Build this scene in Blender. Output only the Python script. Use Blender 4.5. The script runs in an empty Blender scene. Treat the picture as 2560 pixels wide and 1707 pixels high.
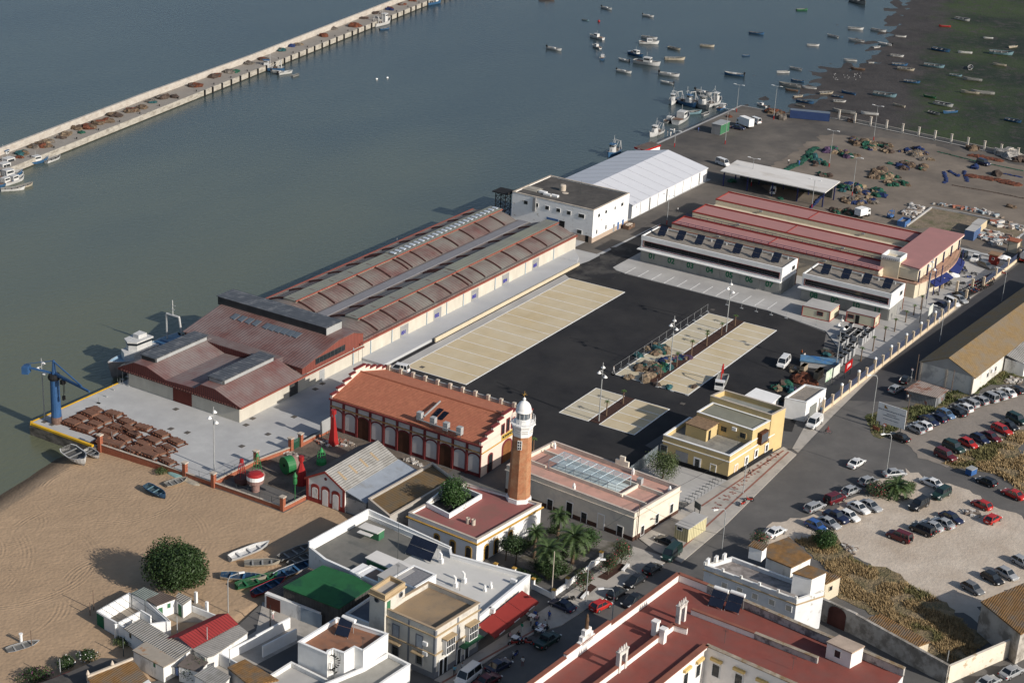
import bpy, bmesh, math, random
from mathutils import Vector, Matrix, noise
random.seed(7)
SC = bpy.context.scene; COL = SC.collection
# ---------------- camera, world, sun, exposure ----------------
FPX=4250.26; PITCH=math.radians(22.137); ROLL=math.radians(3.1036); YAW=math.radians(59.53); CAMH=137.0
def _cam():
    cp,sp=math.cos(PITCH),math.sin(PITCH); cr,sr=math.cos(ROLL),math.sin(ROLL)
    Rw=Matrix(((1,0,0),(0,-sp,-cp),(0,cp,-sp))); Rr=Matrix(((cr,-sr,0),(sr,cr,0),(0,0,1)))
    ca,sa=math.cos(YAW),math.sin(YAW); W=Matrix(((ca,-sa,0),(sa,ca,0),(0,0,1)))
    return Rr@Rw@W
CM=_cam(); CP=Vector((0,0,CAMH))
cam=bpy.data.cameras.new('camera'); camo=bpy.data.objects.new('camera',cam); COL.objects.link(camo)
cam.sensor_width=36; cam.lens=FPX/2560*36; cam.clip_start=1; cam.clip_end=6000
r=CM; camo.matrix_world=Matrix(((r[0][0],-r[1][0],-r[2][0],0),(r[0][1],-r[1][1],-r[2][1],0),(r[0][2],-r[1][2],-r[2][2],CAMH),(0,0,0,1)))
SC.camera=camo
SUN_EL=math.radians(26.5); SUN_AZ=math.radians(265.5)   # direction towards the sun, counted from +X
w=bpy.data.worlds.new('World'); SC.world=w; w.use_nodes=True; nt=w.node_tree
sky=nt.nodes.new('ShaderNodeTexSky'); sky.sky_type='NISHITA'; sky.sun_disc=False; sky.sun_elevation=SUN_EL
sky.sun_rotation=math.radians(90)-SUN_AZ; sky.altitude=100; sky.air_density=1.0; sky.dust_density=1.6; sky.ozone_density=1.0
nt.links.new(sky.outputs[0],nt.nodes['Background'].inputs[0]); nt.nodes['Background'].inputs[1].default_value=0.09
sl=bpy.data.lights.new('sun','SUN'); sl.energy=4.3; sl.angle=math.radians(.55); sl.color=(1,.93,.84)
so=bpy.data.objects.new('sun',sl); COL.objects.link(so)
sd=Vector((math.cos(SUN_EL)*math.cos(SUN_AZ),math.cos(SUN_EL)*math.sin(SUN_AZ),math.sin(SUN_EL)))
so.rotation_euler=sd.to_track_quat('Z','Y').to_euler()
SC.view_settings.view_transform='Standard'; SC.view_settings.look='None'; SC.view_settings.exposure=0.24; SC.view_settings.gamma=1
SC.render.engine='CYCLES'
# ---------------- survey helpers: a photo pixel to the point of the ground (height z) it shows ----------------
def ray(r,c,x,y): 
    px,py=c*640+x/3.672,(0,427,854,1280)[r]+y/3.672
    return CM.transposed()@Vector(((px-1280)/FPX,(py-853.5)/FPX,1))
def g(r,c,x,y,z=0.0):
    d=ray(r,c,x,y); t=(z-CAMH)/d.z; p=CP+d*t; return (p.x,p.y)
def gl(r,c,pts,z=0.0): return [g(r,c,x,y,z) for x,y in pts]
def onw(p0,p1,r,c,x,y):
    "pixel on the vertical wall p0-p1: distance along it and height"
    d=ray(r,c,x,y); a=Vector((p1[0]-p0[0],p1[1]-p0[1])); L=a.length; a/=L; n=Vector((-a.y,a.x))
    t=(n.x*p0[0]+n.y*p0[1])/(n.x*d.x+n.y*d.y); p=CP+d*t
    return ((p.x-p0[0])*a.x+(p.y-p0[1])*a.y, p.z)
def imx(p):
    v=CM@(Vector(p)-CP); return FPX*v.x/v.z+1280
# ---------------- materials ----------------
MATS={}
def mat(name,c,rough=.85,var=.18,scale=.6,c2=None,c2amt=.5,c2scale=.25,metal=0,bump=0,bscale=4,stripe=None,sdep=.3,scol=.75,det=8,spec=.3,alpha=1,sharp=.12,aniso=None):
    if name in MATS: return MATS[name]
    m=bpy.data.materials.new(name); m.use_nodes=True; n=m.node_tree.nodes; l=m.node_tree.links; b=n['Principled BSDF']
    b.inputs['Roughness'].default_value=rough; b.inputs['Metallic'].default_value=metal; b.inputs['Specular IOR Level'].default_value=spec
    geo=n.new('ShaderNodeNewGeometry'); pos=geo.outputs['Position']
    if aniso:
        mp=n.new('ShaderNodeMapping'); mp.inputs['Scale'].default_value=aniso; l.new(pos,mp.inputs['Vector']); npos=mp.outputs[0]
    else: npos=pos
    def nz(s,d=det,rough_=.6):
        t=n.new('ShaderNodeTexNoise'); t.inputs['Scale'].default_value=s; t.inputs['Detail'].default_value=d; t.inputs['Roughness'].default_value=rough_
        l.new(npos,t.inputs['Vector']); return t.outputs['Fac']
    def mix(f,a,bb,ty='MIX'):
        x=n.new('ShaderNodeMix'); x.data_type='RGBA'; x.blend_type=ty
        if isinstance(f,float): x.inputs[0].default_value=f
        else: l.new(f,x.inputs[0])
        for s,v in ((6,a),(7,bb)):
            if isinstance(v,tuple): x.inputs[s].default_value=(*v[:3],1)
            else: l.new(v,x.inputs[s])
        return x.outputs[2]
    def mr(v,a,bq,c0,d0):
        x=n.new('ShaderNodeMapRange'); x.inputs[1].default_value=a; x.inputs[2].default_value=bq; x.inputs[3].default_value=c0; x.inputs[4].default_value=d0
        l.new(v,x.inputs[0]); return x.outputs[0]
    dk=tuple(max(0,v*(1-var)) for v in c); lt=tuple(min(1,v*(1+var)) for v in c)
    col=mix(mr(nz(scale),.3,.7,0,1),dk,lt)
    col=mix(mr(nz(scale*7,4),.3,.7,0,1),mix(1.0,col,(1-var*.5,)*3,'MULTIPLY'),col)
    if c2: 
        t=1-c2amt
        col=mix(mr(nz(c2scale,10,.65),.5+(.5-c2amt)*.5-sharp*.5,.5+(.5-c2amt)*.5+sharp*.5,0,1),col,c2)
    hgt=None
    if stripe:
        dv,per=stripe; dt=n.new('ShaderNodeVectorMath'); dt.operation='DOT_PRODUCT'; l.new(pos,dt.inputs[0]); dt.inputs[1].default_value=dv
        ma=n.new('ShaderNodeMath'); ma.operation='MULTIPLY'; l.new(dt.outputs['Value'],ma.inputs[0]); ma.inputs[1].default_value=2*math.pi/per
        sn=n.new('ShaderNodeMath'); sn.operation='SINE'; l.new(ma.outputs[0],sn.inputs[0]); hgt=mr(sn.outputs[0],-1,1,0,1)
        col=mix(mr(hgt,.0,.35,1-scol,0),col,mix(1.0,col,(.35,)*3,'MULTIPLY'))
    if isinstance(col,tuple): b.inputs['Base Color'].default_value=(*col,1)
    else: l.new(col,b.inputs['Base Color'])
    if bump or stripe:
        bp=n.new('ShaderNodeBump'); bp.inputs['Strength'].default_value=1; bp.inputs['Distance'].default_value=1
        if stripe:
            x=n.new('ShaderNodeMath'); x.operation='MULTIPLY'; l.new(hgt,x.inputs[0]); x.inputs[1].default_value=sdep*stripe[1]*.3; h=x.outputs[0]
        else:
            x=n.new('ShaderNodeMath'); x.operation='MULTIPLY'; l.new(nz(bscale,6),x.inputs[0]); x.inputs[1].default_value=bump; h=x.outputs[0]
        l.new(h,bp.inputs['Height']); l.new(bp.outputs[0],b.inputs['Normal'])
    if alpha<1: b.inputs['Alpha'].default_value=alpha
    MATS[name]=m; return m
def glassmat(name,c,rough=.12,spec=.6):
    return mat(name,c,rough=rough,var=.05,spec=spec)
# ---------------- mesh builder (world coordinates) ----------------
class MB:
    def __init__(s): s.v=[];s.f=[];s.m=[]
    def add(s,vs,fs,mi=0):
        b=len(s.v); s.v+= [tuple(v) for v in vs]; s.f+=[tuple(i+b for i in f) for f in fs]; s.m+=[mi]*len(fs); return s
    def poly(s,pts,z=None,mi=0):
        vs=[(p[0],p[1],z if z is not None else p[2]) for p in pts]; return s.add(vs,[tuple(range(len(vs)))],mi)
    def box(s,x0,x1,y0,y1,z0,z1,mi=0):
        if x0>x1:x0,x1=x1,x0
        if y0>y1:y0,y1=y1,y0
        return s.prism([(x0,y0),(x1,y0),(x1,y1),(x0,y1)],z0,z1,mi)
    def prism(s,pts,z0,z1,mi=0,top=None):
        n=len(pts); a=sum(pts[i][0]*pts[(i+1)%n][1]-pts[(i+1)%n][0]*pts[i][1] for i in range(n))
        if a<0: pts=pts[::-1]
        b=len(s.v); s.v+=[(p[0],p[1],z0) for p in pts]+[(p[0],p[1],z1) for p in pts]
        s.f.append(tuple(b+i for i in range(n))[::-1]); s.m.append(mi)
        s.f.append(tuple(b+n+i for i in range(n))); s.m.append(mi if top is None else top)
        for i in range(n): j=(i+1)%n; s.f.append((b+i,b+j,b+n+j,b+n+i)); s.m.append(mi)
        return s
    def obox(s,cx,cy,rz,L,W,z0,z1,mi=0):
        c,q=math.cos(rz),math.sin(rz)
        return s.prism([(cx+a*c-b*q,cy+a*q+b*c) for a,b in ((-L/2,-W/2),(L/2,-W/2),(L/2,W/2),(-L/2,W/2))],z0,z1,mi)
    def wall(s,p0,p1,z0,z1,t=.25,mi=0,z1b=None):
        "a wall strip from p0 to p1, thickness t centred"
        a=Vector((p1[0]-p0[0],p1[1]-p0[1])); a.normalize(); n=Vector((-a.y,a.x))*t/2
        q=[(p0[0]-n.x,p0[1]-n.y),(p1[0]-n.x,p1[1]-n.y),(p1[0]+n.x,p1[1]+n.y),(p0[0]+n.x,p0[1]+n.y)]
        zb=z1 if z1b is None else z1b
        vs=[(x,y,z0) for x,y in q]+[(q[0][0],q[0][1],z1),(q[1][0],q[1][1],zb),(q[2][0],q[2][1],zb),(q[3][0],q[3][1],z1)]
        return s.add(vs,[(3,2,1,0),(4,5,6,7),(0,1,5,4),(1,2,6,5),(2,3,7,6),(3,0,4,7)],mi)
    def tube(s,p,q,r0,r1=None,n=8,mi=0):
        p,q=Vector(p),Vector(q); r1=r0 if r1 is None else r1; d=(q-p)
        if d.length<1e-6: return s
        d.normalize(); u=d.orthogonal().normalized(); w_=d.cross(u); b=len(s.v)
        for P_,r in ((p,r0),(q,r1)):
            for i in range(n):
                a=2*math.pi*i/n; s.v.append(tuple(P_+(u*math.cos(a)+w_*math.sin(a))*r))
        for i in range(n): j=(i+1)%n; s.f.append((b+i,b+j,b+n+j,b+n+i)); s.m.append(mi)
        s.f.append(tuple(b+i for i in range(n))[::-1]); s.f.append(tuple(b+n+i for i in range(n))); s.m+=[mi,mi]; return s
    def path(s,pts,r,n=6,mi=0):
        for a,b in zip(pts,pts[1:]): s.tube(a,b,r,r,n,mi)
        return s
    def lathe(s,prof,x,y,n=16,mi=0,a0=0):
        b=len(s.v)
        for r,z in prof:
            for i in range(n): a=a0+2*math.pi*i/n; s.v.append((x+r*math.cos(a),y+r*math.sin(a),z))
        for k in range(len(prof)-1):
            for i in range(n): j=(i+1)%n; s.f.append((b+k*n+i,b+k*n+j,b+(k+1)*n+j,b+(k+1)*n+i)); s.m.append(mi)
        s.f.append(tuple(b+i for i in range(n))[::-1]); s.f.append(tuple(b+(len(prof)-1)*n+i for i in range(n))); s.m+=[mi,mi]; return s
    def blob(s,c,r,mi=0,sub=2,amp=.25,fr=1.0,flat=None):
        bm=bmesh.new(); bmesh.ops.create_icosphere(bm,subdivisions=sub,radius=1)
        b=len(s.v); off=Vector((random.random()*99,random.random()*99,0))
        for v in bm.verts:
            k=1+amp*noise.noise(v.co*fr*1.7+off)+amp*.5*noise.noise(v.co*fr*4+off)
            z=v.co.z*k*r[2]
            if flat is not None and z<flat: z=flat
            s.v.append((c[0]+v.co.x*k*r[0],c[1]+v.co.y*k*r[1],c[2]+z))
        for f in bm.faces: s.f.append(tuple(b+v.index for v in f.verts)); s.m.append(mi)
        bm.free(); return s
    def build(s,name,mats,parent=None,smooth=False,label=None,local=False,loc=None,rz=0):
        me=bpy.data.meshes.new(name); vs=s.v
        o=bpy.data.objects.new(name,me); COL.objects.link(o)
        if parent is not None:
            root=parent
            while root.parent: root=root.parent
            o.parent=parent
            if not local: inv=root.matrix_basis.inverted(); vs=[tuple(inv@Vector(v)) for v in vs]
        elif loc is not None:
            o.location=loc; o.rotation_euler=(0,0,rz)
            if not local: inv=o.matrix_basis.inverted(); vs=[tuple(inv@Vector(v)) for v in vs]
        me.from_pydata(vs,[],s.f)
        if not isinstance(mats,(list,tuple)): mats=[mats]
        for m_ in mats: me.materials.append(m_)
        if len(mats)>1: me.polygons.foreach_set('material_index',s.m)
        if smooth: me.polygons.foreach_set('use_smooth',[True]*len(s.f))
        me.update()
        if label: o['label']=label
        return o
PEND=[]   # repeats whose label gets an ordinal at the end
def tag(o,label,cat,group=None,kind=None,order=None):
    if label: o['label']=label
    if cat: o['category']=cat
    if group: o['group']=group
    if kind: o['kind']=kind
    if order: PEND.append((o,order))
    return o
def thing(name,label,cat,loc=(0,0,0),rz=0,group=None,order=None):
    o=bpy.data.objects.new(name,None); COL.objects.link(o); o.empty_display_size=.5
    o.location=(loc[0],loc[1],loc[2] if len(loc)>2 else 0); o.rotation_euler=(0,0,rz)
    return tag(o,label,cat,group,None,order)
def struct(mb,name,m,smooth=False):
    o=mb.build(name,m,smooth=smooth); o['kind']='structure'; return o
def cptree(o,loc=None,rz=None,parent=None):
    c=o.copy(); COL.objects.link(c); c.parent=parent
    if loc is not None: c.location=loc
    if rz is not None: c.rotation_euler=(0,0,rz)
    for ch in KIDS.get(o.name,[]): cptree(ch,parent=c)
    return c
KIDS={}
def regkids(root):
    def rec(o,al):
        KIDS[o.name]=[x for x in al if x.parent==o]
        for x in KIDS[o.name]: rec(x,al)
    rec(root,[x for x in bpy.data.objects if x.parent is not None])
def text(s,size,m,parent,name,p,u,v,label=None,ext=.02,align='CENTER'):
    "flat lettering at world point p, u = reading direction, v = up direction"
    cu=bpy.data.curves.new(name,'FONT'); cu.body=s; cu.size=size; cu.align_x=align; cu.align_y='CENTER'; cu.extrude=ext; cu.offset=size*.03
    to=bpy.data.objects.new('tmp',cu); COL.objects.link(to); dg=bpy.context.evaluated_depsgraph_get(); dg.update()
    me0=to.evaluated_get(dg).to_mesh(); u=Vector(u).normalized(); v=Vector(v).normalized(); n=u.cross(v)
    mb=MB(); mb.add([tuple(Vector(p)+u*q.co.x+v*q.co.y+n*q.co.z) for q in me0.vertices],[tuple(f.vertices) for f in me0.polygons])
    to.evaluated_get(dg).to_mesh_clear(); bpy.data.objects.remove(to); bpy.data.curves.remove(cu)
    return mb.build(name,m,parent,label=label)
# ---------------- materials of the setting ----------------
m_conc=mat('concrete_light',(.42,.41,.39),c2=(.30,.29,.28),c2amt=.4,c2scale=.09,sharp=.35,var=.12,scale=.15,aniso=None)
m_dock=mat('concrete_dock',(.43,.43,.42),c2=(.33,.33,.33),c2amt=.4,c2scale=.12,sharp=.4,var=.1,scale=.3)
m_asph=mat('asphalt_new',(.015,.015,.017),c2=(.036,.034,.033),c2amt=.38,c2scale=.07,sharp=.35,var=.2,scale=.4,rough=.9,bump=.02,bscale=6)
m_asph2=mat('asphalt_patch',(.06,.057,.053),c2=(.015,.015,.017),c2amt=.5,c2scale=.18,sharp=.15,var=.2)
m_road=mat('asphalt_old',(.135,.128,.12),c2=(.085,.082,.08),c2amt=.45,c2scale=.08,sharp=.4,var=.16,scale=.25,rough=.9)
m_yard=mat('harbour_yard',(.14,.123,.105),c2=(.055,.052,.05),c2amt=.45,c2scale=.045,sharp=.3,var=.16,scale=.12)
m_yard2=mat('harbour_yard_pale',(.205,.17,.135),c2=(.115,.097,.08),c2amt=.45,c2scale=.06,sharp=.3,var=.14,scale=.15)
m_bay=mat('tan_bay',(.49,.395,.24),c2=(.54,.475,.35),c2amt=.42,c2scale=.09,sharp=.4,var=.1,scale=.3)
m_bay2=mat('pale_bay',(.46,.415,.32),c2=(.49,.42,.28),c2amt=.4,c2scale=.1,sharp=.4,var=.1)
m_white=mat('road_paint',(.74,.74,.72),var=.15,scale=1.5)
m_mulch=mat('mulch',(.055,.026,.018),var=.35,scale=2,bump=.08,bscale=8)
m_pave=mat('pavement',(.40,.37,.33),c2=(.30,.28,.25),c2amt=.4,c2scale=.3,var=.1)
m_pavered=mat('pavement_red',(.24,.11,.085),var=.15,scale=1)
m_dirt=mat('dirt',(.52,.45,.37),c2=(.40,.33,.26),c2amt=.45,c2scale=.12,sharp=.3,var=.13,scale=.35,bump=.1,bscale=1.5)
m_dirt2=mat('dirt_grey',(.27,.235,.20),c2=(.21,.185,.16),c2amt=.5,c2scale=.1,sharp=.3,var=.15,bump=.05,bscale=2)
m_weed=mat('dry_weeds',(.27,.20,.115),c2=(.13,.11,.055),c2amt=.45,c2scale=.25,sharp=.2,var=.35,scale=1.2,bump=.6,bscale=1.6)
m_weed2=mat('green_weeds',(.07,.085,.03),c2=(.19,.15,.085),c2amt=.45,c2scale=.3,sharp=.2,var=.35,scale=1,bump=.5,bscale=2)
m_courtdirt=mat('court_earth',(.16,.13,.105),c2=(.09,.075,.06),c2amt=.45,c2scale=.3,var=.25,bump=.1,bscale=2)
m_garden=mat('garden_floor',(.20,.185,.165),c2=(.07,.065,.045),c2amt=.5,c2scale=.35,sharp=.2,var=.2)
def watermat():
    m=bpy.data.materials.new('sea_water'); m.use_nodes=True; n=m.node_tree.nodes; l=m.node_tree.links; b=n['Principled BSDF']
    geo=n.new('ShaderNodeNewGeometry'); mp=n.new('ShaderNodeMapping'); mp.inputs['Rotation'].default_value=(0,0,math.radians(35)); mp.inputs['Scale'].default_value=(1,2.2,1)
    l.new(geo.outputs['Position'],mp.inputs['Vector'])
    t=n.new('ShaderNodeTexNoise'); t.inputs['Scale'].default_value=.55; t.inputs['Detail'].default_value=5; l.new(mp.outputs[0],t.inputs['Vector'])
    t2=n.new('ShaderNodeTexNoise'); t2.inputs['Scale'].default_value=.012; t2.inputs['Detail'].default_value=6; l.new(mp.outputs[0],t2.inputs['Vector'])
    # silt: greener and paler towards the beach corner, greyer-blue out in the channel
    vd=n.new('ShaderNodeVectorMath'); vd.operation='DISTANCE'; l.new(geo.outputs['Position'],vd.inputs[0]); vd.inputs[1].default_value=(190,215,-2)
    mr=n.new('ShaderNodeMapRange'); mr.inputs[1].default_value=0; mr.inputs[2].default_value=400; l.new(vd.outputs['Value'],mr.inputs[0])
    ad=n.new('ShaderNodeMath'); ad.operation='MULTIPLY_ADD'; l.new(t2.outputs['Fac'],ad.inputs[0]); ad.inputs[1].default_value=.5; ad.inputs[2].default_value=-.25
    ad2=n.new('ShaderNodeMath'); l.new(ad.outputs[0],ad2.inputs[0]); l.new(mr.outputs[0],ad2.inputs[1])
    cr=n.new('ShaderNodeValToRGB'); e=cr.color_ramp.elements; e[0].color=(.112,.12,.078,1); e[1].color=(.026,.042,.052,1); e.new(.35).color=(.088,.104,.082,1); e.new(.65).color=(.052,.071,.072,1)
    l.new(ad2.outputs[0],cr.inputs[0]); l.new(cr.outputs[0],b.inputs['Base Color'])
    b.inputs['Roughness'].default_value=.22; b.inputs['IOR'].default_value=1.33; b.inputs['Specular IOR Level'].default_value=.4
    bp=n.new('ShaderNodeBump'); bp.inputs['Strength'].default_value=.7; bp.inputs['Distance'].default_value=.15; l.new(t.outputs['Fac'],bp.inputs['Height']); l.new(bp.outputs[0],b.inputs['Normal'])
    return m
def sandmat():
    m=mat('beach_sand',(.40,.282,.18),c2=(.325,.228,.145),c2amt=.45,c2scale=.06,sharp=.4,var=.12,scale=.5,rough=.95)
    n=m.node_tree.nodes; l=m.node_tree.links; b=n['Principled BSDF']; geo=n.new('ShaderNodeNewGeometry'); pos=geo.outputs['Position']
    vor=n.new('ShaderNodeTexVoronoi'); vor.feature='SMOOTH_F1'; vor.inputs['Scale'].default_value=1.9; l.new(pos,vor.inputs['Vector'])
    prev=None
    for tx,ty,R_,w_ in ((158,196,9,1.6),(162,186,14,1.4),(170,196,7,1.5),(150,178,12,1.8),(176,178,16,1.3),(190,190,12,1.5),(168,166,9,1.6),(150,200,22,1.8),(178,158,10,1.2)):
        c_=g(3,0,0,0) if False else (tx,ty)
        vd=n.new('ShaderNodeVectorMath'); vd.operation='DISTANCE'; l.new(pos,vd.inputs[0]); vd.inputs[1].default_value=(tx,ty,-.3)
        ab=n.new('ShaderNodeMath'); ab.operation='SUBTRACT'; l.new(vd.outputs['Value'],ab.inputs[0]); ab.inputs[1].default_value=R_
        a2=n.new('ShaderNodeMath'); a2.operation='ABSOLUTE'; l.new(ab.outputs[0],a2.inputs[0])
        mk=n.new('ShaderNodeMapRange'); mk.inputs[1].default_value=w_*.5; mk.inputs[2].default_value=w_; mk.inputs[3].default_value=1; mk.inputs[4].default_value=0; l.new(a2.outputs[0],mk.inputs[0])
        sn=n.new('ShaderNodeMath'); sn.operation='SINE'; mm=n.new('ShaderNodeMath'); mm.operation='MULTIPLY'; l.new(vd.outputs['Value'],mm.inputs[0]); mm.inputs[1].default_value=9.5; l.new(mm.outputs[0],sn.inputs[0])
        # only part of each ring: fade by a noise lookup
        nf=n.new('ShaderNodeTexNoise'); nf.inputs['Scale'].default_value=.11; mp=n.new('ShaderNodeMapping'); mp.inputs['Location'].default_value=(tx*3,ty,0); l.new(pos,mp.inputs['Vector']); l.new(mp.outputs[0],nf.inputs['Vector'])
        mf=n.new('ShaderNodeMapRange'); mf.inputs[1].default_value=.46; mf.inputs[2].default_value=.56; mf.inputs[4].default_value=.025; l.new(nf.outputs['Fac'],mf.inputs[0])
        x1=n.new('ShaderNodeMath'); x1.operation='MULTIPLY'; l.new(mk.outputs[0],x1.inputs[0]); l.new(sn.outputs[0],x1.inputs[1])
        x2=n.new('ShaderNodeMath'); x2.operation='MULTIPLY'; l.new(x1.outputs[0],x2.inputs[0]); l.new(mf.outputs[0],x2.inputs[1])
        if prev is None: prev=x2.outputs[0]
        else:
            ad=n.new('ShaderNodeMath'); l.new(prev,ad.inputs[0]); l.new(x2.outputs[0],ad.inputs[1]); prev=ad.outputs[0]
    class _m: outputs=[prev]
    mu=_m
    m2=n.new('ShaderNodeMath'); m2.operation='MULTIPLY_ADD'; l.new(vor.outputs['Distance'],m2.inputs[0]); m2.inputs[1].default_value=.10; l.new(mu.outputs[0],m2.inputs[2])
    bp=n.new('ShaderNodeBump'); bp.inputs['Distance'].default_value=1; bp.inputs['Strength'].default_value=.7; l.new(m2.outputs[0],bp.inputs['Height']); l.new(bp.outputs[0],b.inputs['Normal'])
    # wet sand near the waterline
    col=b.inputs['Base Color'].links[0].from_socket
    se=n.new('ShaderNodeSeparateXYZ'); l.new(pos,se.inputs[0]); q=n.new('ShaderNodeMapRange'); q.inputs[1].default_value=-1.75; q.inputs[2].default_value=-1.0; l.new(se.outputs[2],q.inputs[0])
    mx=n.new('ShaderNodeMix'); mx.data_type='RGBA'; mx.inputs[6].default_value=(.10,.07,.045,1); l.new(q.outputs[0],mx.inputs[0]); l.new(col,mx.inputs[7]); l.new(mx.outputs[2],b.inputs['Base Color'])
    return m
def marshmat():
    m=mat('mudflat',(.045,.038,.034),c2=(.06,.052,.047),c2amt=.4,c2scale=.08,sharp=.3,var=.3,scale=.3,rough=.7,bump=.25,bscale=.9)
    n=m.node_tree.nodes; l=m.node_tree.links; b=n['Principled BSDF']; geo=n.new('ShaderNodeNewGeometry'); pos=geo.outputs['Position']
    col=b.inputs['Base Color'].links[0].from_socket
    # green growth: distance past a line through the flat, broken up by noise
    dt=n.new('ShaderNodeVectorMath'); dt.operation='DOT_PRODUCT'; l.new(pos,dt.inputs[0])
    p0=Vector((*g(0,3,1300,800),0)); p1=Vector((*g(0,3,1560,60),0)); d=(p1-p0).normalized(); nn=Vector((d.y,-d.x,0)); dt.inputs[1].default_value=nn
    ns=n.new('ShaderNodeTexNoise'); ns.inputs['Scale'].default_value=.03; ns.inputs['Detail'].default_value=9; ns.inputs['Roughness'].default_value=.68; l.new(pos,ns.inputs['Vector'])
    ma=n.new('ShaderNodeMath'); ma.operation='MULTIPLY_ADD'; l.new(ns.outputs['Fac'],ma.inputs[0]); ma.inputs[1].default_value=70; l.new(dt.outputs['Value'],ma.inputs[2])
    k=p0.dot(nn); r=n.new('ShaderNodeMapRange'); r.inputs[1].default_value=k+31; r.inputs[2].default_value=k+42; l.new(ma.outputs[0],r.inputs[0])
    n2=n.new('ShaderNodeTexNoise'); n2.inputs['Scale'].default_value=.35; n2.inputs['Detail'].default_value=8; l.new(pos,n2.inputs['Vector'])
    r2=n.new('ShaderNodeMapRange'); r2.inputs[1].default_value=.3; r2.inputs[2].default_value=.5; r2.inputs[4].default_value=.9; l.new(n2.outputs['Fac'],r2.inputs[0])
    mu=n.new('ShaderNodeMath'); mu.operation='MULTIPLY'; l.new(r.outputs[0],mu.inputs[0]); l.new(r2.outputs[0],mu.inputs[1])
    n3=n.new('ShaderNodeTexNoise'); n3.inputs['Scale'].default_value=.02; n3.inputs['Detail'].default_value=6; l.new(pos,n3.inputs['Vector'])
    gc=n.new('ShaderNodeMix'); gc.data_type='RGBA'; gc.inputs[6].default_value=(.009,.018,.007,1); gc.inputs[7].default_value=(.036,.055,.013,1)
    r3=n.new('ShaderNodeMapRange'); r3.inputs[1].default_value=.4; r3.inputs[2].default_value=.62; l.new(n3.outputs['Fac'],r3.inputs[0]); l.new(r3.outputs[0],gc.inputs[0])
    mx=n.new('ShaderNodeMix'); mx.data_type='RGBA'; l.new(mu.outputs[0],mx.inputs[0]); l.new(col,mx.inputs[6]); l.new(gc.outputs[2],mx.inputs[7]); l.new(mx.outputs[2],b.inputs['Base Color'])
    return m
# ---------------- the setting ----------------
WZ=-2.0
struct(MB().poly([(-1500,-1500),(3500,-1500),(3500,3500),(-1500,3500)],WZ),'water',watermat())
# land block with the quay walls
land=[(199.4,203.7),(199.4,219.6),(200.3,220.4),(516.4,220.4),(516.4,205),(522.5,188.4),(516.5,127),(514,60),(508,-400),(-300,-400),(-300,120),(100,138),(131,143),(139,147),(147,146),(157,140.5),(166,143.6),(175.2,145.2),(187,145),(201.3,144),(206.9,148.6),(206.9,160.6),(200.7,161),(200.7,202.6)]
m_quay=mat('quay_wall_stone',(.22,.19,.16),c2=(.07,.06,.05),c2amt=.5,c2scale=.5,sharp=.25,var=.3,aniso=(1,1,2.5))
struct(MB().prism(land,-5,-.02,0,top=1),'ground',[m_quay,m_road])
def beachz(x,y):
    if y>=203: z=-.7-(y-203)/6*1.4
    elif y>=172: z=-.7*(y-172)/31
    else: z=0
    return z-.04
def gridmesh(x0,x1,y0,y1,st,zf,name,m,kind='structure',lab=None,cat=None,smooth=True):
    nx=int((x1-x0)/st)+1; ny=int((y1-y0)/st)+1; mb=MB()
    mb.v=[(x0+i*st,y0+j*st,zf(x0+i*st,y0+j*st)) for j in range(ny) for i in range(nx)]
    mb.f=[(j*nx+i,j*nx+i+1,(j+1)*nx+i+1,(j+1)*nx+i) for j in range(ny-1) for i in range(nx-1)]; mb.m=[0]*len(mb.f)
    o=mb.build(name,m,smooth=smooth); o['kind']=kind; return o
def bz(x,y):
    if y<146 and x>150: return -.35
    # waterline leans: shore a little nearer on the left
    yy=y+max(0,(195-x))*.17
    return beachz(x,yy)+.05*noise.noise(Vector((x*.25,y*.25,0)))+.015*noise.noise(Vector((x*1.1,y*1.1,3)))
gridmesh(60,207.5,125,222,.5,bz,'beach',sandmat())
def mz(x,y):
    p=shore_d(x,y); return min(-1.2,-1.985+.004*p)+.07*noise.noise(Vector((x*.03,y*.06,0)))+.07*noise.noise(Vector((x*.12,y*.25,5)))
SH=[g(0,3,*q,-2) for q in ((250,960),(330,890),(450,720),(700,620),(1000,560),(1130,380),(1180,200),(1330,0))]
def shore_d(x,y):
    # signed distance right of the shoreline polyline (positive = mud)
    best=1e9;sg=1
    for a,b in zip(SH,SH[1:]+[(SH[-1][0]+300,SH[-1][1]+55)]):
        ax,ay=a;bx,by=b;dx,dy=bx-ax,by-ay;L=dx*dx+dy*dy;t=max(0,min(1,((x-ax)*dx+(y-ay)*dy)/L));qx,qy=ax+t*dx,ay+t*dy
        d=math.hypot(x-qx,y-qy)
        if d<best: best=d; sg=1 if (dx*(y-ay)-dy*(x-ax))<0 else -1
    return best*sg
gridmesh(515,1100,-60,330,2.0,mz,'mudflat',marshmat())
def ragged(pts,amp=1.1,st=1.2):
    out=[]; n=len(pts)
    for i in range(n):
        a,b=pts[i],pts[(i+1)%n]; L=math.hypot(b[0]-a[0],b[1]-a[1]); k=max(1,int(L/st)); nx,ny=-(b[1]-a[1])/max(L,.01),(b[0]-a[0])/max(L,.01)
        for j in range(k):
            t=j/k; x=a[0]+(b[0]-a[0])*t; y=a[1]+(b[1]-a[1])*t; d=amp*(noise.noise(Vector((x*.18,y*.18,2)))+.6*noise.noise(Vector((x*.7,y*.7,9)))); out.append((x+nx*d,y+ny*d))
    return out
def sheet(pts,z,name,m):
    if name in ('dirt_car_park','gravel_lane','verge','waste_ground','yard_net_ground','asphalt_patch'): pts=ragged(pts,2.6 if name!='verge' else 1.2)
    return struct(MB().poly(pts,z),name,m)
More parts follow.
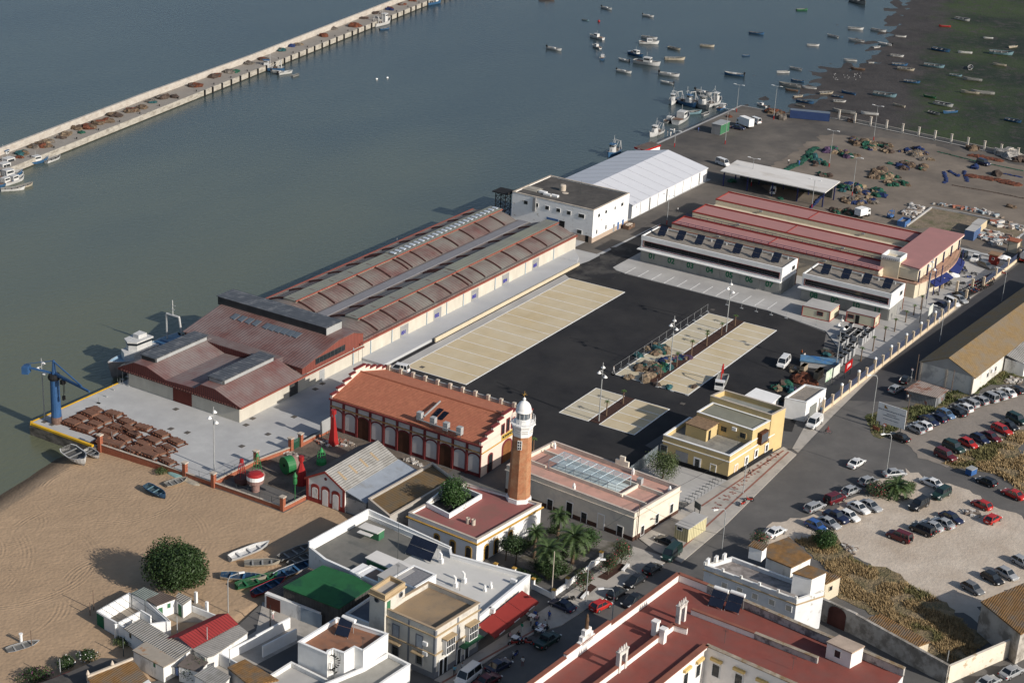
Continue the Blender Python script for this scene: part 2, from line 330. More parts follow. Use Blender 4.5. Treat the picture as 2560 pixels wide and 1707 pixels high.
sheet([(199.9,203.7),(199.9,219.3),(200.6,219.95),(516,219.95),(516,205),(522,188),(516,127),(513,104),(416,103),(416,121),(346,121),(346,176.5),(340,184.1),(265,184.1),(250,179),(232,174.9),(228,176.2),(216,176.3),(202.4,177.3),(201.3,203.7)],0,'quay_apron',m_dock)
# asphalt car park between the sheds
sheet([(253,184),(341.5,184),(346,183.2),(384,182.8),(384,176.5),(345.6,176.3),(343.6,172),(342.8,134),(338.6,118.5),(322,113),(300,108),(285,104),(278,123),(262,124),(258,110),(243,133),(244,141),(251,142),(251,176)],.01,'car_park_asphalt',m_asph)
sheet([(333,182.7),(362,182.4),(358,176.7),(346,176.2),(343.2,172.5),(340,172),(334,176)],.03,'asphalt_patch',m_asph2)
# harbour yard
sheet([(352,184.2),(352,191),(383,190.6),(430,190.2),(430,219),(515.6,219.5),(515.6,206),(521.5,188),(515.5,127),(512.5,104),(418,104),(418,121),(407,121),(403,176.5),(384,177),(384,183)],.02,'harbour_yard',m_yard)
sheet(gl(0,3,[(1330,1290),(2350,1530)])+[(512,103),(419,104),(419,122),(409,122)]+gl(1,2,[(2330,230)])+gl(0,3,[(0,1540),(500,1240)]),.035,'yard_net_ground',m_yard2)
# bays
def bays(x0,x1,y0,y1,n,m,z=.05,ydiv=None,name='parking_bays'):
    sheet([(x0,y0),(x1,y0),(x1,y1),(x0,y1)],z,name,m)
    mb=MB(); mb.box(x0-.15,x1+.15,y0-.2,y0,0,z+.02); mb.box(x0-.15,x0,y0,y1,0,z+.02); mb.box(x1,x1+.15,y0,y1,0,z+.02); mb.box(x0-.15,x1+.15,y1,y1+.15,0,z+.02)
    struct(mb,'bay_kerb',m_white)
    mb=MB()
    for i in range(1,n):
        x=x0+(x1-x0)*i/n; mb.box(x-.08,x+.08,y0,y1,z,z+.015)
    struct(mb,'bay_line',m_white)
bays(264.9,332.4,166.1,180.6,14,m_bay)
sheet([(264.9,180.75),(332.4,180.75),(334,182.9),(264.9,182.9)],.055,'pavement',m_conc)
bays(264.9,279.6,138,144.2,4,m_bay2); bays(264.9,279.6,127.9,135.3,4,m_bay)
bays(288.4,332.6,138.6,144.5,11,m_bay2); bays(288.4,332.6,128,135.6,12,m_bay)
sheet([(265,135.5),(279.7,135.5),(279.7,137.7),(265,137.7)],.08,'planting_strip',m_mulch)
sheet([(289.5,135.8),(333,135.8),(333,138.3),(289.5,138.3)],.08,'planting_strip',m_mulch)
# office forecourt
pts=[(345.7,176.3),(344.4,174.6),(343.9,172.2),(342.9,134.4),(339.2,118.8),(330.5,112),(330.5,101.8),(414,98.8),(416,121),(354,121),(359,176.3)]
struct(MB().prism(pts,-.01,.12),'pavement',m_conc)
mb=MB()
for i in range(12):
    x,y=g(1,2,1040+116*i,945+i*31.5); mb.box(343.7-.0,349.2,y-.07,y+.07,.12,.135)
struct(mb,'bay_line',m_white)
# raised loading strip with kerb along the long shed
struct(MB().prism([(262,184.2),(342,184.2),(346,186),(351,190.3),(262,190.3)],-.01,.55),'loading_platform',mat('platform',(.44,.45,.46),c2=(.36,.37,.38),c2amt=.4,c2scale=.15,sharp=.4,var=.08))
mb=MB(); mb.wall((279.5,183.4),(342,183.6),0,.95,.3,0,.7); struct(mb,'kerb',mat('cream_kerb',(.52,.45,.33),var=.1))
# street, road and pavements
road=[(150,100),(174,104),(190,103.5),(200,99.5),(234,97.6),(262,98.9),(275,98.9),(297,100.3),(330,101.2),(414,97.2),(513,92),(513,70),(360,80),(300,84),(289,87),(283,86),(276,80),(262,78),(243,76.5),(226,76),(208,84),(190,89),(150,90)]
sheet(road,.0,'road',m_road)
m_roadd=mat('asphalt_dark',(.050,.050,.054),c2=(.07,.068,.068),c2amt=.4,c2scale=.08,sharp=.4,var=.18,scale=.3)
sheet([(306,101),(330,101.3),(414,97.3),(513,92),(513,72),(360,80.5),(322,90),(312,92)],.012,'road',m_roadd)
struct(MB().prism([(174,109.6),(186,108.3),(193,107),(197.5,104.8),(205,104),(226,100.5),(226,107.5),(204,109),(191.5,110.2),(174,112.2)],-.01,.12),'pavement',m_pave)
struct(MB().prism([(226,98.6),(242,98.2),(276,99.3),(277.5,102.6),(258,105.2),(242,107),(229,108),(227,104)],-.01,.12),'pavement',m_pave)
struct(MB().prism([(258,105),(246,106.4),(242,121),(258,121.5)],-.01,.11),'pavement',m_conc)
mb=MB()
for a,b in (((226.5,100.6),(276,100.9)),((246,104.6),(276,101.9)),((174,110.9),(196,107))): mb.wall(a,b,.12,.135,.35)
for k in range(16):
    x=247+k*1.8; 
    for q in range(4): mb.obox(x+random.uniform(-.5,.5),102.6+random.uniform(-.8,.8),0,.4,.4,.12,.135)
struct(mb,'pavement_pattern',m_pavered)
sheet([(277,99.4),(297,100.4),(329,101.4),(414,97.9),(414,98.4),(330,103),(300,103.4),(290,103.2),(278,101)],.02,'pavement',m_pave)
# dirt car parks and waste ground
sheet(gl(3,3,[(0,120),(190,90),(430,-10)])+gl(2,3,[(760,1420),(1250,1180),(1500,1240),(1700,1330),(2350,1640)])+[(255,40)]+gl(3,3,[(2350,680),(1980,840),(1950,1000),(1700,900),(1450,800),(820,420),(640,330),(380,250),(0,300)]),.02,'dirt_car_park',m_dirt)
sheet(gl(2,3,[(1090,880),(1200,740),(1500,740),(1900,520),(2350,380)])+[(352,66),(320,40)]+gl(2,3,[(2350,870),(1900,1010),(1640,1150),(1400,1060)]),.015,'gravel_lane',m_dirt2)
sheet(gl(2,3,[(895,690),(960,650),(1320,600),(1620,480),(2150,260),(2350,300),(2350,390),(2060,400),(1700,560),(1270,770),(1095,870),(1040,890),(950,840),(900,760)]),.03,'verge',m_weed2)

mb=MB(); rr_=random.Random(3)
for t in ((2,0,1615,620),(2,0,1570,800),(2,0,2260,765),(2,0,2320,705),(2,0,1720,835),(2,0,2220,960),(2,1,110,850),(2,1,350,690),(2,1,610,385),(2,1,545,435),(2,0,410,735),(2,0,480,760),(2,1,1225,45),(2,2,1565,570),(1,2,1840,1275),(2,1,1525,235),(2,2,2265,1215)): q=g(*t); mb.obox(*q,0,1.0,.9,.0,.075)
struct(mb,'drain_cover',mat('drain_iron',(.10,.09,.08),var=.2))
mb=MB()
for a,c in ((g(2,2,0,430),g(2,2,480,640)),(g(2,1,2210,370),g(2,1,2350,430)),(g(1,2,1100,1210),g(1,2,1600,1330)),(g(2,2,2050,120),g(2,2,2350,240)),(g(1,2,530,1530),g(1,2,700,1568))): mb.wall(a,c,.0,.018,.35)
struct(mb,'asphalt_seam',m_black)if False else struct(mb,'asphalt_seam',mat('seam_dark',(.011,.011,.012)))
# ---------------- building materials ----------------
m_cream=mat('wall_cream',(.60,.53,.40),var=.08,c2=(.50,.44,.34),c2amt=.35,c2scale=.4,sharp=.4)
m_panel=mat('wall_concrete_panel',(.52,.49,.42),var=.08,c2=(.42,.39,.33),c2amt=.4,c2scale=.5,sharp=.4,aniso=(1,1,.4))
m_conw=mat('wall_concrete',(.30,.30,.28),var=.1,c2=(.22,.22,.21),c2amt=.4,c2scale=.5,sharp=.4)
m_wht=mat('wall_white',(.78,.78,.77),var=.05,c2=(.66,.65,.62),c2amt=.3,c2scale=.4,sharp=.4)
m_wht2=mat('wall_white_stained',(.72,.71,.68),var=.08,c2=(.34,.32,.29),c2amt=.3,c2scale=.35,sharp=.12,aniso=(1,1,.5))
m_redm=mat('red_metal_roof',(.15,.068,.058),var=.18,scale=.4,c2=(.21,.165,.155),c2amt=.5,c2scale=.14,sharp=.3,rough=.5,stripe=((0,1,0),.7),sdep=.2,scol=.55)
m_redmx=mat('red_metal_roof_x',(.16,.06,.052),var=.18,scale=.4,c2=(.21,.17,.16),c2amt=.55,c2scale=.12,sharp=.3,rough=.5,stripe=((1,0,0),.7),sdep=.2,scol=.55)
m_barrel=mat('barrel_roof',(.15,.08,.072),var=.25,scale=.35,c2=(.20,.19,.17),c2amt=.55,c2scale=.12,sharp=.3,rough=.6,stripe=((1,0,0),.9),sdep=.22,scol=.5)
m_strip=mat('barrel_strip',(.20,.20,.18),var=.12,c2=(.24,.25,.19),c2amt=.4,c2scale=.1,sharp=.3,rough=.6,stripe=((1,0,0),.9),sdep=.2,scol=.45)
m_rib=mat('rib_dark',(.10,.045,.04),var=.2); m_redp=mat('red_paint_gutter',(.24,.07,.05),var=.15,rough=.6)
m_fasc=mat('fascia_red',(.10,.028,.025),var=.12,rough=.6,stripe=((0,1,0),.5),sdep=.2,scol=.4)
m_gabr=mat('gable_red',(.20,.06,.045),var=.1,rough=.6,stripe=((1,0,0),.5),sdep=.2,scol=.3)
m_mon=mat('monitor_dark',(.045,.048,.05),var=.25,rough=.5); m_montop=mat('monitor_top',(.085,.09,.10),var=.2,c2=(.15,.15,.155),c2amt=.35,c2scale=.6,rough=.45,stripe=((1,0,0),.9),sdep=.1,scol=.3)
m_gal=mat('galvanised',(.32,.33,.33),var=.12,rough=.5); m_glass=glassmat('glass_dark',(.02,.024,.028)); m_glassb=glassmat('skylight_glass',(.10,.12,.14),rough=.25)
m_blue=mat('blue_paint',(.05,.12,.28),var=.12); m_ltblue=mat('light_blue_pipe',(.30,.40,.48),var=.1)
m_navy=mat('navy_paint',(.02,.025,.09),var=.15); m_black=mat('black',(.012,.012,.013),var=.2)
m_grav=mat('gravel_roof',(.25,.22,.185),var=.18,scale=3,c2=(.19,.17,.15),c2amt=.4,c2scale=.5)
m_bit=mat('bitumen_roof',(.065,.06,.055),var=.2,c2=(.11,.10,.09),c2amt=.35,c2scale=.2,sharp=.25)
m_redroof=mat('red_felt_roof',(.37,.18,.17),var=.07,scale=1.2,c2=(.31,.16,.15),c2amt=.45,c2scale=.3,sharp=.4)
m_redroof2=mat('red_paint_roof',(.22,.062,.048),var=.12,c2=(.18,.07,.058),c2amt=.4,c2scale=.35,sharp=.3)
m_bred=mat('bright_red_trim',(.28,.045,.035),var=.12)
m_pink=mat('pink_terrace',(.52,.30,.24),var=.08,c2=(.42,.26,.21),c2amt=.4,c2scale=.5)
m_tile=mat('terracotta_tiles',(.44,.16,.09),var=.2,scale=1.5,c2=(.40,.14,.08),c2amt=.4,c2scale=.5,stripe=((1,0,.5),.42),sdep=.5,scol=.55)
m_rust=mat('lichen_tiles',(.23,.125,.045),var=.3,scale=1.2,c2=(.15,.12,.09),c2amt=.45,c2scale=.6,sharp=.2,stripe=((0,1,0),.35),sdep=.5,scol=.4)
m_rustx=mat('lichen_tiles_x',(.26,.14,.05),var=.3,scale=1.2,c2=(.16,.125,.09),c2amt=.42,c2scale=.5,sharp=.2,stripe=((1,0,0),.35),sdep=.5,scol=.4)
m_asb=mat('grey_sheet_roof',(.32,.31,.29),var=.12,c2=(.24,.23,.21),c2amt=.4,c2scale=.4,stripe=((0,1,0),.4),sdep=.3,scol=.2)
m_brown=mat('brown_sheet_roof',(.13,.10,.085),var=.2,stripe=((0,1,0),.4),sdep=.3,scol=.3)
m_mar=mat('maroon_paint',(.16,.03,.03),var=.12); m_pinkw=mat('wall_pale_pink',(.66,.55,.47),var=.05); m_greyw=mat('blind_arch_grey',(.50,.47,.45),var=.07)
m_wood=mat('dark_wood',(.075,.028,.014),var=.3); m_ochre=mat('ochre_trim',(.46,.27,.06),var=.12); m_cope=mat('coping_stone',(.46,.40,.33),var=.15)
m_brick=mat('brick_red',(.30,.10,.055),var=.2,scale=2.5); m_iron=mat('iron_rail',(.06,.07,.07),var=.2)
m_yel=mat('wall_yellow',(.54,.41,.20),var=.06,c2=(.46,.36,.20),c2amt=.3,c2scale=.4); m_solar=mat('solar_panel',(.012,.016,.03),var=.2,rough=.2,spec=.6)
m_tent=mat('tent_pvc',(.56,.57,.60),var=.03,rough=.5,spec=.4); m_tent2=mat('tent_wall',(.76,.76,.76),var=.03,rough=.5)
m_canw=mat('white_metal_roof',(.62,.60,.57),var=.07,c2=(.50,.47,.43),c2amt=.35,c2scale=.3,aniso=(1,.3,1)); m_steel=mat('steel_grey',(.25,.25,.25),var=.15)
m_grnd=mat('green_paint',(.04,.14,.07),var=.15); m_txtb=mat('blue_lettering',(.03,.03,.25),var=.05); m_txtg=mat('green_lettering',(.01,.12,.06),var=.05); m_txtk=mat('black_lettering',(.02,.02,.02),var=.05)
CAMXY=Vector((0,0))
def wdir(p0,p1):
    a=Vector((p1[0]-p0[0],p1[1]-p0[1])); L=a.length; a/=L; n=Vector((-a.y,a.x)); 
    if n.dot(Vector(p0))>0: n=-n
    return a,n,L
def wbox(mb,p0,a,n,u0,u1,z0,z1,d0,d1,mi=0):
    q=[(p0[0]+a.x*u+n.x*d,p0[1]+a.y*u+n.y*d) for u,d in ((u0,d0),(u1,d0),(u1,d1),(u0,d1))]; mb.prism(q,z0,z1,mi)
def win(b,p0,p1,px,w=1.0,h=1.2,fm=None,pm=None,bars=0,name='window',pane='pane',sill=None,uz=None,fr=.09,d=0,label=None,lintel=None):
    a,n,L=wdir(p0,p1); u,z=uz if uz else onw(p0,p1,*px)
    fm=fm or m_wht; pm=pm or m_glass; mb=MB()
    for q in ((u-w/2-fr,u-w/2,z-h/2-fr,z+h/2+fr),(u+w/2,u+w/2+fr,z-h/2-fr,z+h/2+fr),(u-w/2,u+w/2,z-h/2-fr,z-h/2),(u-w/2,u+w/2,z+h/2,z+h/2+fr)): wbox(mb,p0,a,n,q[0],q[1],q[2],q[3],d-.05,d+.09)
    if sill: wbox(mb,p0,a,n,u-w/2-.15,u+w/2+.15,z-h/2-fr-.1,z-h/2-fr,d-.05,d+.16)
    o=mb.build(name,fm,b,label=label)
    mb=MB(); wbox(mb,p0,a,n,u-w/2,u+w/2,z-h/2,z+h/2,d-.05,d+.03); mb.build(pane,pm,o)
    if bars:
        mb=MB()
        for i in range(bars): uu=u-w/2+w*(i+.5)/bars; wbox(mb,p0,a,n,uu-.02,uu+.02,z-h/2,z+h/2,d+.1,d+.13)
        for zz in (z-h/4,z+h/4): wbox(mb,p0,a,n,u-w/2,u+w/2,zz-.02,zz+.02,d+.1,d+.13)
        mb.build('grille',m_iron,o)
    return o
def door(b,p0,p1,px,w,h,m,name='door',z0=0,fm=None,label=None,uz=None):
    a,n,L=wdir(p0,p1); u=uz if uz is not None else onw(p0,p1,*px)[0]; mb=MB(); wbox(mb,p0,a,n,u-w/2,u+w/2,z0,z0+h,-.05,.06); o=mb.build(name,m,b,label=label)
    if fm:
        mb=MB()
        for q in ((u-w/2-.14,u-w/2,z0,z0+h+.14),(u+w/2,u+w/2+.14,z0,z0+h+.14),(u-w/2,u+w/2,z0+h,z0+h+.14)): wbox(mb,p0,a,n,*q,-.05,.1)
        mb.build('frame',fm,o)
    return o
def inset(pts,t):
    n=len(pts); A=sum(pts[i][0]*pts[(i+1)%n][1]-pts[(i+1)%n][0]*pts[i][1] for i in range(n)); s=1 if A>0 else -1; out=[]
    for i in range(n):
        p,q,r_=Vector(pts[i-1][:2]),Vector(pts[i][:2]),Vector(pts[(i+1)%n][:2]); e1=(q-p).normalized(); e2=(r_-q).normalized()
        n1=Vector((-e1.y,e1.x))*s; n2=Vector((-e2.y,e2.x))*s; k=1+n1.dot(n2); out.append(tuple(q+(n1+n2)*t/max(k,.3)))
    return out
def ring(mb,pts,z0,z1,t,mi=0,out=0):
    o_=inset(pts,-out) if out else pts; i_=inset(pts,t); n=len(pts); b=len(mb.v)
    for L_,z in ((o_,z0),(o_,z1),(i_,z1),(i_,z0)): mb.v+=[(p[0],p[1],z) for p in L_]
    for k in range(4):
        for i in range(n):
            j=(i+1)%n; k2=(k+1)%4; mb.f.append((b+k*n+i,b+k*n+j,b+k2*n+j,b+k2*n+i)); mb.m.append(mi)
    return mb
def flat(b,pts,h,wm,rm,par=.6,t=.25,cm=None,ch=.1,co=.06,z0=-.3,roofz=None):
    "walls, roof deck, parapet and coping of a flat-roofed block whose parapet top is at h"
    hr=roofz if roofz is not None else h-par
    mb=MB(); mb.prism(pts,z0,hr-.02); mb.build('wall',wm,b)
    MB().poly(inset(pts,.03)[::1],hr).build('roof',rm,b) if False else MB().prism(inset(pts,.02),hr-.02,hr).build('roof',rm,b)
    if par>0: ring(MB(),pts,hr-.019,h-ch,t).build('parapet',wm,b); ring(MB(),pts,h-ch,h,t+co,out=co).build('coping',cm or wm,b)
def rect(x0,x1,y0,y1): return [(x0,y0),(x1,y0),(x1,y1),(x0,y1)]
def solar(b,cx,cy,z,rz=0,w=2.0,L=1.7,n=2,lift=.3,tilt=38,name='solar_panel'):
    "panels tilted to face local -X"
    R_=Matrix.Rotation(rz,3,'Z'); t=math.radians(tilt); o=None
    for k in range(n):
        s0=k*(L/2+.04); f=lambda u,y,d=0: tuple(Vector((cx,cy,z+lift))+R_@Vector((u*math.cos(t)-d*math.sin(t),y,u*math.sin(t)+d*math.cos(t))))
        mb=MB(); vs=[f(s0,-w/2),f(s0+L/2,-w/2),f(s0+L/2,w/2),f(s0,w/2)]+[f(s0,-w/2,.06),f(s0+L/2,-w/2,.06),f(s0+L/2,w/2,.06),f(s0,w/2,.06)]
        mb.add(vs,[(3,2,1,0),(4,5,6,7),(0,1,5,4),(1,2,6,5),(2,3,7,6),(3,0,4,7)]); mb.build('panel',m_solar,b)
    mb=MB(); top=L+.04
    for y in (-w/2+.05,w/2-.05):
        A=f(0-s0*0,y); T_=Vector((cx,cy,z+lift))+R_@Vector((top*math.cos(t),y,top*math.sin(t))); B_=Vector((cx,cy,z+lift))+R_@Vector((0,y,0))
        F_=Vector((T_.x,T_.y,z)); mb.tube(B_,T_,.04,n=5); mb.tube(F_,T_,.04,n=5); mb.tube((B_.x,B_.y,z),B_,.04,n=5)
    mb.build('frame',m_gal,b)
# =============== long vaulted market hall ===============
b=thing('market_hall','long cream shed with two ribbed brown barrel roofs and numbered loading doors','market hall',(306,204,0))
MB().box(261,351,189.8,219.8,0,4.0).build('wall',m_panel,b)
def vault(yc,hw,x0,x1,zb,zt,name='barrel_roof'):
    mb=MB(); n=14; pr=[]
    for i in range(n+1):
        s=-1+2*i/n; pr.append((yc+s*hw,zb+(zt-zb)*(1-abs(s)**1.9)))
    k=len(pr); vs=[(x,y,z) for x in (x0,x1) for y,z in pr]+[(x0,yc-hw,zb-.3),(x0,yc+hw,zb-.3),(x1,yc-hw,zb-.3),(x1,yc+hw,zb-.3)]
    fs=[(i,k+i,k+i+1,i+1) for i in range(k-1)]+[tuple(range(k))+(2*k+1,2*k),tuple(range(2*k-1,k-1,-1))+(2*k+2,2*k+3)]
    mb.add(vs,fs); return mb.build(name,m_barrel,b),pr
for yc,first in ((196.6,1),(213.0,0)):
    hw=6.2; x0=262 if first else 262
    o,pr=vault(yc,hw,x0,350.3,4.35,5.85)
    # raised central strip with dark far side
    mb=MB(); mb.box(267.5,305,yc-1.65,yc+1.65,5.3,6.2); mb.box(305,350.8,yc-1.55,yc+1.75,5.3,6.35); mb.build('roof_strip',m_strip,b)
    mb=MB(); mb.box(267.5,350.8,yc-1.85,yc-1.66,6.0,6.27); mb.build('gutter',m_redp,b)
    xs=[268.2+i*6.95 for i in range(12)]+[304.6]
    for x in xs:
        mb=MB(); k=len(pr); q=[(x+dx,y,z+dz) for dx in (0,.22) for dz in (-.1,.42) for y,z in pr]
        def add(lo,hi):
            vs=[];
            for dx in (0,.22):
                for (y,z) in pr[lo:hi]: vs+= [(x+dx,y,z-.1),(x+dx,y,z+.38)]
            n_=(hi-lo); fs=[]
            for i in range(n_-1):
                a0=2*i; a1=2*i+2; c0=2*n_+2*i; c1=c0+2
                fs+=[(a0,a1,a1+1,a0+1),(c0,c0+1,c1+1,c1),(a0+1,a1+1,c1+1,c0+1)]
            mb.add(vs,fs)
        add(0,15); mb.build('roof_rib',m_rib,b)
mb=MB(); mb.box(261,351,189.35,189.8,3.72,4.05); mb.box(261,351,219.9,220.25,4.1,4.5); mb.build('gutter',m_redp,b)
mb=MB(); mb.box(262,351,189.8,190.4,4.0,4.3); mb.box(262,351,202.8,203.5,3.9,4.35); mb.box(262,351,206,206.8,3.9,4.35); mb.box(262,351,219.2,219.9,4.0,4.4);mb.build('eaves_strip',m_barrel,b)
MB().box(262,350.8,203.5,206,3.9,4.55).build('roof_walkway',mat('walkway_grey',(.19,.19,.205),var=.08),b)
for i in range(24):
    t=i/23; x=305.5+t*44.3; mb=MB(); mb.box(x-.45,x+.45,212.2,213.6,6.34,6.55); mb.build('skylight',m_glassb if False else mat('skylight_dome',(.42,.46,.52),rough=.3),b)
pA,pB=(262,189.8),(351,189.8)
for i,(x,y) in enumerate(((1360,1470),(1665,1305),(2008,1130),(2290,985))): 
    u=onw(pA,pB,1,1,x,y)[0]; o=door(b,pA,pB,(0,0,0,0),2.6,2.45,m_steel,'loading_door',.55,m_gal,uz=u); text('00%d'%(i+1),1.15,m_txtb,o,'lettering',(262+u-.3,189.7,1.5),(1,0,0),(0,0,1))
u=onw(pA,pB,1,2,215,860)[0]; o=door(b,pA,pB,(0,0,0,0),2.6,2.45,m_steel,'loading_door',.55,m_gal,uz=u); text('005',1.15,m_txtb,o,'lettering',(262+u-.3,189.7,1.5),(1,0,0),(0,0,1))
for r_,c_,x,y in ((1,1,1245,1520),(1,1,1565,1360),(1,1,1748,1260),(1,1,1900,1190),(1,1,2192,1040),(1,2,120,900),(1,2,380,760),(2,1,890,140),(2,1,1050,60)):
    u=onw((240,189.8),pB,r_,c_,x,y)[0]; mb=MB(); mb.tube((240+u,189.7,0),(240+u,189.7,3.75),.09,n=6); mb.build('downpipe',m_ltblue,b)
# =============== front auction hall ===============
b=thing('auction_hall','low concrete hall with dark red metal roofs and three black roof monitors','hall',(242,205,0))
mb=MB(); mb.box(223.6,242,189.9,217.8,-.1,3.15); mb.box(242,262,189.9,219.6,-.1,3.3); mb.build('wall',m_panel,b)
def prof(pr,x0,x1,zb,m,name): 
    k=len(pr); mb=MB(); vs=[(x,y,z) for x in (x0,x1) for y,z in pr]; e=2*k
    vs+=[(x0,pr[0][0],zb),(x0,pr[-1][0],zb),(x1,pr[0][0],zb),(x1,pr[-1][0],zb)]
    mb.add(vs,[(i,k+i,k+i+1,i+1) for i in range(k-1)]+[tuple(range(k))+(e+1,e),tuple(range(2*k-1,k-1,-1))+(e+2,e+3),(0,e,e+2,k),(k-1,2*k-1,e+3,e+1)]); return mb.build(name,m,b)
P1=[(189.3,3.3),(195.6,5.5),(199.0,5.5),(200.6,4.3),(207.8,4.0),(212.7,5.5),(216.0,5.5),(220.2,3.4)]
prof(P1,223.3,242,3.14,m_redm if False else m_redmx,'roof')
prof([(189.3,3.3),(195.6,5.42),(216,5.42),(220.2,3.38)],240.4,243.6,3.14,mat('grey_hip_roof',(.19,.155,.145),var=.15,c2=(.15,.09,.08),c2amt=.4,c2scale=.2,sharp=.4,rough=.55,stripe=((0,1,0),.55),sdep=.15,scol=.4),'rear_roof')
MB().box(240.3,240.42,199.2,212.6,4.0,5.3).build('rear_cladding',m_fasc,b)
fp=[(y,z-.06) for y,z in P1]; k=len(fp); mb=MB(); mb.add([(223.2,y,z) for y,z in fp]+[(223.2,220.0,2.9),(223.2,189.5,2.9)]+[(223.28,y,z) for y,z in fp]+[(223.28,220.0,2.9),(223.28,189.5,2.9)],[tuple(range(k+2)),tuple(range(2*k+3,k+1,-1))]+[(i,i+1,k+3+i,k+2+i) for i in range(k+1)]); mb.build('fascia',m_fasc,b)
mb=MB()
for i in range(44): y=190.2+i*.67; mb.box(223.02,223.2,y,y+.3,2.95,3.3)
mb.build('eaves_brackets',m_rib,b)
mb=MB(); mb.box(223.2,262,189.1,189.35,3.05,3.35); mb.build('gutter',m_redp,b)
for y0,y1 in ((212.6,216.1),(195.5,199.1)): 
    mb=MB(); mb.box(225.6,240.8,y0,y1,5.3,6.35); mb.box(225.4,241,y0-.15,y1+.15,6.351,6.47,1); mb.build('roof_monitor',[m_mon,m_montop],b)
mb=MB(); mb.box(225.55,225.6,195.7,198.9,5.55,6.2); mb.box(226,240.5,195.44,195.5,5.55,6.2); mb.box(226,240.5,212.5,212.6,5.55,6.2); mb.build('monitor_cladding',m_gal,b)
o=door(b,(223.6,217.6),(223.6,189.9),(2,0,1675,520),4.7,3.0,mat('door_red',(.15,.035,.025),var=.12,stripe=((0,1,0),.3),sdep=.1,scol=.4),'sliding_door')
# tall part: roof rising to the long dark monitor
P2=[(242.3,4.9),(253.6,7.2),(258.8,7.2),(262.4,5.9)]
def profx(pr,y0,y1,zb,m,name):
    k=len(pr); mb=MB(); vs=[(x,y,z) for y in (y0,y1) for x,z in pr]+[(pr[0][0],y0,zb),(pr[-1][0],y0,zb),(pr[0][0],y1,zb),(pr[-1][0],y1,zb)]; e=2*k
    mb.add(vs,[(i,i+1,k+i+1,k+i) for i in range(k-1)]+[tuple(range(k-1,-1,-1))+(e,e+1),tuple(range(k,2*k))+(e+3,e+2),(0,k,e+2,e),(k-1,e+1,e+3,2*k-1)]); return mb.build(name,m,b)
profx(P2,189.75,220.0,3.3,m_gabr,'gable_wall')
P3=[(x-(.35 if i==0 else 0),z+.12) for i,(x,z) in enumerate(P2)]; k=len(P3); mb=MB(); mb.add([(x,y,z) for y in (189.4,220.3) for x,z in P3]+[(x,y,z-.1) for y in (189.4,220.3) for x,z in P3],[(i,i+1,k+i+1,k+i) for i in range(k-1)]+[(2*k+k+i,2*k+k+i+1,2*k+i+1,2*k+i) for i in range(k-1)]+[(i+1,i,2*k+i,2*k+i+1) for i in range(k-1)]+[(k+i,k+i+1,3*k+i+1,3*k+i) for i in range(k-1)]+[(0,k,3*k,2*k),(k-1,3*k-1,4*k-1,2*k-1)]); mb.build('roof',m_redm,b)
mb=MB(); mb.box(254,258.9,192.8,221.2,7.1,8.85); mb.box(253.8,259.1,192.6,221.4,8.851,9.0,1); mb.build('roof_monitor',[m_mon,m_montop],b,label='long black monitor box across the highest roof')
MB().box(253.9,259,192.7,192.79,7.3,8.8).build('monitor_cladding',m_gal,b)
# side lights in the gable
a_,n_=(240,189.75),(262,189.75)
u0,z0_=onw(a_,n_,2,1,545,180); u1,z1_=onw(a_,n_,2,1,815,60)
for i in range(8):
    uu=u0+(u1-u0)*(i+.5)/8; win(b,a_,n_,None,w=(u1-u0)/8-.12,h=1.15,fm=m_iron,pm=m_glass,uz=(uu,(z0_+z1_)/2+.05),fr=.05)
zt=lambda x:5.02+(x-242.3)*2.3/11.3
for i in range(11):
    if i==4: continue
    if i<4: p=Vector(g(1,0,2175+i*62,1335+i*21,6.8))
    else: p=Vector(g(1,1,122+(i-5)*53,1420+(i-5)*17,6.8))
    x,y=251.3,p.y; mb=MB(); hw=.68
    vs=[(x-1.2,y-hw,zt(x-.9)+.14),(x+.9,y-hw,zt(x+.9)+.14),(x+.9,y+hw,zt(x+.9)+.14),(x-.9,y+hw,zt(x-.9)+.14)]; vs+=[(q[0],q[1],q[2]-.2) for q in vs]
    mb.add(vs,[(0,1,2,3),(0,4,5,1),(1,5,6,2),(2,6,7,3),(3,7,4,0)]); mb.build('skylight',m_glassb,b)
door(b,(223.6,189.9),(262,189.9),(2,1,345,430),2.6,2.7,mat('shutter_dark',(.05,.05,.05),var=.2),'shutter_door')
door(b,(223.6,189.9),(262,189.9),(2,1,605,300),1.6,2.3,m_gal,'door')
# =============== white port office ===============
b=thing('port_building','peeling two storey white building with dark flat roof and blue doors','building',(368,201,0))
PW=[(358.4,189.3),(377.4,189.3),(377.4,213.1),(358.4,213.1)]
flat(b,PW,8.7,m_wht2 if False else mat('wall_white_peeling',(.76,.76,.75),var=.05,c2=(.42,.38,.33),c2amt=.22,c2scale=.7,sharp=.08,aniso=(1,1,1.6)),m_bit,par=.35,t=.35,cm=mat('coping_worn',(.46,.40,.33),var=.25,scale=1),ch=.16)
fA=((358.4,213.1),(358.4,189.3)); fB=((358.4,189.3),(377.4,189.3))
for x,y in ((127,292),(224,314),(323,340),(425,363),(522,387)): win(b,*fA,(1,2,x,y),1.15,.95,bars=2)
win(b,*fA,(1,2,638,415),1.7,.95,bars=3); win(b,*fA,(1,2,618,560),1.4,1.0,bars=2)
for x,y,w_,h_ in ((797,410,1.0,.9),(862,377,1.0,.8),(945,342,.6,.8),(1010,308,1.2,.9),(775,560,.6,1.1),(860,517,.6,1.1)): win(b,*fB,(1,2,x,y),w_,h_,bars=1)
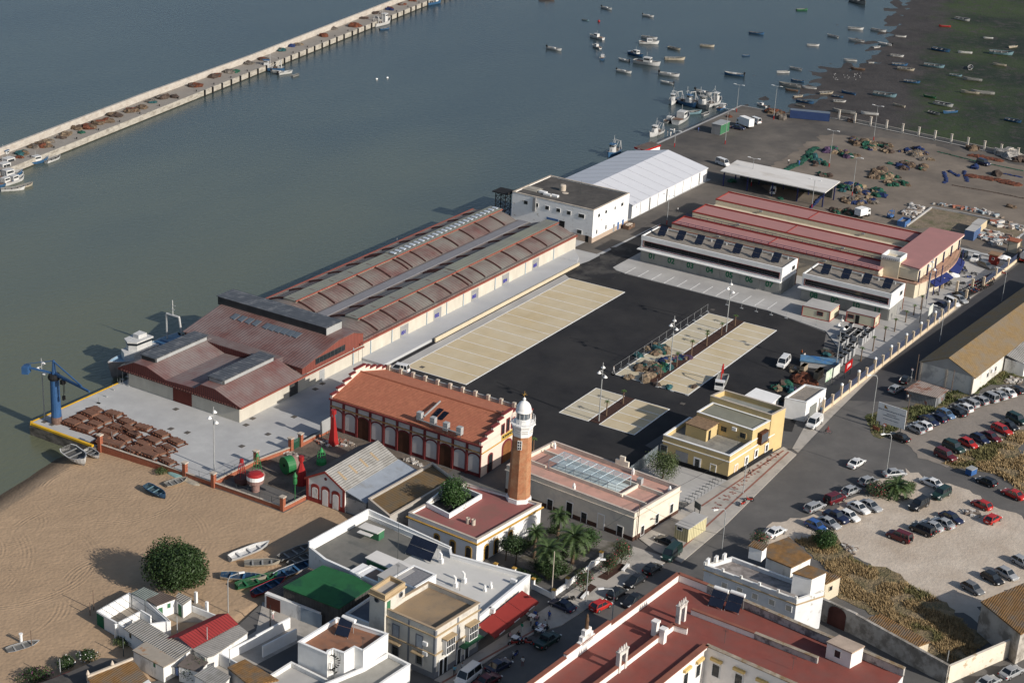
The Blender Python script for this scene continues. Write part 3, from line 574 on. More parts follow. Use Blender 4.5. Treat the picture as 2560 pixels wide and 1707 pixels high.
door(b,*fA,(1,2,370,470),3.4,2.9,m_blue,'sliding_door',z0=1.9 if False else 1.2); door(b,*fA,(1,2,457,500),1.6,2.8,m_black,'doorway',z0=1.2); door(b,*fA,(1,2,687,628),.95,1.7,m_black,'doorway')
for x,y,m_ in ((932,530,m_steel),(972,507,m_blue),(1018,455,m_blue)): door(b,*fB,(1,2,x,y),.95,2.0,m_,'door',z0=.1)
mb=MB(); wbox(mb,(358.4,189.3),Vector((1,0)),Vector((0,-1)),0,19,0,1.25,-.02,.05); wbox(mb,(358.4,189.3),Vector((0,1)),Vector((-1,0)),0,7,0,1.6,-.02,.05); mb.build('plinth',mat('plinth_stone',(.42,.33,.26),var=.12),b)
for x,y in ((285,200),(328,222),(390,233)):
    q=g(1,2,x,y,8.5); mb=MB(); mb.obox(q[0],q[1],0,.9,2.2,8.36,8.85); mb.build('air_conditioner',m_wht,b)
q=g(1,2,465,180,8.4); mb=MB(); mb.lathe([(.85,8.36),(.85,9.7),(.6,9.95)],q[0],q[1],18); mb.build('water_tank',m_cope,b,smooth=False)
q=g(1,2,490,205,8.4); MB().lathe([(.85,8.36),(.85,8.42)],q[0],q[1],18).build('tank_lid',m_cope,b)
q=g(1,2,630,220,8.4); MB().tube((q[0],q[1],8.3),(q[0],q[1],12.3),.05,.02).build('aerial',m_iron,b)
q=g(1,2,190,170,8.4); mb=MB(); mb.obox(q[0],q[1],0,3.4,4.2,8.36,8.5); mb.obox(q[0]+.3,q[1],0,2.4,3.4,8.5,8.62); mb.build('roof_hatch',mat('sheet_patch',(.30,.28,.24),var=.15),b)
MB().box(357.9,358.35,205.9,206.7,4.9,8.5).build('duct',m_steel,b)
# gantry on the water side of the port building
t=thing('loading_gantry','black iron lattice gantry standing by the water at the port building','gantry',(360,217,0))
mb=MB(); 
for x in (358.6,361.2):
    for y in (215.2,218.2): mb.tube((x,y,0),(x,y,7.6),.12,n=6)
mb.build('legs',m_black,t)
mb=MB()
for k in range(6):
    z=.3+k*1.2
    for x in (358.6,361.2): mb.tube((x,215.2,z),(x,218.2,z+1.15),.07,n=5); mb.tube((x,218.2,z),(x,215.2,z+1.15),.07,n=5)
    for y in (215.2,218.2): mb.tube((358.6,y,z),(361.2,y,z+1.15),.07,n=5)
mb.build('bracing',m_black,t)
mb=MB(); mb.box(357.6,362,213.9,218.8,7.6,7.85); mb.box(357.6,362,213.9,214.1,7.85,8.3); mb.build('platform',m_black,t)
# =============== marquee ===============
b=thing('white_marquee','very long white fabric marquee with pitched roof on the quay','marquee',(406,204,0))
x0,x1,y0,y1,ze,zr,yc=382.5,428.2,190.8,216.4,3.75,6.55,203.6
MB().box(x0+.1,x1-.1,y0+.1,y1-.1,-.1,ze-.05).build('wall',m_tent2,b)
mb=MB(); mb.add([(x0,y0-.25,ze),(x1,y0-.25,ze),(x1,yc,zr),(x0,yc,zr),(x0,y1+.25,ze),(x1,y1+.25,ze),(x0,y0-.25,ze-.25),(x1,y0-.25,ze-.25),(x1,y1+.25,ze-.25),(x0,y1+.25,ze-.25)],[(0,1,2,3),(3,2,5,4),(0,3,4,9,6),(2,1,7,8,5),(1,0,6,7),(4,5,8,9)]); mb.build('roof',m_tent,b)
mb=MB()
for i in range(10):
    x=x0+(x1-x0)*i/9
    for ya,za,yb,zb in ((y0-.25,ze,yc,zr),(yc,zr,y1+.25,ze)): mb.tube((x,ya,za+.02),(x,yb,zb+.02),.05,n=4)
mb.build('roof_seam',mat('seam_grey',(.45,.46,.48),var=.05),b)
mb=MB()
for i in range(10): x=x0+(x1-x0)*i/9; mb.box(x-.07,x+.07,y0-.02,y0+.12,0,ze)
mb.build('frame_post',m_gal,b)
mb=MB(); 
for i in (2,4,8): x=x0+(x1-x0)*i/9+.3; mb.box(x,x+.12,y0-.04,y0+.1,0,ze-.2)
mb.build('wall_gap',m_black,b)
# =============== numbered offices ===============
def office(y0,y1,nums,npan,lab,first):
    b=thing('office_block',lab,'office',(358.5,(y0+y1)/2,0))
    MB().box(354.3,363.2,y0,y1,0,3.2).build('wall',m_conw,b,label='bare concrete ground floor')
    MB().box(353.2,363.3,y0-.1,y1+.6,3.2,3.42).build('canopy_slab',m_wht,b)
    mb=MB(); mb.box(354.9,363.2,y0,y1,3.42,6.0); mb.box(354.1,354.9,y0,y0+.5,3.42,6.0); mb.box(354.1,354.9,y1-.5,y1,3.42,6.0); mb.box(354.1,354.9,y0+.5,y1-.5,3.42,3.95); mb.build('upper_wall',m_wht,b)
    ring(MB(),[(354.05,y0-.05),(363.25,y0-.05),(363.25,y1+.05),(354.05,y1+.05)],5.55,6.7,.3).build('parapet',m_wht,b)
    MB().box(354.3,363,y0+.2,y1-.2,6.0,6.35).build('roof',m_grav,b)
    mb=MB(); ring(mb,[(354.34,y0+.26),(362.96,y0+.26),(362.96,y1-.26),(354.34,y1-.26)],6.3,6.45,.35); mb.build('roof_edge',m_bit,b)
    o=MB().box(354.8,354.88,y0+.55,y1-.55,4.0,5.5).build('window_band',m_glass,b)
    mb=MB(); mb.box(354.0,354.12,y0+.5,y1-.5,3.95,4.06); mb.box(354.0,354.12,y0+.5,y1-.5,5.44,5.55); mb.box(354.0,354.12,y0+.5,y0+.62,4.06,5.44); mb.box(354.0,354.12,y1-.62,y1-.5,4.06,5.44); mb.build('frame',m_mar,o)
    mb=MB(); n=int((y1-y0)/2)
    for i in range(n): y=y0+.6+(y1-y0-1.2)*i/n; mb.box(354.7,354.8,y,y+.06,4.0,5.5)
    mb.build('mullions',m_iron,o)
    for i,s in enumerate(nums):
        y=y1-3.2-i*5.15; text(s,1.9,m_txtg,b,'lettering',(354.22,y,1.95),(0,-1,0),(0,0,1)); MB().box(354.22,354.3,y-2.6,y+1.0,.1,2.95).build('bay_door',mat('concrete_door',(.27,.27,.25),var=.1),b)
    for i in range(npan):
        y=y1-4.2-i*5.0+(.6 if first else .2); solar(b,357.2,y,6.35,0,2.0,2.6,2,.25,45)
    win(b,(354.1,y0),(363.2,y0),None,1.6,.9,fm=m_gal,pm=m_glass,uz=(6.8,5.0))
    MB().box(363.2,363.5,y0-.1,y1+.1,0,6.9).build('rear_screen',mat('rust_screen',(.2,.07,.04),var=.2),b)
    door(b,(354.1,y0),(363.2,y0),None,2.0,2.3,m_steel,'door',uz=6.6)
    mb=MB(); mb.tube((362.6,y1-1,6.9),(362.6,y0+1,6.9),.07,n=6); mb.tube((362.2,y1-1,6.7),(362.2,y0+1,6.7),.07,n=6)
    for i in range(int((y1-y0)/4)): y=y0+2+4*i; mb.lathe([(.25,6.35),(.25,6.8),(.1,6.95)],361.9,y,8)
    mb.build('roof_pipes',m_gal,b)
office(136.4,173.4,['01','02','03','04','05','06','07'],7,'long white office block with concrete base, green numbers 01 to 07 and solar panels',True)
office(109.8,131.3,['08','09','10','11'],4,'shorter white office block with green numbers 08 to 11, behind site cabins',False)
# =============== red roofed fish warehouse ===============
b=thing('fish_warehouse','cream warehouse with three parallel stepped red felt roofs and a porticoed end','warehouse',(387,145,0))
MB().box(370,404,118.5,173,-.1,4.6).build('wall',m_cream,b)
for k,(x0,x1,z) in enumerate(((369.8,376.4,5.9),(381.6,388.8,6.0),(395.5,403.2,6.0))):
    MB().box(x0,x1+2.2,118.6,173,4.55,z-.25).build('wall',m_cream,b)
    MB().box(x0+.02,x1,118.6,172.95,z-.24,z-.04).build('roof',m_redroof,b)
    mb=MB(); mb.box(x0-.02,x0+.22,118.5,173.1,z-.23,z+.12); mb.box(x1,x1+.35,118.5,173.1,z-.23,z+.3); mb.box(x0+.22,x1,172.8,173.1,z-.23,z+.12); mb.box(x0+.3,x1,147.1,147.35,z-.039,z+.06); mb.build('roof_edge',m_bred,b)
    mb=MB(); mb.add([(x1+.36,118.4,z+.25),(x1+2.3,118.4,z-.5),(x1+2.3,173.2,z-.5),(x1+.36,173.2,z+.25),(x1+.36,118.4,z-.24),(x1+2.3,118.4,z-.9),(x1+2.3,173.2,z-.9),(x1+.36,173.2,z-.24)],[(0,1,2,3),(0,4,5,1),(1,5,6,2),(2,6,7,3),(3,7,4,0)]); mb.build('gutter_roof',mat('blue_grey_sheet',(.24,.26,.31),var=.08,rough=.5),b)
    for y in (160,132): MB().box(x0-.5,x0-.05,y-.4,y+.4,z-.7,z-.4).build('floodlight',m_steel,b)
for x in (369.7,376.6):
    mb=MB(); mb.tube((x,119,6.75),(x,172.5,6.75),.06,n=5); mb.tube((x,119,6.3),(x,172.5,6.3),.05,n=5)
    for i in range(28): mb.tube((x,119+i*1.98,5.8),(x,119+i*1.98,6.75),.04,n=4)
    mb.build('railing',m_navy,b)
MB().prism([(373.2,110.2),(405.6,110.2),(405.6,118.4),(377.5,118.4),(373.2,114.6)],4.2,6.75).build('wall',m_cream,b)
MB().prism([(373.0,109.9),(406.2,109.7),(405.9,118.5),(377.5,118.5),(373.8,114.6)],7.15,7.45,0).build('roof',m_redroof,b,label='large red end roof')
MB().prism([(373.0,109.9),(406.2,109.7),(405.9,118.5),(377.5,118.5),(373.8,114.6)],6.85,7.14).build('soffit',m_pinkw,b)
# curved terrace storey
n=18; arc=[(372.5+33.5*i/n,110.2-2.7*math.sin(math.pi*i/n)) for i in range(n+1)]
MB().prism(arc+[(406,118.4),(372.5,118.4)],0,3.5).build('wall',m_cream,b)
MB().prism([(x,y-.3) for x,y in arc]+[(406,118.3),(372.5,118.3)],3.5,3.8).build('terrace',mat('terrace_tile',(.42,.26,.19),var=.1),b)
mb=MB()
for (xa,ya),(xb,yb) in zip(arc,arc[1:]):
    mb.tube((xa,ya-.25,4.8),(xb,yb-.25,4.8),.04,n=4); mb.tube((xa,ya-.25,4.35),(xb,yb-.25,4.35),.03,n=4); mb.tube((xa,ya-.25,3.8),(xa,ya-.25,4.8),.03,n=4)
mb.build('railing',m_iron,b)
mb=MB(); 
for x in (374,380,386,392,398,404): mb.box(x-.16,x+.16,109.9,110.16,3.8,6.8)
mb.build('column',m_navy,b)
for (x,y,z) in ((374.2,107.6,6.6),(377.6,107.2,6.8),(381,106.8,6.8),(396,106.6,6.8)): MB().tube((x,y,0),(x,y,z),.14,n=8).build('mast',m_navy,b)
mb=MB(); k=arc[3:16]
for i,((xa,ya),(xb,yb)) in enumerate(zip(k,k[1:])):
    if i==5: continue
    mb.add([(xa,ya-.1,3.2),(xb,yb-.1,3.2),(xb,yb-1.9,2.3),(xa,ya-1.9,2.3),(xa,ya-1.9,2.05),(xb,yb-1.9,2.05),(xa,ya-.1,3.1),(xb,yb-.1,3.1)],[(3,2,1,0),(4,5,2,3),(6,7,5,4)])
mb.build('awning',mat('awning_blue',(.015,.025,.12),var=.1),b)
MB().box(373,377.8,114.8,119.4,0,8.0).build('tower',m_cream,b); ring(MB(),rect(373,377.8,114.8,119.4),8.0,8.9,.25).build('tower_parapet',m_wht,b)
mb=MB()
for i in range(8): mb.box(372.9,373.02,115.2+i*.5,115.4+i*.5,8.15,8.35)
mb.build('vent_hole',m_black,b)
# open canopy
b=thing('quay_canopy','long white open sided canopy roof shading parked vans on the yard','canopy',(431,170,0))
mb=MB(); z1,z2=4.6,5.3; mb.add([(425.3,154.2,z1),(436.2,154.2,z2),(436.2,185.5,z2),(425.3,185.5,z1),(425.3,154.2,z1-.25),(436.2,154.2,z2-.25),(436.2,185.5,z2-.25),(425.3,185.5,z1-.25)],[(0,1,2,3),(7,6,5,4),(0,4,5,1),(1,5,6,2),(2,6,7,3),(3,7,4,0)]); mb.build('roof',m_canw,b)
for y in (155,162.5,170,177.5,184.8):
    for x in (426.5,434.8): MB().box(x-.15,x+.15,y-.15,y+.15,0,4.5).build('post',m_navy,b)
MB().box(436.0,436.15,156,184,0,3.6).build('rear_screen',m_iron,b)
# =============== orange tiled warehouse ===============
b=thing('tiled_warehouse','cream and maroon warehouse with orange tiled roof and stepped gables','warehouse',(241,158,0))
X0,X1,Y0,Y1=232.0,249.2,141.5,174.9; XR=240.6
mb=MB(); mb.box(X0,X1,Y0,Y1,0,6.3); mb.build('wall',m_pinkw,b)
mb=MB(); mb.add([(X0-.15,Y0+.3,6.55),(X0-.15,Y1-.3,6.55),(XR,Y1-.3,8.9),(XR,Y0+.3,8.9),(X1-.4,Y0+.3,6.5),(X1-.4,Y1-.3,6.5),(X0-.15,Y0+.3,6.3),(X0-.15,Y1-.3,6.3),(X1-.4,Y0+.3,6.3),(X1-.4,Y1-.3,6.3)],[(0,3,2,1),(3,4,5,2),(0,1,7,6),(4,8,9,5),(0,6,8,4,3),(1,2,5,9,7)]); mb.build('roof',m_tile,b)
MB().tube((XR,Y0+.3,8.92),(XR,Y1-.3,8.92),.16,n=8).build('ridge_tiles',m_brick,b)
for yg in (Y0,Y1-.45):
    mb=MB(); prf=[]
    for i,(xa,xb,z) in enumerate(((X0-.2,X0+1.6,7.0),(X0+1.6,X0+3.6,7.7),(X0+3.6,X0+5.6,8.4),(X0+5.6,XR-1.6,9.1),(XR-1.6,XR+1.6,9.7),(XR+1.6,X1-5.6,9.1),(X1-5.6,X1-3.6,8.4),(X1-3.6,X1-1.6,7.7),(X1-1.6,X1+.2,7.0))):
        mb.box(xa,xb,yg,yg+.45,6.25,z); prf.append((xa,xb,z))
    mb.build('stepped_gable',m_pinkw,b); mb=MB()
    for xa,xb,z in prf: mb.box(xa-.1,xb+.1,yg-.1,yg+.55,z,z+.22)
    mb.build('coping',m_mar,b)
bay=[710,822,940,1062,1183,1303,1428,1550,1677,1808,1937,2068]; pa,pb=(X0,Y1),(X0,Y0)
us=[onw(pa,pb,2,1,x,640+(x-710)*.353)[0] for x in bay]; us=[ (Y1-Y0)*i/11 for i in range(12)]
a,n,L=wdir(pa,pb)
mb=MB()
for u in us: wbox(mb,pa,a,n,max(0,u-.22),min(L,u+.22),0,6.3,-.02,.22)
mb.build('pilaster',m_mar,b)
mb=MB(); wbox(mb,pa,a,n,-.2,L+.2,6.0,6.3,.0,.4); mb.build('cornice',m_mar,b)
mb=MB(); wbox(mb,pa,a,n,0,L,4.72,4.86,.0,.3); mb.build('string_course',mat('gilt_strip',(.20,.12,.05),var=.2),b)
def archpts(u,w,z0,zs,k=8): return [(u-w/2,z0)]+[(u-w/2*math.cos(math.pi*i/k),zs+w*.32*math.sin(math.pi*i/k)) for i in range(k+1)]+[(u+w/2,z0)]
def archslab(mb,p0,a,n,pts,d0,d1,mi=0):
    k=len(pts); vs=[(p0[0]+a.x*u+n.x*d,p0[1]+a.y*u+n.y*d,z) for d in (d0,d1) for u,z in pts]; mb.add(vs,[tuple(range(k,2*k)),tuple(range(k-1,-1,-1))]+[(i,(i+1)%k,k+(i+1)%k,k+i) for i in range(k)],mi)
for i in range(11):
    uc=(us[i]+us[i+1])/2; w_=us[i+1]-us[i]-.75; isd=i in (2,5,8)
    mb=MB(); archslab(mb,pa,a,n,archpts(uc,w_+.45,0,3.6),-.02,.06); o=mb.build('arch_surround',m_mar,b)
    mb=MB(); archslab(mb,pa,a,n,archpts(uc,w_,0 if isd else .7,3.45),.0,.10); mb.build('door' if isd else 'blind_arch',m_wood if isd else m_greyw,o)
    mb=MB(); wbox(mb,pa,a,n,us[i]+.3,us[i+1]-.3,4.95,5.9,-.02,.07); mb.build('panel',m_greyw,b)
mb=MB(); wbox(mb,pa,a,n,0,L,0,.65,-.02,.05); mb.build('plinth',m_mar,b)
mb=MB()
for i in range(12): y=Y0+1+(Y1-Y0-2)*i/11; mb.box(X1-.4,X1+.2,y-.3,y+.3,6.3,7.5)
mb.box(X1-.1,X1+.1,Y0,Y1,6.3,6.8); mb.build('rear_parapet',m_cope,b)
mb=MB(); mb.box(X1-.12,X1+.12,Y0,Y1,6.95,7.1); mb.build('rear_rail',m_gal,b)
for x,y in ((1505,700),(1628,745),(1747,790),(1870,830)):
    q=g(2,1,x,y,7.5); zz=6.55+(q[0]-X0)*.273; o=MB().obox(q[0],q[1],0,.9,1.0,zz+.5,zz+2.0).build('air_conditioner',m_gal,b); mb=MB()
    for dx in (-.4,.4):
        for dy in (-.45,.45): mb.tube((q[0]+dx,q[1]+dy,zz-.2),(q[0]+dx,q[1]+dy,zz+.5),.04,n=4)
    mb.build('stand',m_iron,o)
p=[g(2,1,1500,730,7.4),g(2,1,1880,860,7.4)]; mb=MB(); mb.tube((p[0][0],p[0][1],7.7),(p[1][0],p[1][1],7.7),.14,n=6); q0,q1=g(2,1,1540,700,7.6),g(2,1,1690,560,8.6); mb.tube((q0[0],q0[1],7.9),(q1[0],q1[1],8.9),.2,n=6); mb.build('ducting',m_steel,b)
for x,y in ((1670,640),(1720,665)): q=g(2,1,x,y,8); zz=6.55+(q[0]-X0)*.273; mb=MB(); f=.273; mb.add([(q[0]-1.2,q[1]-.55,zz-1.2*f+.15),(q[0]+1.2,q[1]-.55,zz+1.2*f+.15),(q[0]+1.2,q[1]+.55,zz+1.2*f+.15),(q[0]-1.2,q[1]+.55,zz-1.2*f+.15)],[(0,1,2,3),(3,2,1,0)]); mb.build('solar_panel',m_solar,b)
fb=((X0,Y0),(X1,Y0)); a,n,L=wdir(*fb)
mb=MB(); wbox(mb,fb[0],a,n,0,L,4.55,4.75,-.02,.12); mb.build('string_course',m_ochre,b)
for u in (3.0,L-3.0):
    mb=MB(); archslab(mb,fb[0],a,n,archpts(u,1.7,0,3.2),-.02,.08); o=mb.build('arch_surround',m_mar,b); mb=MB(); archslab(mb,fb[0],a,n,archpts(u,1.2,.1,3.1),0,.12); mb.build('pane',m_glass,o)
mb=MB(); archslab(mb,fb[0],a,n,archpts(L/2,3.4,0,3.3),-.02,.1); o=mb.build('arch_surround',m_mar,b); mb=MB(); archslab(mb,fb[0],a,n,archpts(L/2,2.7,0,3.1),0,.14); mb.build('door',mat('door_wood',(.22,.09,.03),var=.2),o)
mb=MB(); wbox(mb,fb[0],a,n,L/2-2.0,L/2+2.0,4.85,5.75,0,.12); o=mb.build('tile_sign',mat('sign_yellow',(.55,.38,.08),var=.1),b); text('BONANZA',.75,m_txtk,o,'lettering',(X0+L/2,Y0-.16,5.3),(1,0,0),(0,0,1))
for du,h_ in ((-1.7,1.7),(0,2.3),(1.7,1.7)): win(b,*fb,None,.8,h_,fm=m_mar,pm=m_glass,uz=(L/2+du,7.2 if du==0 else 6.95),fr=.2)
def tp(t,z): return g(*t,z)
def qd(a,b,c,z):
    A,B,C_=tp(a,z),tp(b,z),tp(c,z); return [A,B,C_,(A[0]+C_[0]-B[0],A[1]+C_[1]-B[1])]
def cen(p,z=0): return (sum(q[0] for q in p)/len(p),sum(q[1] for q in p)/len(p),z)
def gn(x,y,z=0): return g(0,0,x*3.672,y*3.672,z)
def simple(name,label,cat,pts,h,wm,rm,par=.5,**k):
    b=thing(name,label,cat,cen(pts)); flat(b,pts,h,wm,rm,par,**k); return b
# =============== grey gabled store ===============
b=thing('gabled_store','small white and red gable fronted store with grey corrugated roof and skylights','store',(214,157,0))
Xa,Xb,Ya,Yb,Yr=206.9,221.8,152.8,161.0,156.9
MB().box(Xa,Xb,Ya,Yb,-.2,4.3).build('wall',m_wht2,b)
mb=MB(); mb.add([(Xa,Ya,4.3),(Xa,Yb,4.3),(Xa,Yr,6.55),(Xb,Ya,4.3),(Xb,Yb,4.3),(Xb,Yr,6.55)],[(0,2,1),(3,4,5),(0,3,5,2),(1,2,5,4)]); mb.build('gable_wall',m_wht2,b)
for nm,m_,y0_,y1_ in (('roof_slope',m_asb,Ya-.2,Yr),('roof_slope',mat('dark_sheet_roof',(.12,.10,.09),var=.2,stripe=((1,0,0),.5),sdep=.2,scol=.2),Yr,Yb+.3)):
    za,zb=(4.25,6.65) if y0_<Yr else (6.65,4.2); mb=MB(); mb.add([(Xa-.25,y0_,za),(Xb+.2,y0_,za),(Xb+.2,y1_,zb),(Xa-.25,y1_,zb),(Xa-.25,y0_,za-.12),(Xb+.2,y0_,za-.12),(Xb+.2,y1_,zb-.12),(Xa-.25,y1_,zb-.12)],[(0,1,2,3),(7,6,5,4),(0,4,5,1),(1,5,6,2),(2,6,7,3),(3,7,4,0)]); o=mb.build(nm,m_,b)
    if y0_<Yr:
        for i in range(4):
            x=208.6+i*3.1; f=lambda y:4.25+(y-Ya+.2)*2.4/(Yr-Ya+.2)+.03; mb=MB(); mb.add([(x,Ya+1.2,f(Ya+1.2)),(x+.55,Ya+1.2,f(Ya+1.2)),(x+.55,Ya+3.0,f(Ya+3.0)),(x,Ya+3.0,f(Ya+3.0))],[(0,1,2,3)]); mb.build('skylight',mat('skylight_tan',(.33,.25,.16),var=.15),o)
mb=MB(); 
for y0_,y1_,za,zb in ((Ya-.2,Yr,4.2,6.6),(Yr,Yb+.3,6.6,4.15)): mb.add([(Xa-.3,y0_,za-.35),(Xa-.3,y1_,zb-.35),(Xa-.3,y1_,zb+.05),(Xa-.3,y0_,za+.05),(Xa-.2,y0_,za-.35),(Xa-.2,y1_,zb-.35),(Xa-.2,y1_,zb+.05),(Xa-.2,y0_,za+.05)],[(0,1,2,3),(7,6,5,4),(3,2,6,7),(0,4,5,1)])
wbox(mb,(Xa,Yb),Vector((0,-1)),Vector((-1,0)),0,.5,0,4.2,0,.08); wbox(mb,(Xa,Yb),Vector((0,-1)),Vector((-1,0)),7.7,8.2,0,4.2,0,.08); wbox(mb,(Xa,Yb),Vector((0,-1)),Vector((-1,0)),.5,7.7,0,.8,0,.06); mb.build('red_trim',m_bred,b)
for i,(u,h_) in enumerate(((1.9,2.2),(4.1,2.4),(6.3,2.2))):
    mb=MB(); archslab(mb,(Xa,Yb),Vector((0,-1)),Vector((-1,0)),archpts(u,1.75,.8 if i==0 else .05,h_+.75),.0,.09); o=mb.build('door_surround',m_bred,b); mb=MB(); archslab(mb,(Xa,Yb),Vector((0,-1)),Vector((-1,0)),archpts(u,1.2,.85 if i==0 else .05,h_+.3),.0,.13); mb.build('door',m_wht2,o)
MB().tube((Xa-.05,Yr,5.1),(Xa+.05,Yr,5.1),.28,n=12).build('oculus',m_mar,b)
b=thing('lean_to_shed','blue grey lean-to roof between the gabled store and the rusty flat roof','shed',(215,150.5,0))
MB().prism([(207.2,148.6),(222,148.2),(222.2,152.7),(207.2,152.7)],0,2.8).build('wall',mat('wall_graffiti',(.42,.40,.37),var=.15,c2=(.12,.12,.12),c2amt=.3,c2scale=.9,sharp=.06,aniso=(1,1,1.5)),b)
mb=MB(); mb.add([(207,152.7,4.1),(222.3,152.7,4.1),(222.3,148.2,3.1),(207,148.5,3.1),(207,152.7,3.9),(222.3,152.7,3.9),(222.3,148.2,2.9),(207,148.5,2.9)],[(3,2,1,0),(4,5,6,7),(0,1,5,4),(1,2,6,5),(2,3,7,6),(3,0,4,7)]); mb.build('roof',mat('roof_blue_grey',(.25,.28,.32),var=.08,c2=(.20,.21,.22),c2amt=.3),b)
pts=qd((2,1,1030,1440),(2,1,1620,1110),(2,1,1820,1260),4.0); 
b=simple('patio_building','low grey walled building with rust brown flat roof beside the leafy patio tree','building',pts,4.1,mat('wall_render_grey',(.36,.34,.31),var=.12,c2=(.22,.21,.19),c2amt=.35,c2scale=.6),mat('rusty_flat_roof',(.21,.13,.055),var=.2,c2=(.13,.105,.07),c2amt=.45,c2scale=.6,sharp=.25,stripe=((.3,1,0),.5),sdep=.1,scol=.15),par=.45,cm=m_cope)
# =============== lighthouse and keeper's house ===============
HL=4.7; L1=[tp(q,HL) for q in ((3,1,2030,250),(3,1,1400,0),(2,1,1920,1290),(2,2,270,1480))]
b=thing('keepers_house','white single storey house with ochre cornice and dark red flat roof','house',cen(L1))
flat(b,L1,HL,m_wht,mat('roof_dull_red',(.27,.10,.09),var=.08,c2=(.22,.10,.085),c2amt=.4,c2scale=.3),par=.5,t=.3,cm=m_cope)
ring(MB(),L1,3.75,3.95,.1,out=.3).build('cornice',m_ochre,b)
for (x,y) in ((1660,255),(1805,330),(1950,385)):
    a,n,L=wdir(L1[1],L1[0]); u=onw(L1[1],L1[0],3,1,x,y)[0]; mb=MB(); archslab(mb,L1[1],a,n,archpts(u,1.3,.6,2.55),-.02,.07); o=mb.build('window_surround',m_ochre,b); mb=MB(); archslab(mb,L1[1],a,n,archpts(u,.85,.7,2.4),0,.11); mb.build('pane',m_glass,o)
for (x,y) in ((2110,395),(2200,340),(2330,265)):
    a,n,L=wdir(L1[0],L1[3]); u=onw(L1[0],L1[3],3,1,x,y)[0]; mb=MB(); archslab(mb,L1[0],a,n,archpts(u,1.3,.1,2.5),-.02,.07); o=mb.build('door_surround',m_ochre,b); mb=MB(); archslab(mb,L1[0],a,n,archpts(u,.85,.1,2.35),0,.11); mb.build('door',m_black,o)
for x,y in ((1945,95),(1995,110)): q=g(3,1,x,y,HL-.4); mb=MB(); mb.lathe([(.35,HL-.5),(.35,HL+.5),(.28,HL+.5),(.28,HL+.3)],q[0],q[1],12); mb.build('roof_vent',m_cope,b)
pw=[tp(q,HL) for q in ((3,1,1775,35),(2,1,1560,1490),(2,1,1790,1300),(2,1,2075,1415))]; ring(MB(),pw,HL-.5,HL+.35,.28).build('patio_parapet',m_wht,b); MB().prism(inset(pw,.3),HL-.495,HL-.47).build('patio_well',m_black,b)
lx,ly=gn(1297,1243,HL); lx+=.3; ly+=.2
b=thing('lighthouse','tall octagonal brick lighthouse with white gallery lantern and dome','lighthouse',(lx,ly,0))
zt_=lambda ny: None
def zat(npy):
    lo,hi=0,40
    for _ in range(50):
        m=(lo+hi)/2; v=CM@(Vector((lx,ly,m))-CP)
        if FPX*v.y/v.z+853.5>npy: lo=m
        else: hi=m
    return lo
zs=[zat(960+q/4.126) for q in (1165,515,485,455,410,392,345,280,270,172,140,100)]
z_b,z_s,z_l0,z_l1,z_g,z_g2,z_w,z_gl,z_d,z_dt,z_ball,z_v=zs
a8=math.pi/8
MB().lathe([(2.25,0),(2.15,z_b+.4)],lx,ly,8,a0=a8).build('base',m_wht,b)
MB().lathe([(1.95,z_b+.35),(1.62,z_s)],lx,ly,8,a0=a8).build('shaft',mat('brick_lighthouse',(.40,.17,.085),var=.2,scale=3,c2=(.46,.27,.15),c2amt=.4,c2scale=.8,sharp=.3,stripe=((0,0,1),.16),sdep=.1,scol=.2),b)
MB().lathe([(1.66,z_s),(1.72,z_l0),(1.72,z_l1+.3),(1.95,z_g),(2.15,z_g+.1),(2.15,z_g2)],lx,ly,8,a0=a8).build('collar',m_wht,b)
mb=MB()
for k in range(8):
    aa=a8+math.pi/8+k*math.pi/4; r_=1.72*math.cos(math.pi/8)+.02; 
    for i in range(-2,3):
        for j in range(2):
            cx,cy=lx+r_*math.cos(aa)-i*.22*math.sin(aa),ly+r_*math.sin(aa)+i*.22*math.cos(aa); mb.obox(cx,cy,aa,.06,.13,z_l0+.12+j*.35,z_l0+.32+j*.35)
mb.build('lattice_band',mat('lattice_grey',(.45,.43,.40),var=.1),b)
MB().lathe([(1.2,z_g2),(1.2,z_w)],lx,ly,16).build('lantern_wall',m_wht,b); MB().lathe([(1.1,z_w),(1.1,z_gl)],lx,ly,12).build('lantern_glass',m_glassb,b)
mb=MB()
for k in range(10): aa=k*math.pi/5; mb.tube((lx+1.14*math.cos(aa),ly+1.14*math.sin(aa),z_w),(lx+1.14*math.cos(aa),ly+1.14*math.sin(aa),z_gl),.04,n=4)
mb.build('mullions',m_wht,b)
pr=[(1.35,z_gl),(1.35,z_d)]+[(1.3*math.cos(t),z_d+(z_dt-z_d)*math.sin(t)) for t in [i*math.pi/2/7 for i in range(8)]]; pr[-1]=(.12,z_dt); MB().lathe(pr,lx,ly,20).build('dome',m_wht,b,smooth=True)
MB().lathe([(.05,z_dt),(.22,z_dt+.15),(.28,z_dt+.32),(.2,z_dt+.5),(.04,z_ball+.1)],lx,ly,12).build('finial_ball',m_wht,b)
mb=MB(); mb.tube((lx,ly,z_ball),(lx,ly,z_v+.5),.03,n=5); mb.tube((lx-.5,ly,z_v-.1),(lx+.5,ly,z_v-.1),.03,n=5); mb.tube((lx,ly-.5,z_v-.1),(lx,ly+.5,z_v-.1),.03,n=5); mb.build('weather_vane',m_ochre,b)
mb=MB()
for k in range(16):
    a0_=k*math.pi/8; a1_=a0_+math.pi/8; p=(lx+2.05*math.cos(a0_),ly+2.05*math.sin(a0_)); q=(lx+2.05*math.cos(a1_),ly+2.05*math.sin(a1_)); mb.tube((*p,z_g2),(*p,z_g2+1.1),.03,n=4)
    for zz in (.4,.75,1.1): mb.tube((*p,z_g2+zz),(*q,z_g2+zz),.025,n=4)
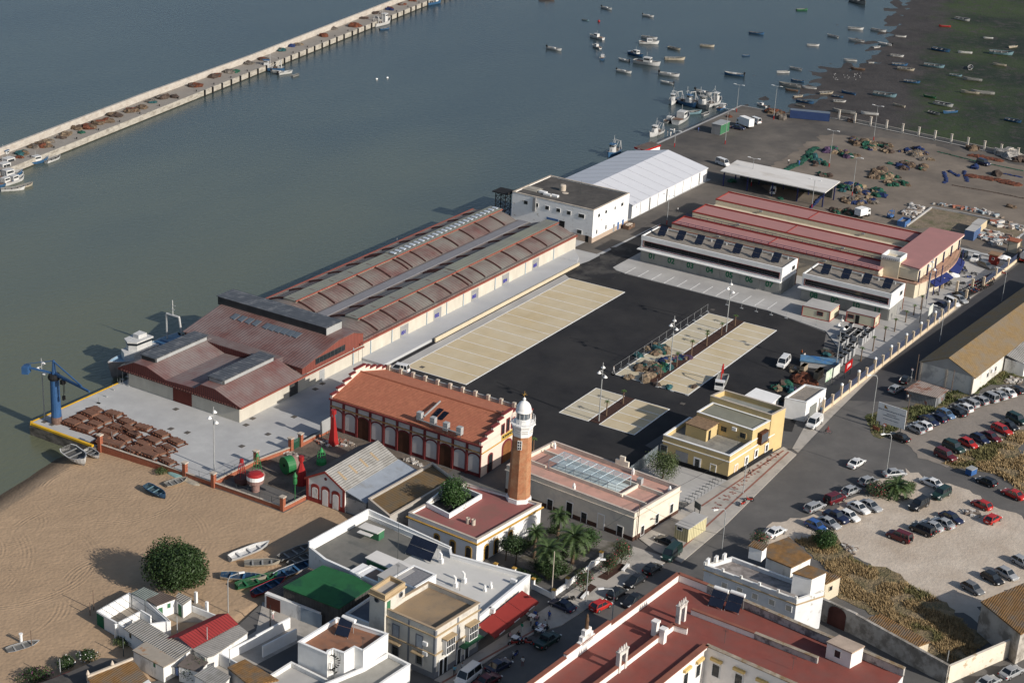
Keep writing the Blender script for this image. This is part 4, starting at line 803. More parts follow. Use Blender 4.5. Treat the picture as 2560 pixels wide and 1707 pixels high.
mb.build('gallery_railing',m_wht,b)
aa=math.radians(198); rr=1.68*math.cos(a8)+.04
mb=MB(); cx,cy=lx+rr*math.cos(aa),ly+rr*math.sin(aa); mb.obox(cx,cy,aa,.12,.75,z_s-2.2,z_s-.55); o=mb.build('window',m_wht,b); mb=MB()
for i in (-1,1):
    for j in range(3): mb.obox(cx+.03*math.cos(aa)-i*.17*math.sin(aa),cy+.03*math.sin(aa)+i*.17*math.cos(aa),aa,.12,.22,z_s-2.1+j*.52,z_s-1.7+j*.52)
mb.build('pane',m_glass,o)
# =============== customs house with glass roof court ===============
C1=[gn(1587,1282,5.3),gn(1701,1214.5,5.3),gn(1386,1101,5.3)]; d=(C1[2][0]-C1[1][0],C1[2][1]-C1[1][1]); C1.append((C1[0][0]+d[0],C1[0][1]+d[1]))
b=thing('customs_house','cream single storey building with pink roof terrace and glazed courtyard roof','building',cen(C1))
mc=mat('wall_customs',(.66,.60,.50),var=.06,c2=(.56,.51,.44),c2amt=.35,c2scale=.5)
flat(b,C1,5.3,mc,m_pink,par=.75,t=.3,cm=mat('coping_pinkish',(.50,.42,.36),var=.12))
ring(MB(),C1,4.2,4.4,.1,out=.22).build('cornice',mat('cornice_cream',(.60,.53,.44),var=.08),b)
ring(MB(),C1,-.1,.75,.02,out=.04).build('plinth',mat('plinth_brown',(.07,.035,.025),var=.2),b)
def lerp(p,q,t): return (p[0]+(q[0]-p[0])*t,p[1]+(q[1]-p[1])*t)
def loc4(P,u,v): return tuple((P[0][i]+(P[1][i]-P[0][i])*v+(P[3][i]-P[0][i])*u) for i in (0,1))  # u along the long side, v across
rz_=4.55
for v in (.33,.70):
    for u0_,u1_ in ((.03,.20),(.22,.78),(.81,.97)):
        mb=MB(); mb.wall(loc4(C1,u0_,v),loc4(C1,u1_,v),rz_,rz_+.65,.25); mb.build('terrace_wall',mc,b)
mb=MB(); mb.wall(loc4(C1,.22,.33),loc4(C1,.22,.70),rz_,rz_+.6,.25); mb.build('terrace_wall',mc,b)
mb=MB(); v0,v1,u0_,u1_=.36,.68,.27,.80
P4=[loc4(C1,u,v) for u,v in ((u0_,v0),(u1_,v0),(u1_,v1),(u0_,v1))]; zg=6.3
mb.prism(P4,rz_+.05,rz_+.1); mb.build('court_floor',mat('court_glass_floor',(.55,.62,.62),var=.08,rough=.4,stripe=((1,0,0),1.1),sdep=.05,scol=.2),b)
mb=MB()
for i in range(4):
    p,q=P4[i],P4[(i+1)%4]; mb.tube((*p,zg),(*q,zg),.07,n=5); mb.tube((*p,rz_),(*p,zg),.07,n=5)
for i in range(1,8):
    t=i/8; p,q=lerp(P4[0],P4[1],t),lerp(P4[3],P4[2],t); mb.tube((*p,zg+.05),(*q,zg+.05),.08 if i%2==0 else .05,n=5)
    for z_ in (p,q):
        mb.tube((*z_,rz_),(*z_,zg),.05,n=4)
mb.build('glass_roof_frame',mat('aluminium_blueish',(.42,.50,.54),var=.08,rough=.4),b)
MB().prism(P4,zg+.02,zg+.05).build('glass_roof',mat('clear_glass',(.45,.55,.58),rough=.15,alpha=.28,var=.03,spec=.6),b)
for u,v in ((.03,.85),(.5,.1),(.96,.9),(.97,.12),(.35,.96)): 
    q=loc4(C1,u,v); mb=MB(); mb.obox(*q,0,.45,.45,rz_,rz_+.8); mb.lathe([(.15,rz_+.8),(.22,rz_+1.0),(.1,rz_+1.25)],*q,8); mb.build('chimney_pot',m_wht,b)
q=loc4(C1,.45,1.0); mb=MB(); mb.obox(q[0],q[1],math.pi/2,2.6,.4,5.3,6.2); mb.obox(q[0],q[1],math.pi/2,1.0,.4,6.2,7.0); mb.build('roof_crest',mc,b)
q=loc4(C1,.24,.8); MB().obox(*q,0,.9,.9,rz_,rz_+1.1).build('air_conditioner',m_gal,b)
fr_=(C1[3],C1[0])
for (x,y) in ((1220+640/4.126,960+1240/4.126),(1220+990/4.126,960+1375/4.126),(1220+1360/4.126,960+1515/4.126)): win(b,*fr_,(0,0,x*3.672,y*3.672),1.1,1.9,bars=4)
for (x,m_) in ((835,m_black),(1170,mc)): u=onw(*fr_,0,0,(1220+x/4.126)*3.672,(960+1350/4.126)*3.672)[0]; door(b,*fr_,None,1.2,2.7,m_,'door',0,m_wht,uz=u)
for x,y in ((1590,1505),(1740,1385),(1890,1280)): win(b,C1[0],C1[1],(0,0,(1220+x/4.126)*3.672,(960+y/4.126)*3.672),.9,1.7,bars=3)
# =============== yellow corner house ===============
HY=4.9; Y1_=[g(2,2,1990,1040,HY),(258.6,118.6)]; Yp=[(258.3,105.3),(258.9,119.6),(277.2,118.4),(277.4,103.4)]
b=thing('yellow_house','stepped yellow corner house with white window frames and roof terraces','house',cen(Yp))
flat(b,[(258.3,105.3),(258.9,119.0),(268.9,118.6),(268.4,104.4)],4.9,m_yel,mat('terrace_grey',(.26,.25,.22),var=.12,c2=(.18,.175,.16),c2amt=.4,c2scale=.5),par=1.0,t=.3,cm=m_wht,ch=.14)
Bp=[(266.6,104.75),(267.6,116.6),(273.4,116.1),(272.6,103.9)]; flat(b,Bp,7.05,m_yel,mat('roof_olive_grey',(.20,.20,.16),var=.1),par=.25,t=.3,cm=m_wht)
Cp=[(272.7,103.8),(273.6,116.8),(277.9,115.9),(277.4,103.0)]; flat(b,Cp,8.15,m_yel,mat('roof_grey_green',(.24,.25,.23),var=.1),par=1.1,t=.3,cm=m_cope)
Sp=[(262.8,112.2),(263.2,116.6),(267.4,116.3),(267.0,111.9)]; MB().prism(Sp,3.9,6.2).build('stair_room',m_yel,b); MB().prism(inset(Sp,-.15),6.2,6.4).build('stair_room_roof',mat('rusty_cane_roof',(.26,.17,.10),var=.3,scale=2,stripe=((.5,1,0),.4),sdep=.3,scol=.3),b)
ring(MB(),[(258.3,105.3),(258.9,119.0),(268.9,118.6),(277.5,103.3)],3.55,3.72,.05,out=.12).build('cornice',m_wht,b)
mb=MB(); mb.wall((258.24,105.3),(258.84,119.0),-.05,.75,.12); mb.wall((258.3,105.24),(277.4,103.25),-.05,.75,.12); mb.build('plinth',m_black,b)
wl=((258.9,119.0),(258.3,105.3)); wr=((258.3,105.3),(277.4,103.4))
win(b,*wl,(2,2,1700,1110),.95,1.5,fr=.28,bars=3); door(b,*wl,(2,2,1845,1170),1.0,2.1,mat('door_cream',(.5,.40,.2)),fm=m_wht); door(b,*wl,(2,2,1555,1080),2.6,2.7,m_steel,'garage_door'); win(b,*wl,(2,2,1395,980),1.3,1.4,bars=4,fm=m_gal)
door(b,*wr,(2,2,2055,1150),1.0,2.1,mat('door_peach',(.55,.40,.25)),fm=m_wht)
for t in ((2,2,2150,1090),(2,2,2240,1025),(2,2,2335,975)): win(b,*wr,t,.85,1.3,fr=.25)
for t in ((2,3,70,760),): win(b,*wr,t,.8,1.2,fr=.22)
door(b,*wr,(2,3,60,930),.9,2.1,m_steel,fm=m_wht)
u,z=onw(*wr,2,2,2290,870); a,n,L=wdir(*wr); mb=MB(); wbox(mb,wr[0],a,n,u-1.3,u+1.3,z-1.15,z+1.2,0,.75); o=mb.build('enclosed_balcony',m_wood,b); mb=MB()
for i in range(5): wbox(mb,wr[0],a,n,u-1.15+i*.47,u-.8+i*.47,z-.8,z+.9,.76,.78)
mb.build('pane',m_glassb,o)
for t,zz in (((2,2,1945,800),0),((2,2,2120,860),0)): win(b,Bp[1],Bp[0],t,1.2,1.0,fm=m_yel,bars=3)
u,z=onw(Bp[1],Bp[0],2,2,2045,800); a,n,L=wdir(Bp[1],Bp[0]); mb=MB(); wbox(mb,Bp[1],a,n,u-.45,u+.45,z-.3,z+.35,.02,.35); mb.build('air_conditioner',m_wht,b)
door(b,Sp[0],Sp[3],None,.8,1.9,m_black,z0=3.9,uz=1.2)
# white transformer kiosk and the white roofed shed behind
K=qd((2,3,155,515),(2,3,355,555),(2,3,535,430),4.2)
b=simple('white_kiosk','plain white windowless cube building with gravel roof beside the street','kiosk',K,4.25,m_wht,m_grav,par=.35,t=.18); door(b,K[1],K[2],None,3.2,2.6,mat('shutter_grey_green',(.20,.21,.20),stripe=((0,0,1),.15),sdep=.3,scol=.2),'shutter_door',uz=3.4)
T2=[(286.3,109.8),(287.0,115.3),(292.1,115.0),(291.7,110.0)]; b=thing('white_roofed_shed','low shed with blank white sheet roof behind the yellow house','shed',cen(T2)); MB().prism(T2,0,3.4).build('wall',m_wht2,b); MB().prism(inset(T2,-.3),3.4,3.62).build('roof',m_wht,b)
# tan cabin on the street corner
K=qd((3,2,1500,110),(3,2,1620,155),(3,2,1790,40),2.7); b=thing('tan_cabin','pale yellow flat roofed metal cabin on the street corner','cabin',cen(K)); MB().prism(K,.1,2.6).build('wall',mat('cabin_tan',(.55,.50,.30),var=.05,stripe=((1,1,0),.5),sdep=.1,scol=.1),b); MB().prism(inset(K,-.08),2.6,2.75).build('roof',m_conc,b); win(b,K[0],K[1],(3,2,1540,148),.9,.5)
# =============== right brown roofed warehouse ===============
b=thing('brown_roofed_warehouse','big old warehouse with lichen brown roof beside the street','warehouse',(360,85,0))
cx,sy=math.cos(math.radians(-4.2)),math.sin(math.radians(-4.2))
def rw(u,v,o=(325.2,87.0)): return (o[0]+u*cx-v*sy,o[1]+u*sy+v*cx)
W=[rw(0,-5.9),rw(75,-5.9),rw(75,5.7),rw(0,5.7)]; MB().prism(W,-.1,4.0).build('wall',mat('wall_warehouse',(.62,.60,.55),var=.08,c2=(.36,.35,.33),c2amt=.4,c2scale=.3),b)
A_,B_,R0,R1=[rw(0,-5.9),rw(75,-5.9)],[rw(0,5.7),rw(75,5.7)],rw(0,0),rw(75,0)
mb=MB(); mb.add([(*A_[0],4),(*B_[0],4),(*R0,6.6),(*A_[1],4),(*B_[1],4),(*R1,6.6)],[(0,2,1),(3,4,5)]); mb.build('gable_wall',mat('wall_gable_grey',(.32,.32,.31),var=.1),b)
for s_,nm in ((-1,'roof_slope'),(1,'roof_slope')):
    v=6.2*s_; mb=MB(); P_=[(*rw(-.2,v),3.95),(*rw(75,v),3.95),(*rw(75,0),6.75),(*rw(-.2,0),6.75)]; Q_=[(p[0],p[1],p[2]-.15) for p in P_]; mb.add(P_+Q_,[(0,1,2,3),(7,6,5,4),(0,4,5,1),(1,5,6,2),(2,6,7,3),(3,7,4,0)]); mb.build(nm,mat('lichen_roof_brown',(.25,.17,.08),var=.2,scale=2,c2=(.21,.175,.13),c2amt=.4,c2scale=.35,sharp=.25,stripe=((1,0,0),.5),sdep=.2,scol=.2),b)
for v in (5.6,0,-5.7): MB().wall(rw(-.12,v-.2),rw(-.12,v+.2),0,4.1,.25).build('pilaster',m_cope,b)
for u in (8,12.5): win(b,A_[0],A_[1],None,.9,1.0,uz=(u,2.0),bars=2)
for u in (10.2,): 
    a,n,L=wdir(*A_); mb=MB(); wbox(mb,A_[0],a,n,u-.5,u+.5,2,2.7,0,.4); mb.build('air_conditioner',m_wht,b)
W=[rw(17,-10.5),rw(75,-10.5),rw(75,-6.25),rw(17,-6.25)]; b=thing('side_annex','low annex with grey sheet roof attached to the brown roofed warehouse','annex',cen(W)); MB().prism(W,-.1,3.0).build('wall',m_wht2,b); mb=MB(); P_=[(*W[0],2.9),(*W[1],2.9),(*W[2],3.8),(*W[3],3.8)]; Q_=[(p[0],p[1],p[2]-.12) for p in P_]; mb.add(P_+Q_,[(0,1,2,3),(7,6,5,4),(0,4,5,1),(1,5,6,2),(2,6,7,3),(3,7,4,0)]); mb.build('roof',m_asb,b)
K=[(313.6,91.3),(313.8,85.2),(318.6,84.8),(319.4,90.6)]; b=thing('tin_shack','rusty tin roofed shack behind the white billboard','shack',cen(K)); MB().prism(K,0,2.3).build('wall',mat('tin_wall',(.20,.21,.22),var=.2,c2=(.16,.07,.05),c2amt=.35,c2scale=.4,sharp=.05,stripe=((0,1,0),.3),sdep=.2,scol=.2),b); MB().prism(inset(K,-.4),2.3,2.42).build('roof',mat('tin_roof',(.34,.28,.24),var=.15,c2=(.25,.11,.07),c2amt=.4,c2scale=.4,sharp=.1,stripe=((0,1,0),.4),sdep=.2,scol=.2),b)
# =============== restaurant block ===============
R=[g(3,1,*q,4.3) for q in ((630,430),(485,315),(1030,15),(1790,330))]+[(199.6,126.3),(201.4,112.9),(184.3,112.6),(184.6,124.5),(185.6,134.2)]
m_rg=mat('roof_grey_asphalt',(.16,.155,.14),var=.12,c2=(.12,.12,.11),c2amt=.4,c2scale=.3); m_rw=mat('roof_white_membrane',(.54,.53,.50),var=.05,c2=(.52,.51,.49),c2amt=.35,c2scale=.3)
b=thing('restaurant_building','large white L shaped building with grey and white flat roofs behind red awnings','building',cen(R))
MB().prism(R,0,3.5).build('wall',m_wht2,b); RA=[R[0],R[1],R[2],(199.9,131.5),(193.5,131.8),(193.6,127.6),(186.2,128)]
MB().prism(inset(R,.05),3.5,3.53).build('roof',m_rw,b); MB().prism(inset([R[0],R[1],R[2],(200.6,131.6),(194.2,131.9),(194.0,134.8),(185.7,135.2)],.1),3.531,3.56).build('grey_roof',m_rg,b)
ring(MB(),R,3.5,4.2,.3).build('parapet',m_wht,b); ring(MB(),R,4.2,4.3,.36,out=.05).build('coping',m_wht,b)
mb=MB(); mb.wall(R[1],R[2],4.3,5.2,.3); mb.wall(R[2],R[3],4.3,5.2,.3,0,4.5); mb.build('high_parapet',m_wht,b)
q=g(3,1,1060,170,4.6); mb=MB(); mb.obox(q[0],q[1],0,2.0,3.8,5.0,5.12); mb.obox(q[0]-1.3,q[1]+.3,0,1.0,2.6,4.55,4.65); mb.build('shed_roof',m_canw,b); MB().obox(q[0]+.2,q[1]-.4,0,1.5,2.9,3.6,4.98).build('tank_shed',m_grnd,b)
K=[g(3,1,*p,5.2) for p in ((1000,410),(1110,345),(1500,510),(1390,580))]; MB().prism(inset(K,.2),3.53,5.0).build('stair_shed',m_grnd,b); MB().prism(K,5.0,5.14).build('stair_shed_roof',m_canw,b)
K=[g(3,1,*p,6.0) for p in ((1120,580),(1310,465),(1445,540),(1260,650))]; MB().prism(K,3.5,5.9).build('stair_house',m_wht,b); MB().prism(inset(K,-.15),5.9,6.05).build('stair_house_roof',m_asb if False else m_conc,b)
K=[g(3,1,*p,4.6) for p in ((860,530),(980,460),(1105,515),(960,590))]; MB().prism(K,3.56,4.5).build('low_box',m_wht,b)
q=g(3,1,1510,370,4.4); solar(b,q[0]-.7,q[1],3.6,math.radians(-2),4.9,3.0,2,.3,48)
for x,y in ((1700,460),(1830,680),(1910,640)):
    q=g(3,1,x,y,3.6); mb=MB(); mb.obox(*q,0,.6,.6,3.5,4.3); mb.lathe([(.18,4.3),(.18,5.1)],*q,8); mb.tube((q[0],q[1],5.05),(q[0]+.1,q[1]+.45,5.25),.18,n=8); mb.build('extractor_vent',m_wht,b)
for x,y in ((2100,720),(2155,690)): q=g(3,1,x,y,3.6); mb=MB(); mb.obox(*q,0,.45,.45,3.5,4.0); mb.lathe([(.2,4.0),(.2,4.6)],*q,8); mb.build('chimney_pot',m_wht,b)
for r_,c_,x,y in ((3,2,15,640),(3,1,2165,905)): q=g(r_,c_,x,y,3.8); MB().obox(*q,0,.5,1.0,3.6,4.3).build('air_conditioner',m_wht,b)
q=g(3,1,1300,460,3.6); MB().tube((*q,3.5),(q[0],q[1],11),.05,.03,n=5).build('aerial',m_iron,b)
m_awn=mat('awning_red',(.22,.025,.02),var=.08)
for i in range(3):
    b2=thing('red_awning','red street awning with white lettered valance','awning',(187+i*4.2,112,3.2),group='red awnings over the restaurant terrace')
    x0,x1=185.3+i*4.25,185.3+(i+1)*4.25-.08; mb=MB(); P_=[(x0,112.3,3.35),(x1,112.3,3.35),(x1,109.3,2.45),(x0,109.3,2.45)]; Q_=[(p[0],p[1],p[2]-.05) for p in P_]; mb.add(P_+Q_,[(3,2,1,0),(4,5,6,7),(0,1,5,4),(1,2,6,5),(3,7,6,2),(0,4,7,3)]); mb.build('canopy',m_awn,b2)
    o=MB().box(x0,x1,109.25,109.3,2.15,2.45).build('valance',m_awn,b2); text('CRUZCAMPO',.26,m_wht,o,'lettering',((x0+x1)/2,109.22,2.3),(1,0,0),(0,0,1))
# =============== ornate corner house ===============
HC=8.2; m_cw=mat('wall_ornate',(.56,.53,.47),var=.08,c2=(.42,.40,.36),c2amt=.35,c2scale=.5); m_ctr=mat('trim_ochre_grey',(.40,.30,.18),var=.12); m_cgr=mat('trim_grey',(.17,.18,.20),var=.1)
Cc=qd((3,1,1170,870),(3,1,1650,1075),(3,1,2055,825),HC)
b=thing('corner_house','two storey ornate grey and cream corner house with brown roof terrace','house',cen(Cc))
flat(b,Cc,HC,m_cw,mat('roof_tan_stained',(.33,.235,.14),var=.15,c2=(.14,.115,.09),c2amt=.42,c2scale=.3,sharp=.35),par=.85,t=.3,cm=mat('coping_tan',(.36,.27,.18),var=.12))
for z in (3.9,6.9): ring(MB(),Cc,z,z+.2,.05,out=.2).build('string_course',m_ctr,b)
ring(MB(),Cc,-.1,.9,.02,out=.05).build('plinth',m_cgr,b)
cw=(Cc[0],Cc[1]); cr_=(Cc[1],Cc[2])
for W_ in (cw,cr_):
    a,n,L=wdir(*W_)
    for u in (.15,L*.5,L-.15): mb=MB(); wbox(mb,W_[0],a,n,u-.16,u+.16,.9,7.9,-.02,.07); mb.build('pilaster',m_cgr,b)
for (x,y) in ((1285,1095),(1500,1190)): 
    win(b,*cw,(3,1,x,y),1.05,2.2,fm=m_cgr,pm=mat('shutter_pale',(.42,.45,.48),stripe=((0,0,1),.1),sdep=.3,scol=.2),fr=.14)
    u,z=onw(*cw,3,1,x,y+65); a,n,L=wdir(*cw); mb=MB(); wbox(mb,cw[0],a,n,u-1.1,u+1.1,z-.55,z-.42,0,.8); mb.build('balcony_slab',m_ctr,b); mb=MB()
    for i in range(10): wbox(mb,cw[0],a,n,u-1.05+i*.23,u-1.02+i*.23,z-.42,z+.5,.74,.77)
    wbox(mb,cw[0],a,n,u-1.1,u+1.1,z+.5,z+.54,.72,.78); mb.build('balcony_rail',m_iron,b)
for (x,y) in ((1280,1270),(1500,1350)): win(b,*cw,(3,1,x,y),1.0,1.4,fm=m_cgr,bars=4,fr=.15)
win(b,*cw,(3,1,1105,1010),.8,1.9,fm=m_cgr,bars=3)
for (x,y) in ((1750,1200),(1960,1080)):
    u,z=onw(*cr_,3,1,x,y); a,n,L=wdir(*cr_); mb=MB(); wbox(mb,cr_[0],a,n,u-1.0,u+1.0,z-1.25,z+1.25,0,.8); wbox(mb,cr_[0],a,n,u-1.2,u+1.2,z+1.25,z+1.42,0,1.0,1); o=mb.build('bay_window',[m_wht,m_ctr],b); mb=MB()
    for i in range(5):
        for j in range(2): wbox(mb,cr_[0],a,n,u-.92+i*.38,u-.62+i*.38,z-1.1+j*1.15,z-.1+j*1.2,.81,.83)
    mb.build('pane',m_glass,o)
for x in (1695,1735): u=onw(*cr_,3,1,x,1400)[0]; door(b,*cr_,None,.7,2.6,m_black,uz=u,fm=m_wht)
for x in (1860,1930): u=onw(*cr_,3,1,x,1300)[0]; door(b,*cr_,None,.8,2.4,m_glass,uz=u,fm=m_wht)
a,n,L=wdir(*cr_); u=onw(*cr_,3,1,1945,1190)[0]; mb=MB(); wbox(mb,cr_[0],a,n,u-2.1,u+2.4,2.75,2.85,0,1.1); mb.build('porch_roof',m_grnd,b)
TW=qd((3,1,1045,700),(3,1,1185,765),(3,1,1370,640),10.6); MB().prism(TW,0,9.9).build('turret',m_cw,b); ring(MB(),TW,9.9,10.6,.3).build('turret_parapet',m_ctr,b); MB().prism(inset(TW,.2),9.9,9.95).build('turret_roof',m_pave,b); ring(MB(),TW,9.7,9.9,.05,out=.2).build('turret_cornice',m_ctr,b)
for W_,t in (((TW[0],TW[1]),(3,1,1110,800)),((TW[1],TW[2]),(3,1,1328,752))):
    u,z=onw(*W_,*t); a,n,L=wdir(*W_); p=(W_[0][0]+a.x*u,W_[0][1]+a.y*u); o=MB().tube((p[0],p[1],z),(p[0]+n.x*.1,p[1]+n.y*.1,z),.48,n=16).build('round_window',m_cgr,b); MB().tube((p[0],p[1],z),(p[0]+n.x*.14,p[1]+n.y*.14,z),.33,n=16).build('pane',m_glass,o)
door(b,TW[1],TW[2],None,.8,1.9,m_grnd,z0=7.4,uz=.9)
for t in ((3,1,1560,1200),(3,1,1560,1290)): u,z=onw(*cw,*t); a,n,L=wdir(*cw); mb=MB(); wbox(mb,cw[0],a,n,u-.4,u+.4,z-.3,z+.3,.02,.35); mb.build('air_conditioner',m_wht,b)
# =============== green roofed yard shed and small garages ===============
G_=[(176.0,141.2),(184.6,140.4),(184.9,134.6),(184.0,130.6),(176.0,130.8)]
b=thing('green_roofed_shed','dark wooden sided shed with green netting roof beside beach boats','shed',cen(G_)); MB().prism(G_,0,4.1).build('wall',mat('cane_screen',(.075,.07,.065),var=.3,stripe=((.4,1,0),.3),sdep=.4,scol=.4),b); MB().prism(inset(G_,-.1),4.1,4.25).build('roof',mat('green_netting_roof',(.015,.10,.035),var=.15,c2=(.01,.065,.032),c2amt=.45,c2scale=.2,sharp=.08),b)
K=[(184.2,131.5),(184.4,136),(187.3,135.8),(187,131.3)]
b=thing('yard_annex','low brown roofed annex between the green shed and restaurant','annex',(181,128,0)); flat(b,[(176.6,124.4),(176.8,130.2),(184.3,130.0),(184.2,124.2)],3.2,m_wht,mat('terrace_dull',(.12,.13,.15),var=.15),par=.4)
flat(b,[(184.8,128.0),(185.2,134.6),(188.6,134.2),(188.2,127.8)],4.6,m_wht,mat('roof_brownish',(.24,.17,.13),var=.15),par=.15)
flat(b,[(184.6,123.3),(184.9,127.8),(190.3,127.3),(190,122.9)],6.2,m_wht,mat('roof_speckled',(.20,.20,.21),var=.2,scale=3),par=.2)
K=[(175.2,144.2),(175.4,134.0),(175.9,134.0),(175.9,144.2)]
b=thing('yard_wall','white alley wall with rusty red gate and grey blue metal gates','wall',(175.4,139,0)); MB().prism(K,0,2.45).build('wall',m_wht2,b); W_=((175.2,144.2),(175.4,134.0)); door(b,*W_,(3,1,160,850),2.6,2.1,mat('gate_rust',(.10,.03,.02),var=.2),'gate'); door(b,*W_,(3,1,507,960),3.9,2.4,mat('gate_bluegrey',(.22,.27,.32),var=.1),'gate')
MB().prism([(175.9,141.4),(175.9,144.4),(185.5,143.8),(185.5,141)],0,2.3).build('garage',m_brown,b)
# =============== white house with spiral stair ===============
Sh=7.0; S=[g(3,1,*q,Sh) for q in ((385,1185),(655,1300),(670,1270),(710,1255),(810,1290),(905,1235),(985,1270),(1215,1110),(745,960))]
b=thing('white_stair_house','white cubic house with brown roof terrace, solar heater and spiral stair','house',cen(S)); 
flat(b,S,Sh,m_wht,mat('roof_terracotta_brown',(.26,.125,.075),var=.15,c2=(.20,.11,.075),c2amt=.4,c2scale=.5),par=.7,t=.25)
q=g(3,1,800,1110,6.7); solar(b,q[0]-.4,q[1],6.3,math.radians(8),2.1,2.6,2,.2,50); MB().tube((q[0]+1.35,q[1]-1.1,8.4),(q[0]+1.35,q[1]+1.1,8.4),.32,n=12).build('heater_tank',m_wht,b)
T_=[g(3,1,*q,4.2) for q in ((400,1440),(740,1640),(890,1430),(985,1530),(1120,1560),(1395,1400),(1215,1310))]
b2=thing('stair_house_annex','lower white walled terraces in front of the stair house','annex',(165,116,0)); TA=[g(3,1,*q,4.2) for q in ((985,1620),(1120,1570),(1395,1400),(1210,1310),(985,1420))]
flat(b2,[(158.0,113.6),(163.8,114.3),(170.1,113.8),(170.6,118.0),(165.6,118.6),(158.0,121)],4.2,m_wht,mat('terrace_concrete',(.30,.29,.26),var=.12),par=.6)
flat(b2,[(154.5,121.5),(155.2,128.6),(161.5,128.2),(160.9,120.8)],3.6,m_wht2,m_conc,par=.7)
q=g(3,1,720,1480,3.8); mb=MB(); mb.tube((*q,3.6),(q[0],q[1],7.2),.06,n=6)
for i in range(16): a=i*.5; mb.add([(q[0],q[1],3.7+i*.19),(q[0]+.8*math.cos(a),q[1]+.8*math.sin(a),3.7+i*.19),(q[0]+.8*math.cos(a+.45),q[1]+.8*math.sin(a+.45),3.7+i*.19)],[(0,1,2),(2,1,0)]); mb.tube((q[0]+.8*math.cos(a),q[1]+.8*math.sin(a),3.7+i*.19),(q[0]+.8*math.cos(a),q[1]+.8*math.sin(a),4.6+i*.19),.02,n=4)
mb.build('spiral_stair',m_iron,b)
win(b,S[6],S[5],None,.1,.1,uz=(-.5,1)) if False else None
# =============== beach front houses ===============
m_corr=mat('corrugated_fibre',(.33,.31,.28),var=.15,c2=(.25,.23,.20),c2amt=.4,c2scale=.6,stripe=((0,1,0),.45),sdep=.6,scol=.5); m_corrx=mat('corrugated_fibre_x',(.36,.34,.31),var=.15,stripe=((1,0,0),.45),sdep=.6,scol=.5)
m_patio=mat('patio_floor',(.30,.265,.22),var=.15,c2=(.2,.17,.14),c2amt=.4,c2scale=.6)
Bq=[g(3,0,*q,2.3) for q in ((885,905),(1185,735),(1345,800),(1560,1000),(1145,1060),(970,960))]
b=thing('beach_patio_house','white walled patio house with green gate at the edge of beach','house',cen(Bq)); o=ring(MB(),Bq,-.3,2.3,.28).build('wall',m_wht,b); MB().prism(Bq,-.3,.02).build('floor',m_patio,b); door(b,Bq[0],Bq[5],None,1.7,2.0,mat('gate_green',(.01,.10,.05)),'gate',uz=.95)
mb=MB(); mb.wall(g(3,0,1050,1030,2.3),g(3,0,1290,905,2.3),0,2.3,.25); mb.wall(g(3,0,1290,905,2.3),g(3,0,1385,960,2.3),0,2.5,.25); mb.wall(Bq[2],Bq[3],0,2.3,.25); mb.build('inner_wall',m_wht,b)
mb=MB()
for i in range(5): p,q=lerp(Bq[0],Bq[1],.1+i*.2),lerp(Bq[4],Bq[3],.1+i*.2); mb.tube((*p,2.6),(*q,2.6),.03,n=4); mb.tube((*p,2.2),(*p,2.6),.03,n=4)
mb.build('pergola_frame',m_iron,b)
Rf=[g(3,0,*q,2.6) for q in ((1145,1060),(1290,980),(1745,1255),(1610,1350),(1335,1190))]
b=thing('corrugated_roof_house','low white house under grey corrugated fibre cement roof','house',cen(Rf)); MB().prism(Rf,-.2,2.45).build('wall',m_wht,b); MB().prism(inset(Rf,-.15),2.45,2.6).build('roof',m_corr,b); win(b,Rf[0],Rf[4],(3,0,1200,1130),.6,.9)
K=[g(3,0,*q,2.6) for q in ((1340,790),(1440,850),(1610,785),(1470,730))]; K2=[g(3,0,*q,2.5) for q in ((1610,785),(1680,840),(1755,785),(1640,735))]
b=thing('patio_rooms','white patio rooms with brown flat roof and green doors under the big tree','house',cen(K)); MB().prism(K,0,2.45).build('wall',m_wht,b); MB().prism(inset(K,-.15),2.45,2.6).build('roof',m_brown,b); MB().prism(K2,0,2.3).build('annex_wall',m_wht,b); MB().prism(inset(K2,-.1),2.3,2.45).build('annex_roof',m_corr,b)
win(b,K[1],K[2],(3,0,1548,855),.6,.8,pm=m_grnd); door(b,K[1],K[2],None,.9,1.9,m_grnd,uz=.5); door(b,K2[1],K2[0],None,.9,1.9,m_grnd,uz=.9)
K=[g(3,0,*q,2.7) for q in ((1205,735),(1330,800),(1460,740),(1320,680))]; b=thing('lean_to_roof','translucent grey corrugated lean-to roof next to big beach tree','roof',cen(K)); MB().prism(K,2.5,2.62).build('roof',mat('corrugated_greenish',(.22,.25,.23),stripe=((0,1,0),.4),sdep=.5,scol=.4),b); mb=MB(); [mb.tube((*p,0),(*p,2.5),.05,n=5) for p in K]; mb.build('posts',m_iron,b)
Yd=[g(3,0,*q,1.4) for q in ((1760,860),(2000,935),(2060,930),(1800,840))]
b=thing('patio_wall','low white patio wall with square pillars and green railing','wall',(167,150,0)); P_=[g(3,0,*q,1.0) for q in ((1340,870),(1600,1000))]; Wp=[g(3,0,1760,860,.9),g(3,0,2010,960,.9)]; mb=MB(); mb.wall(Wp[0],Wp[1],0,1.0,.2); mb.build('wall',m_wht,b); mb=MB()
for x,y in ((1800,830),(1900,920)): q=g(3,0,x,y,0); mb.obox(*q,0,.4,.4,0,1.9)
mb.build('pillar',m_wht,b); sheet([g(3,0,*q) for q in ((1350,870),(1620,1010),(2050,1010),(1800,820),(1640,900))],.02,'patio_floor',m_patio)
Rr=[g(3,0,*q,3.2) for q in ((1590,1150),(2080,925))]; 
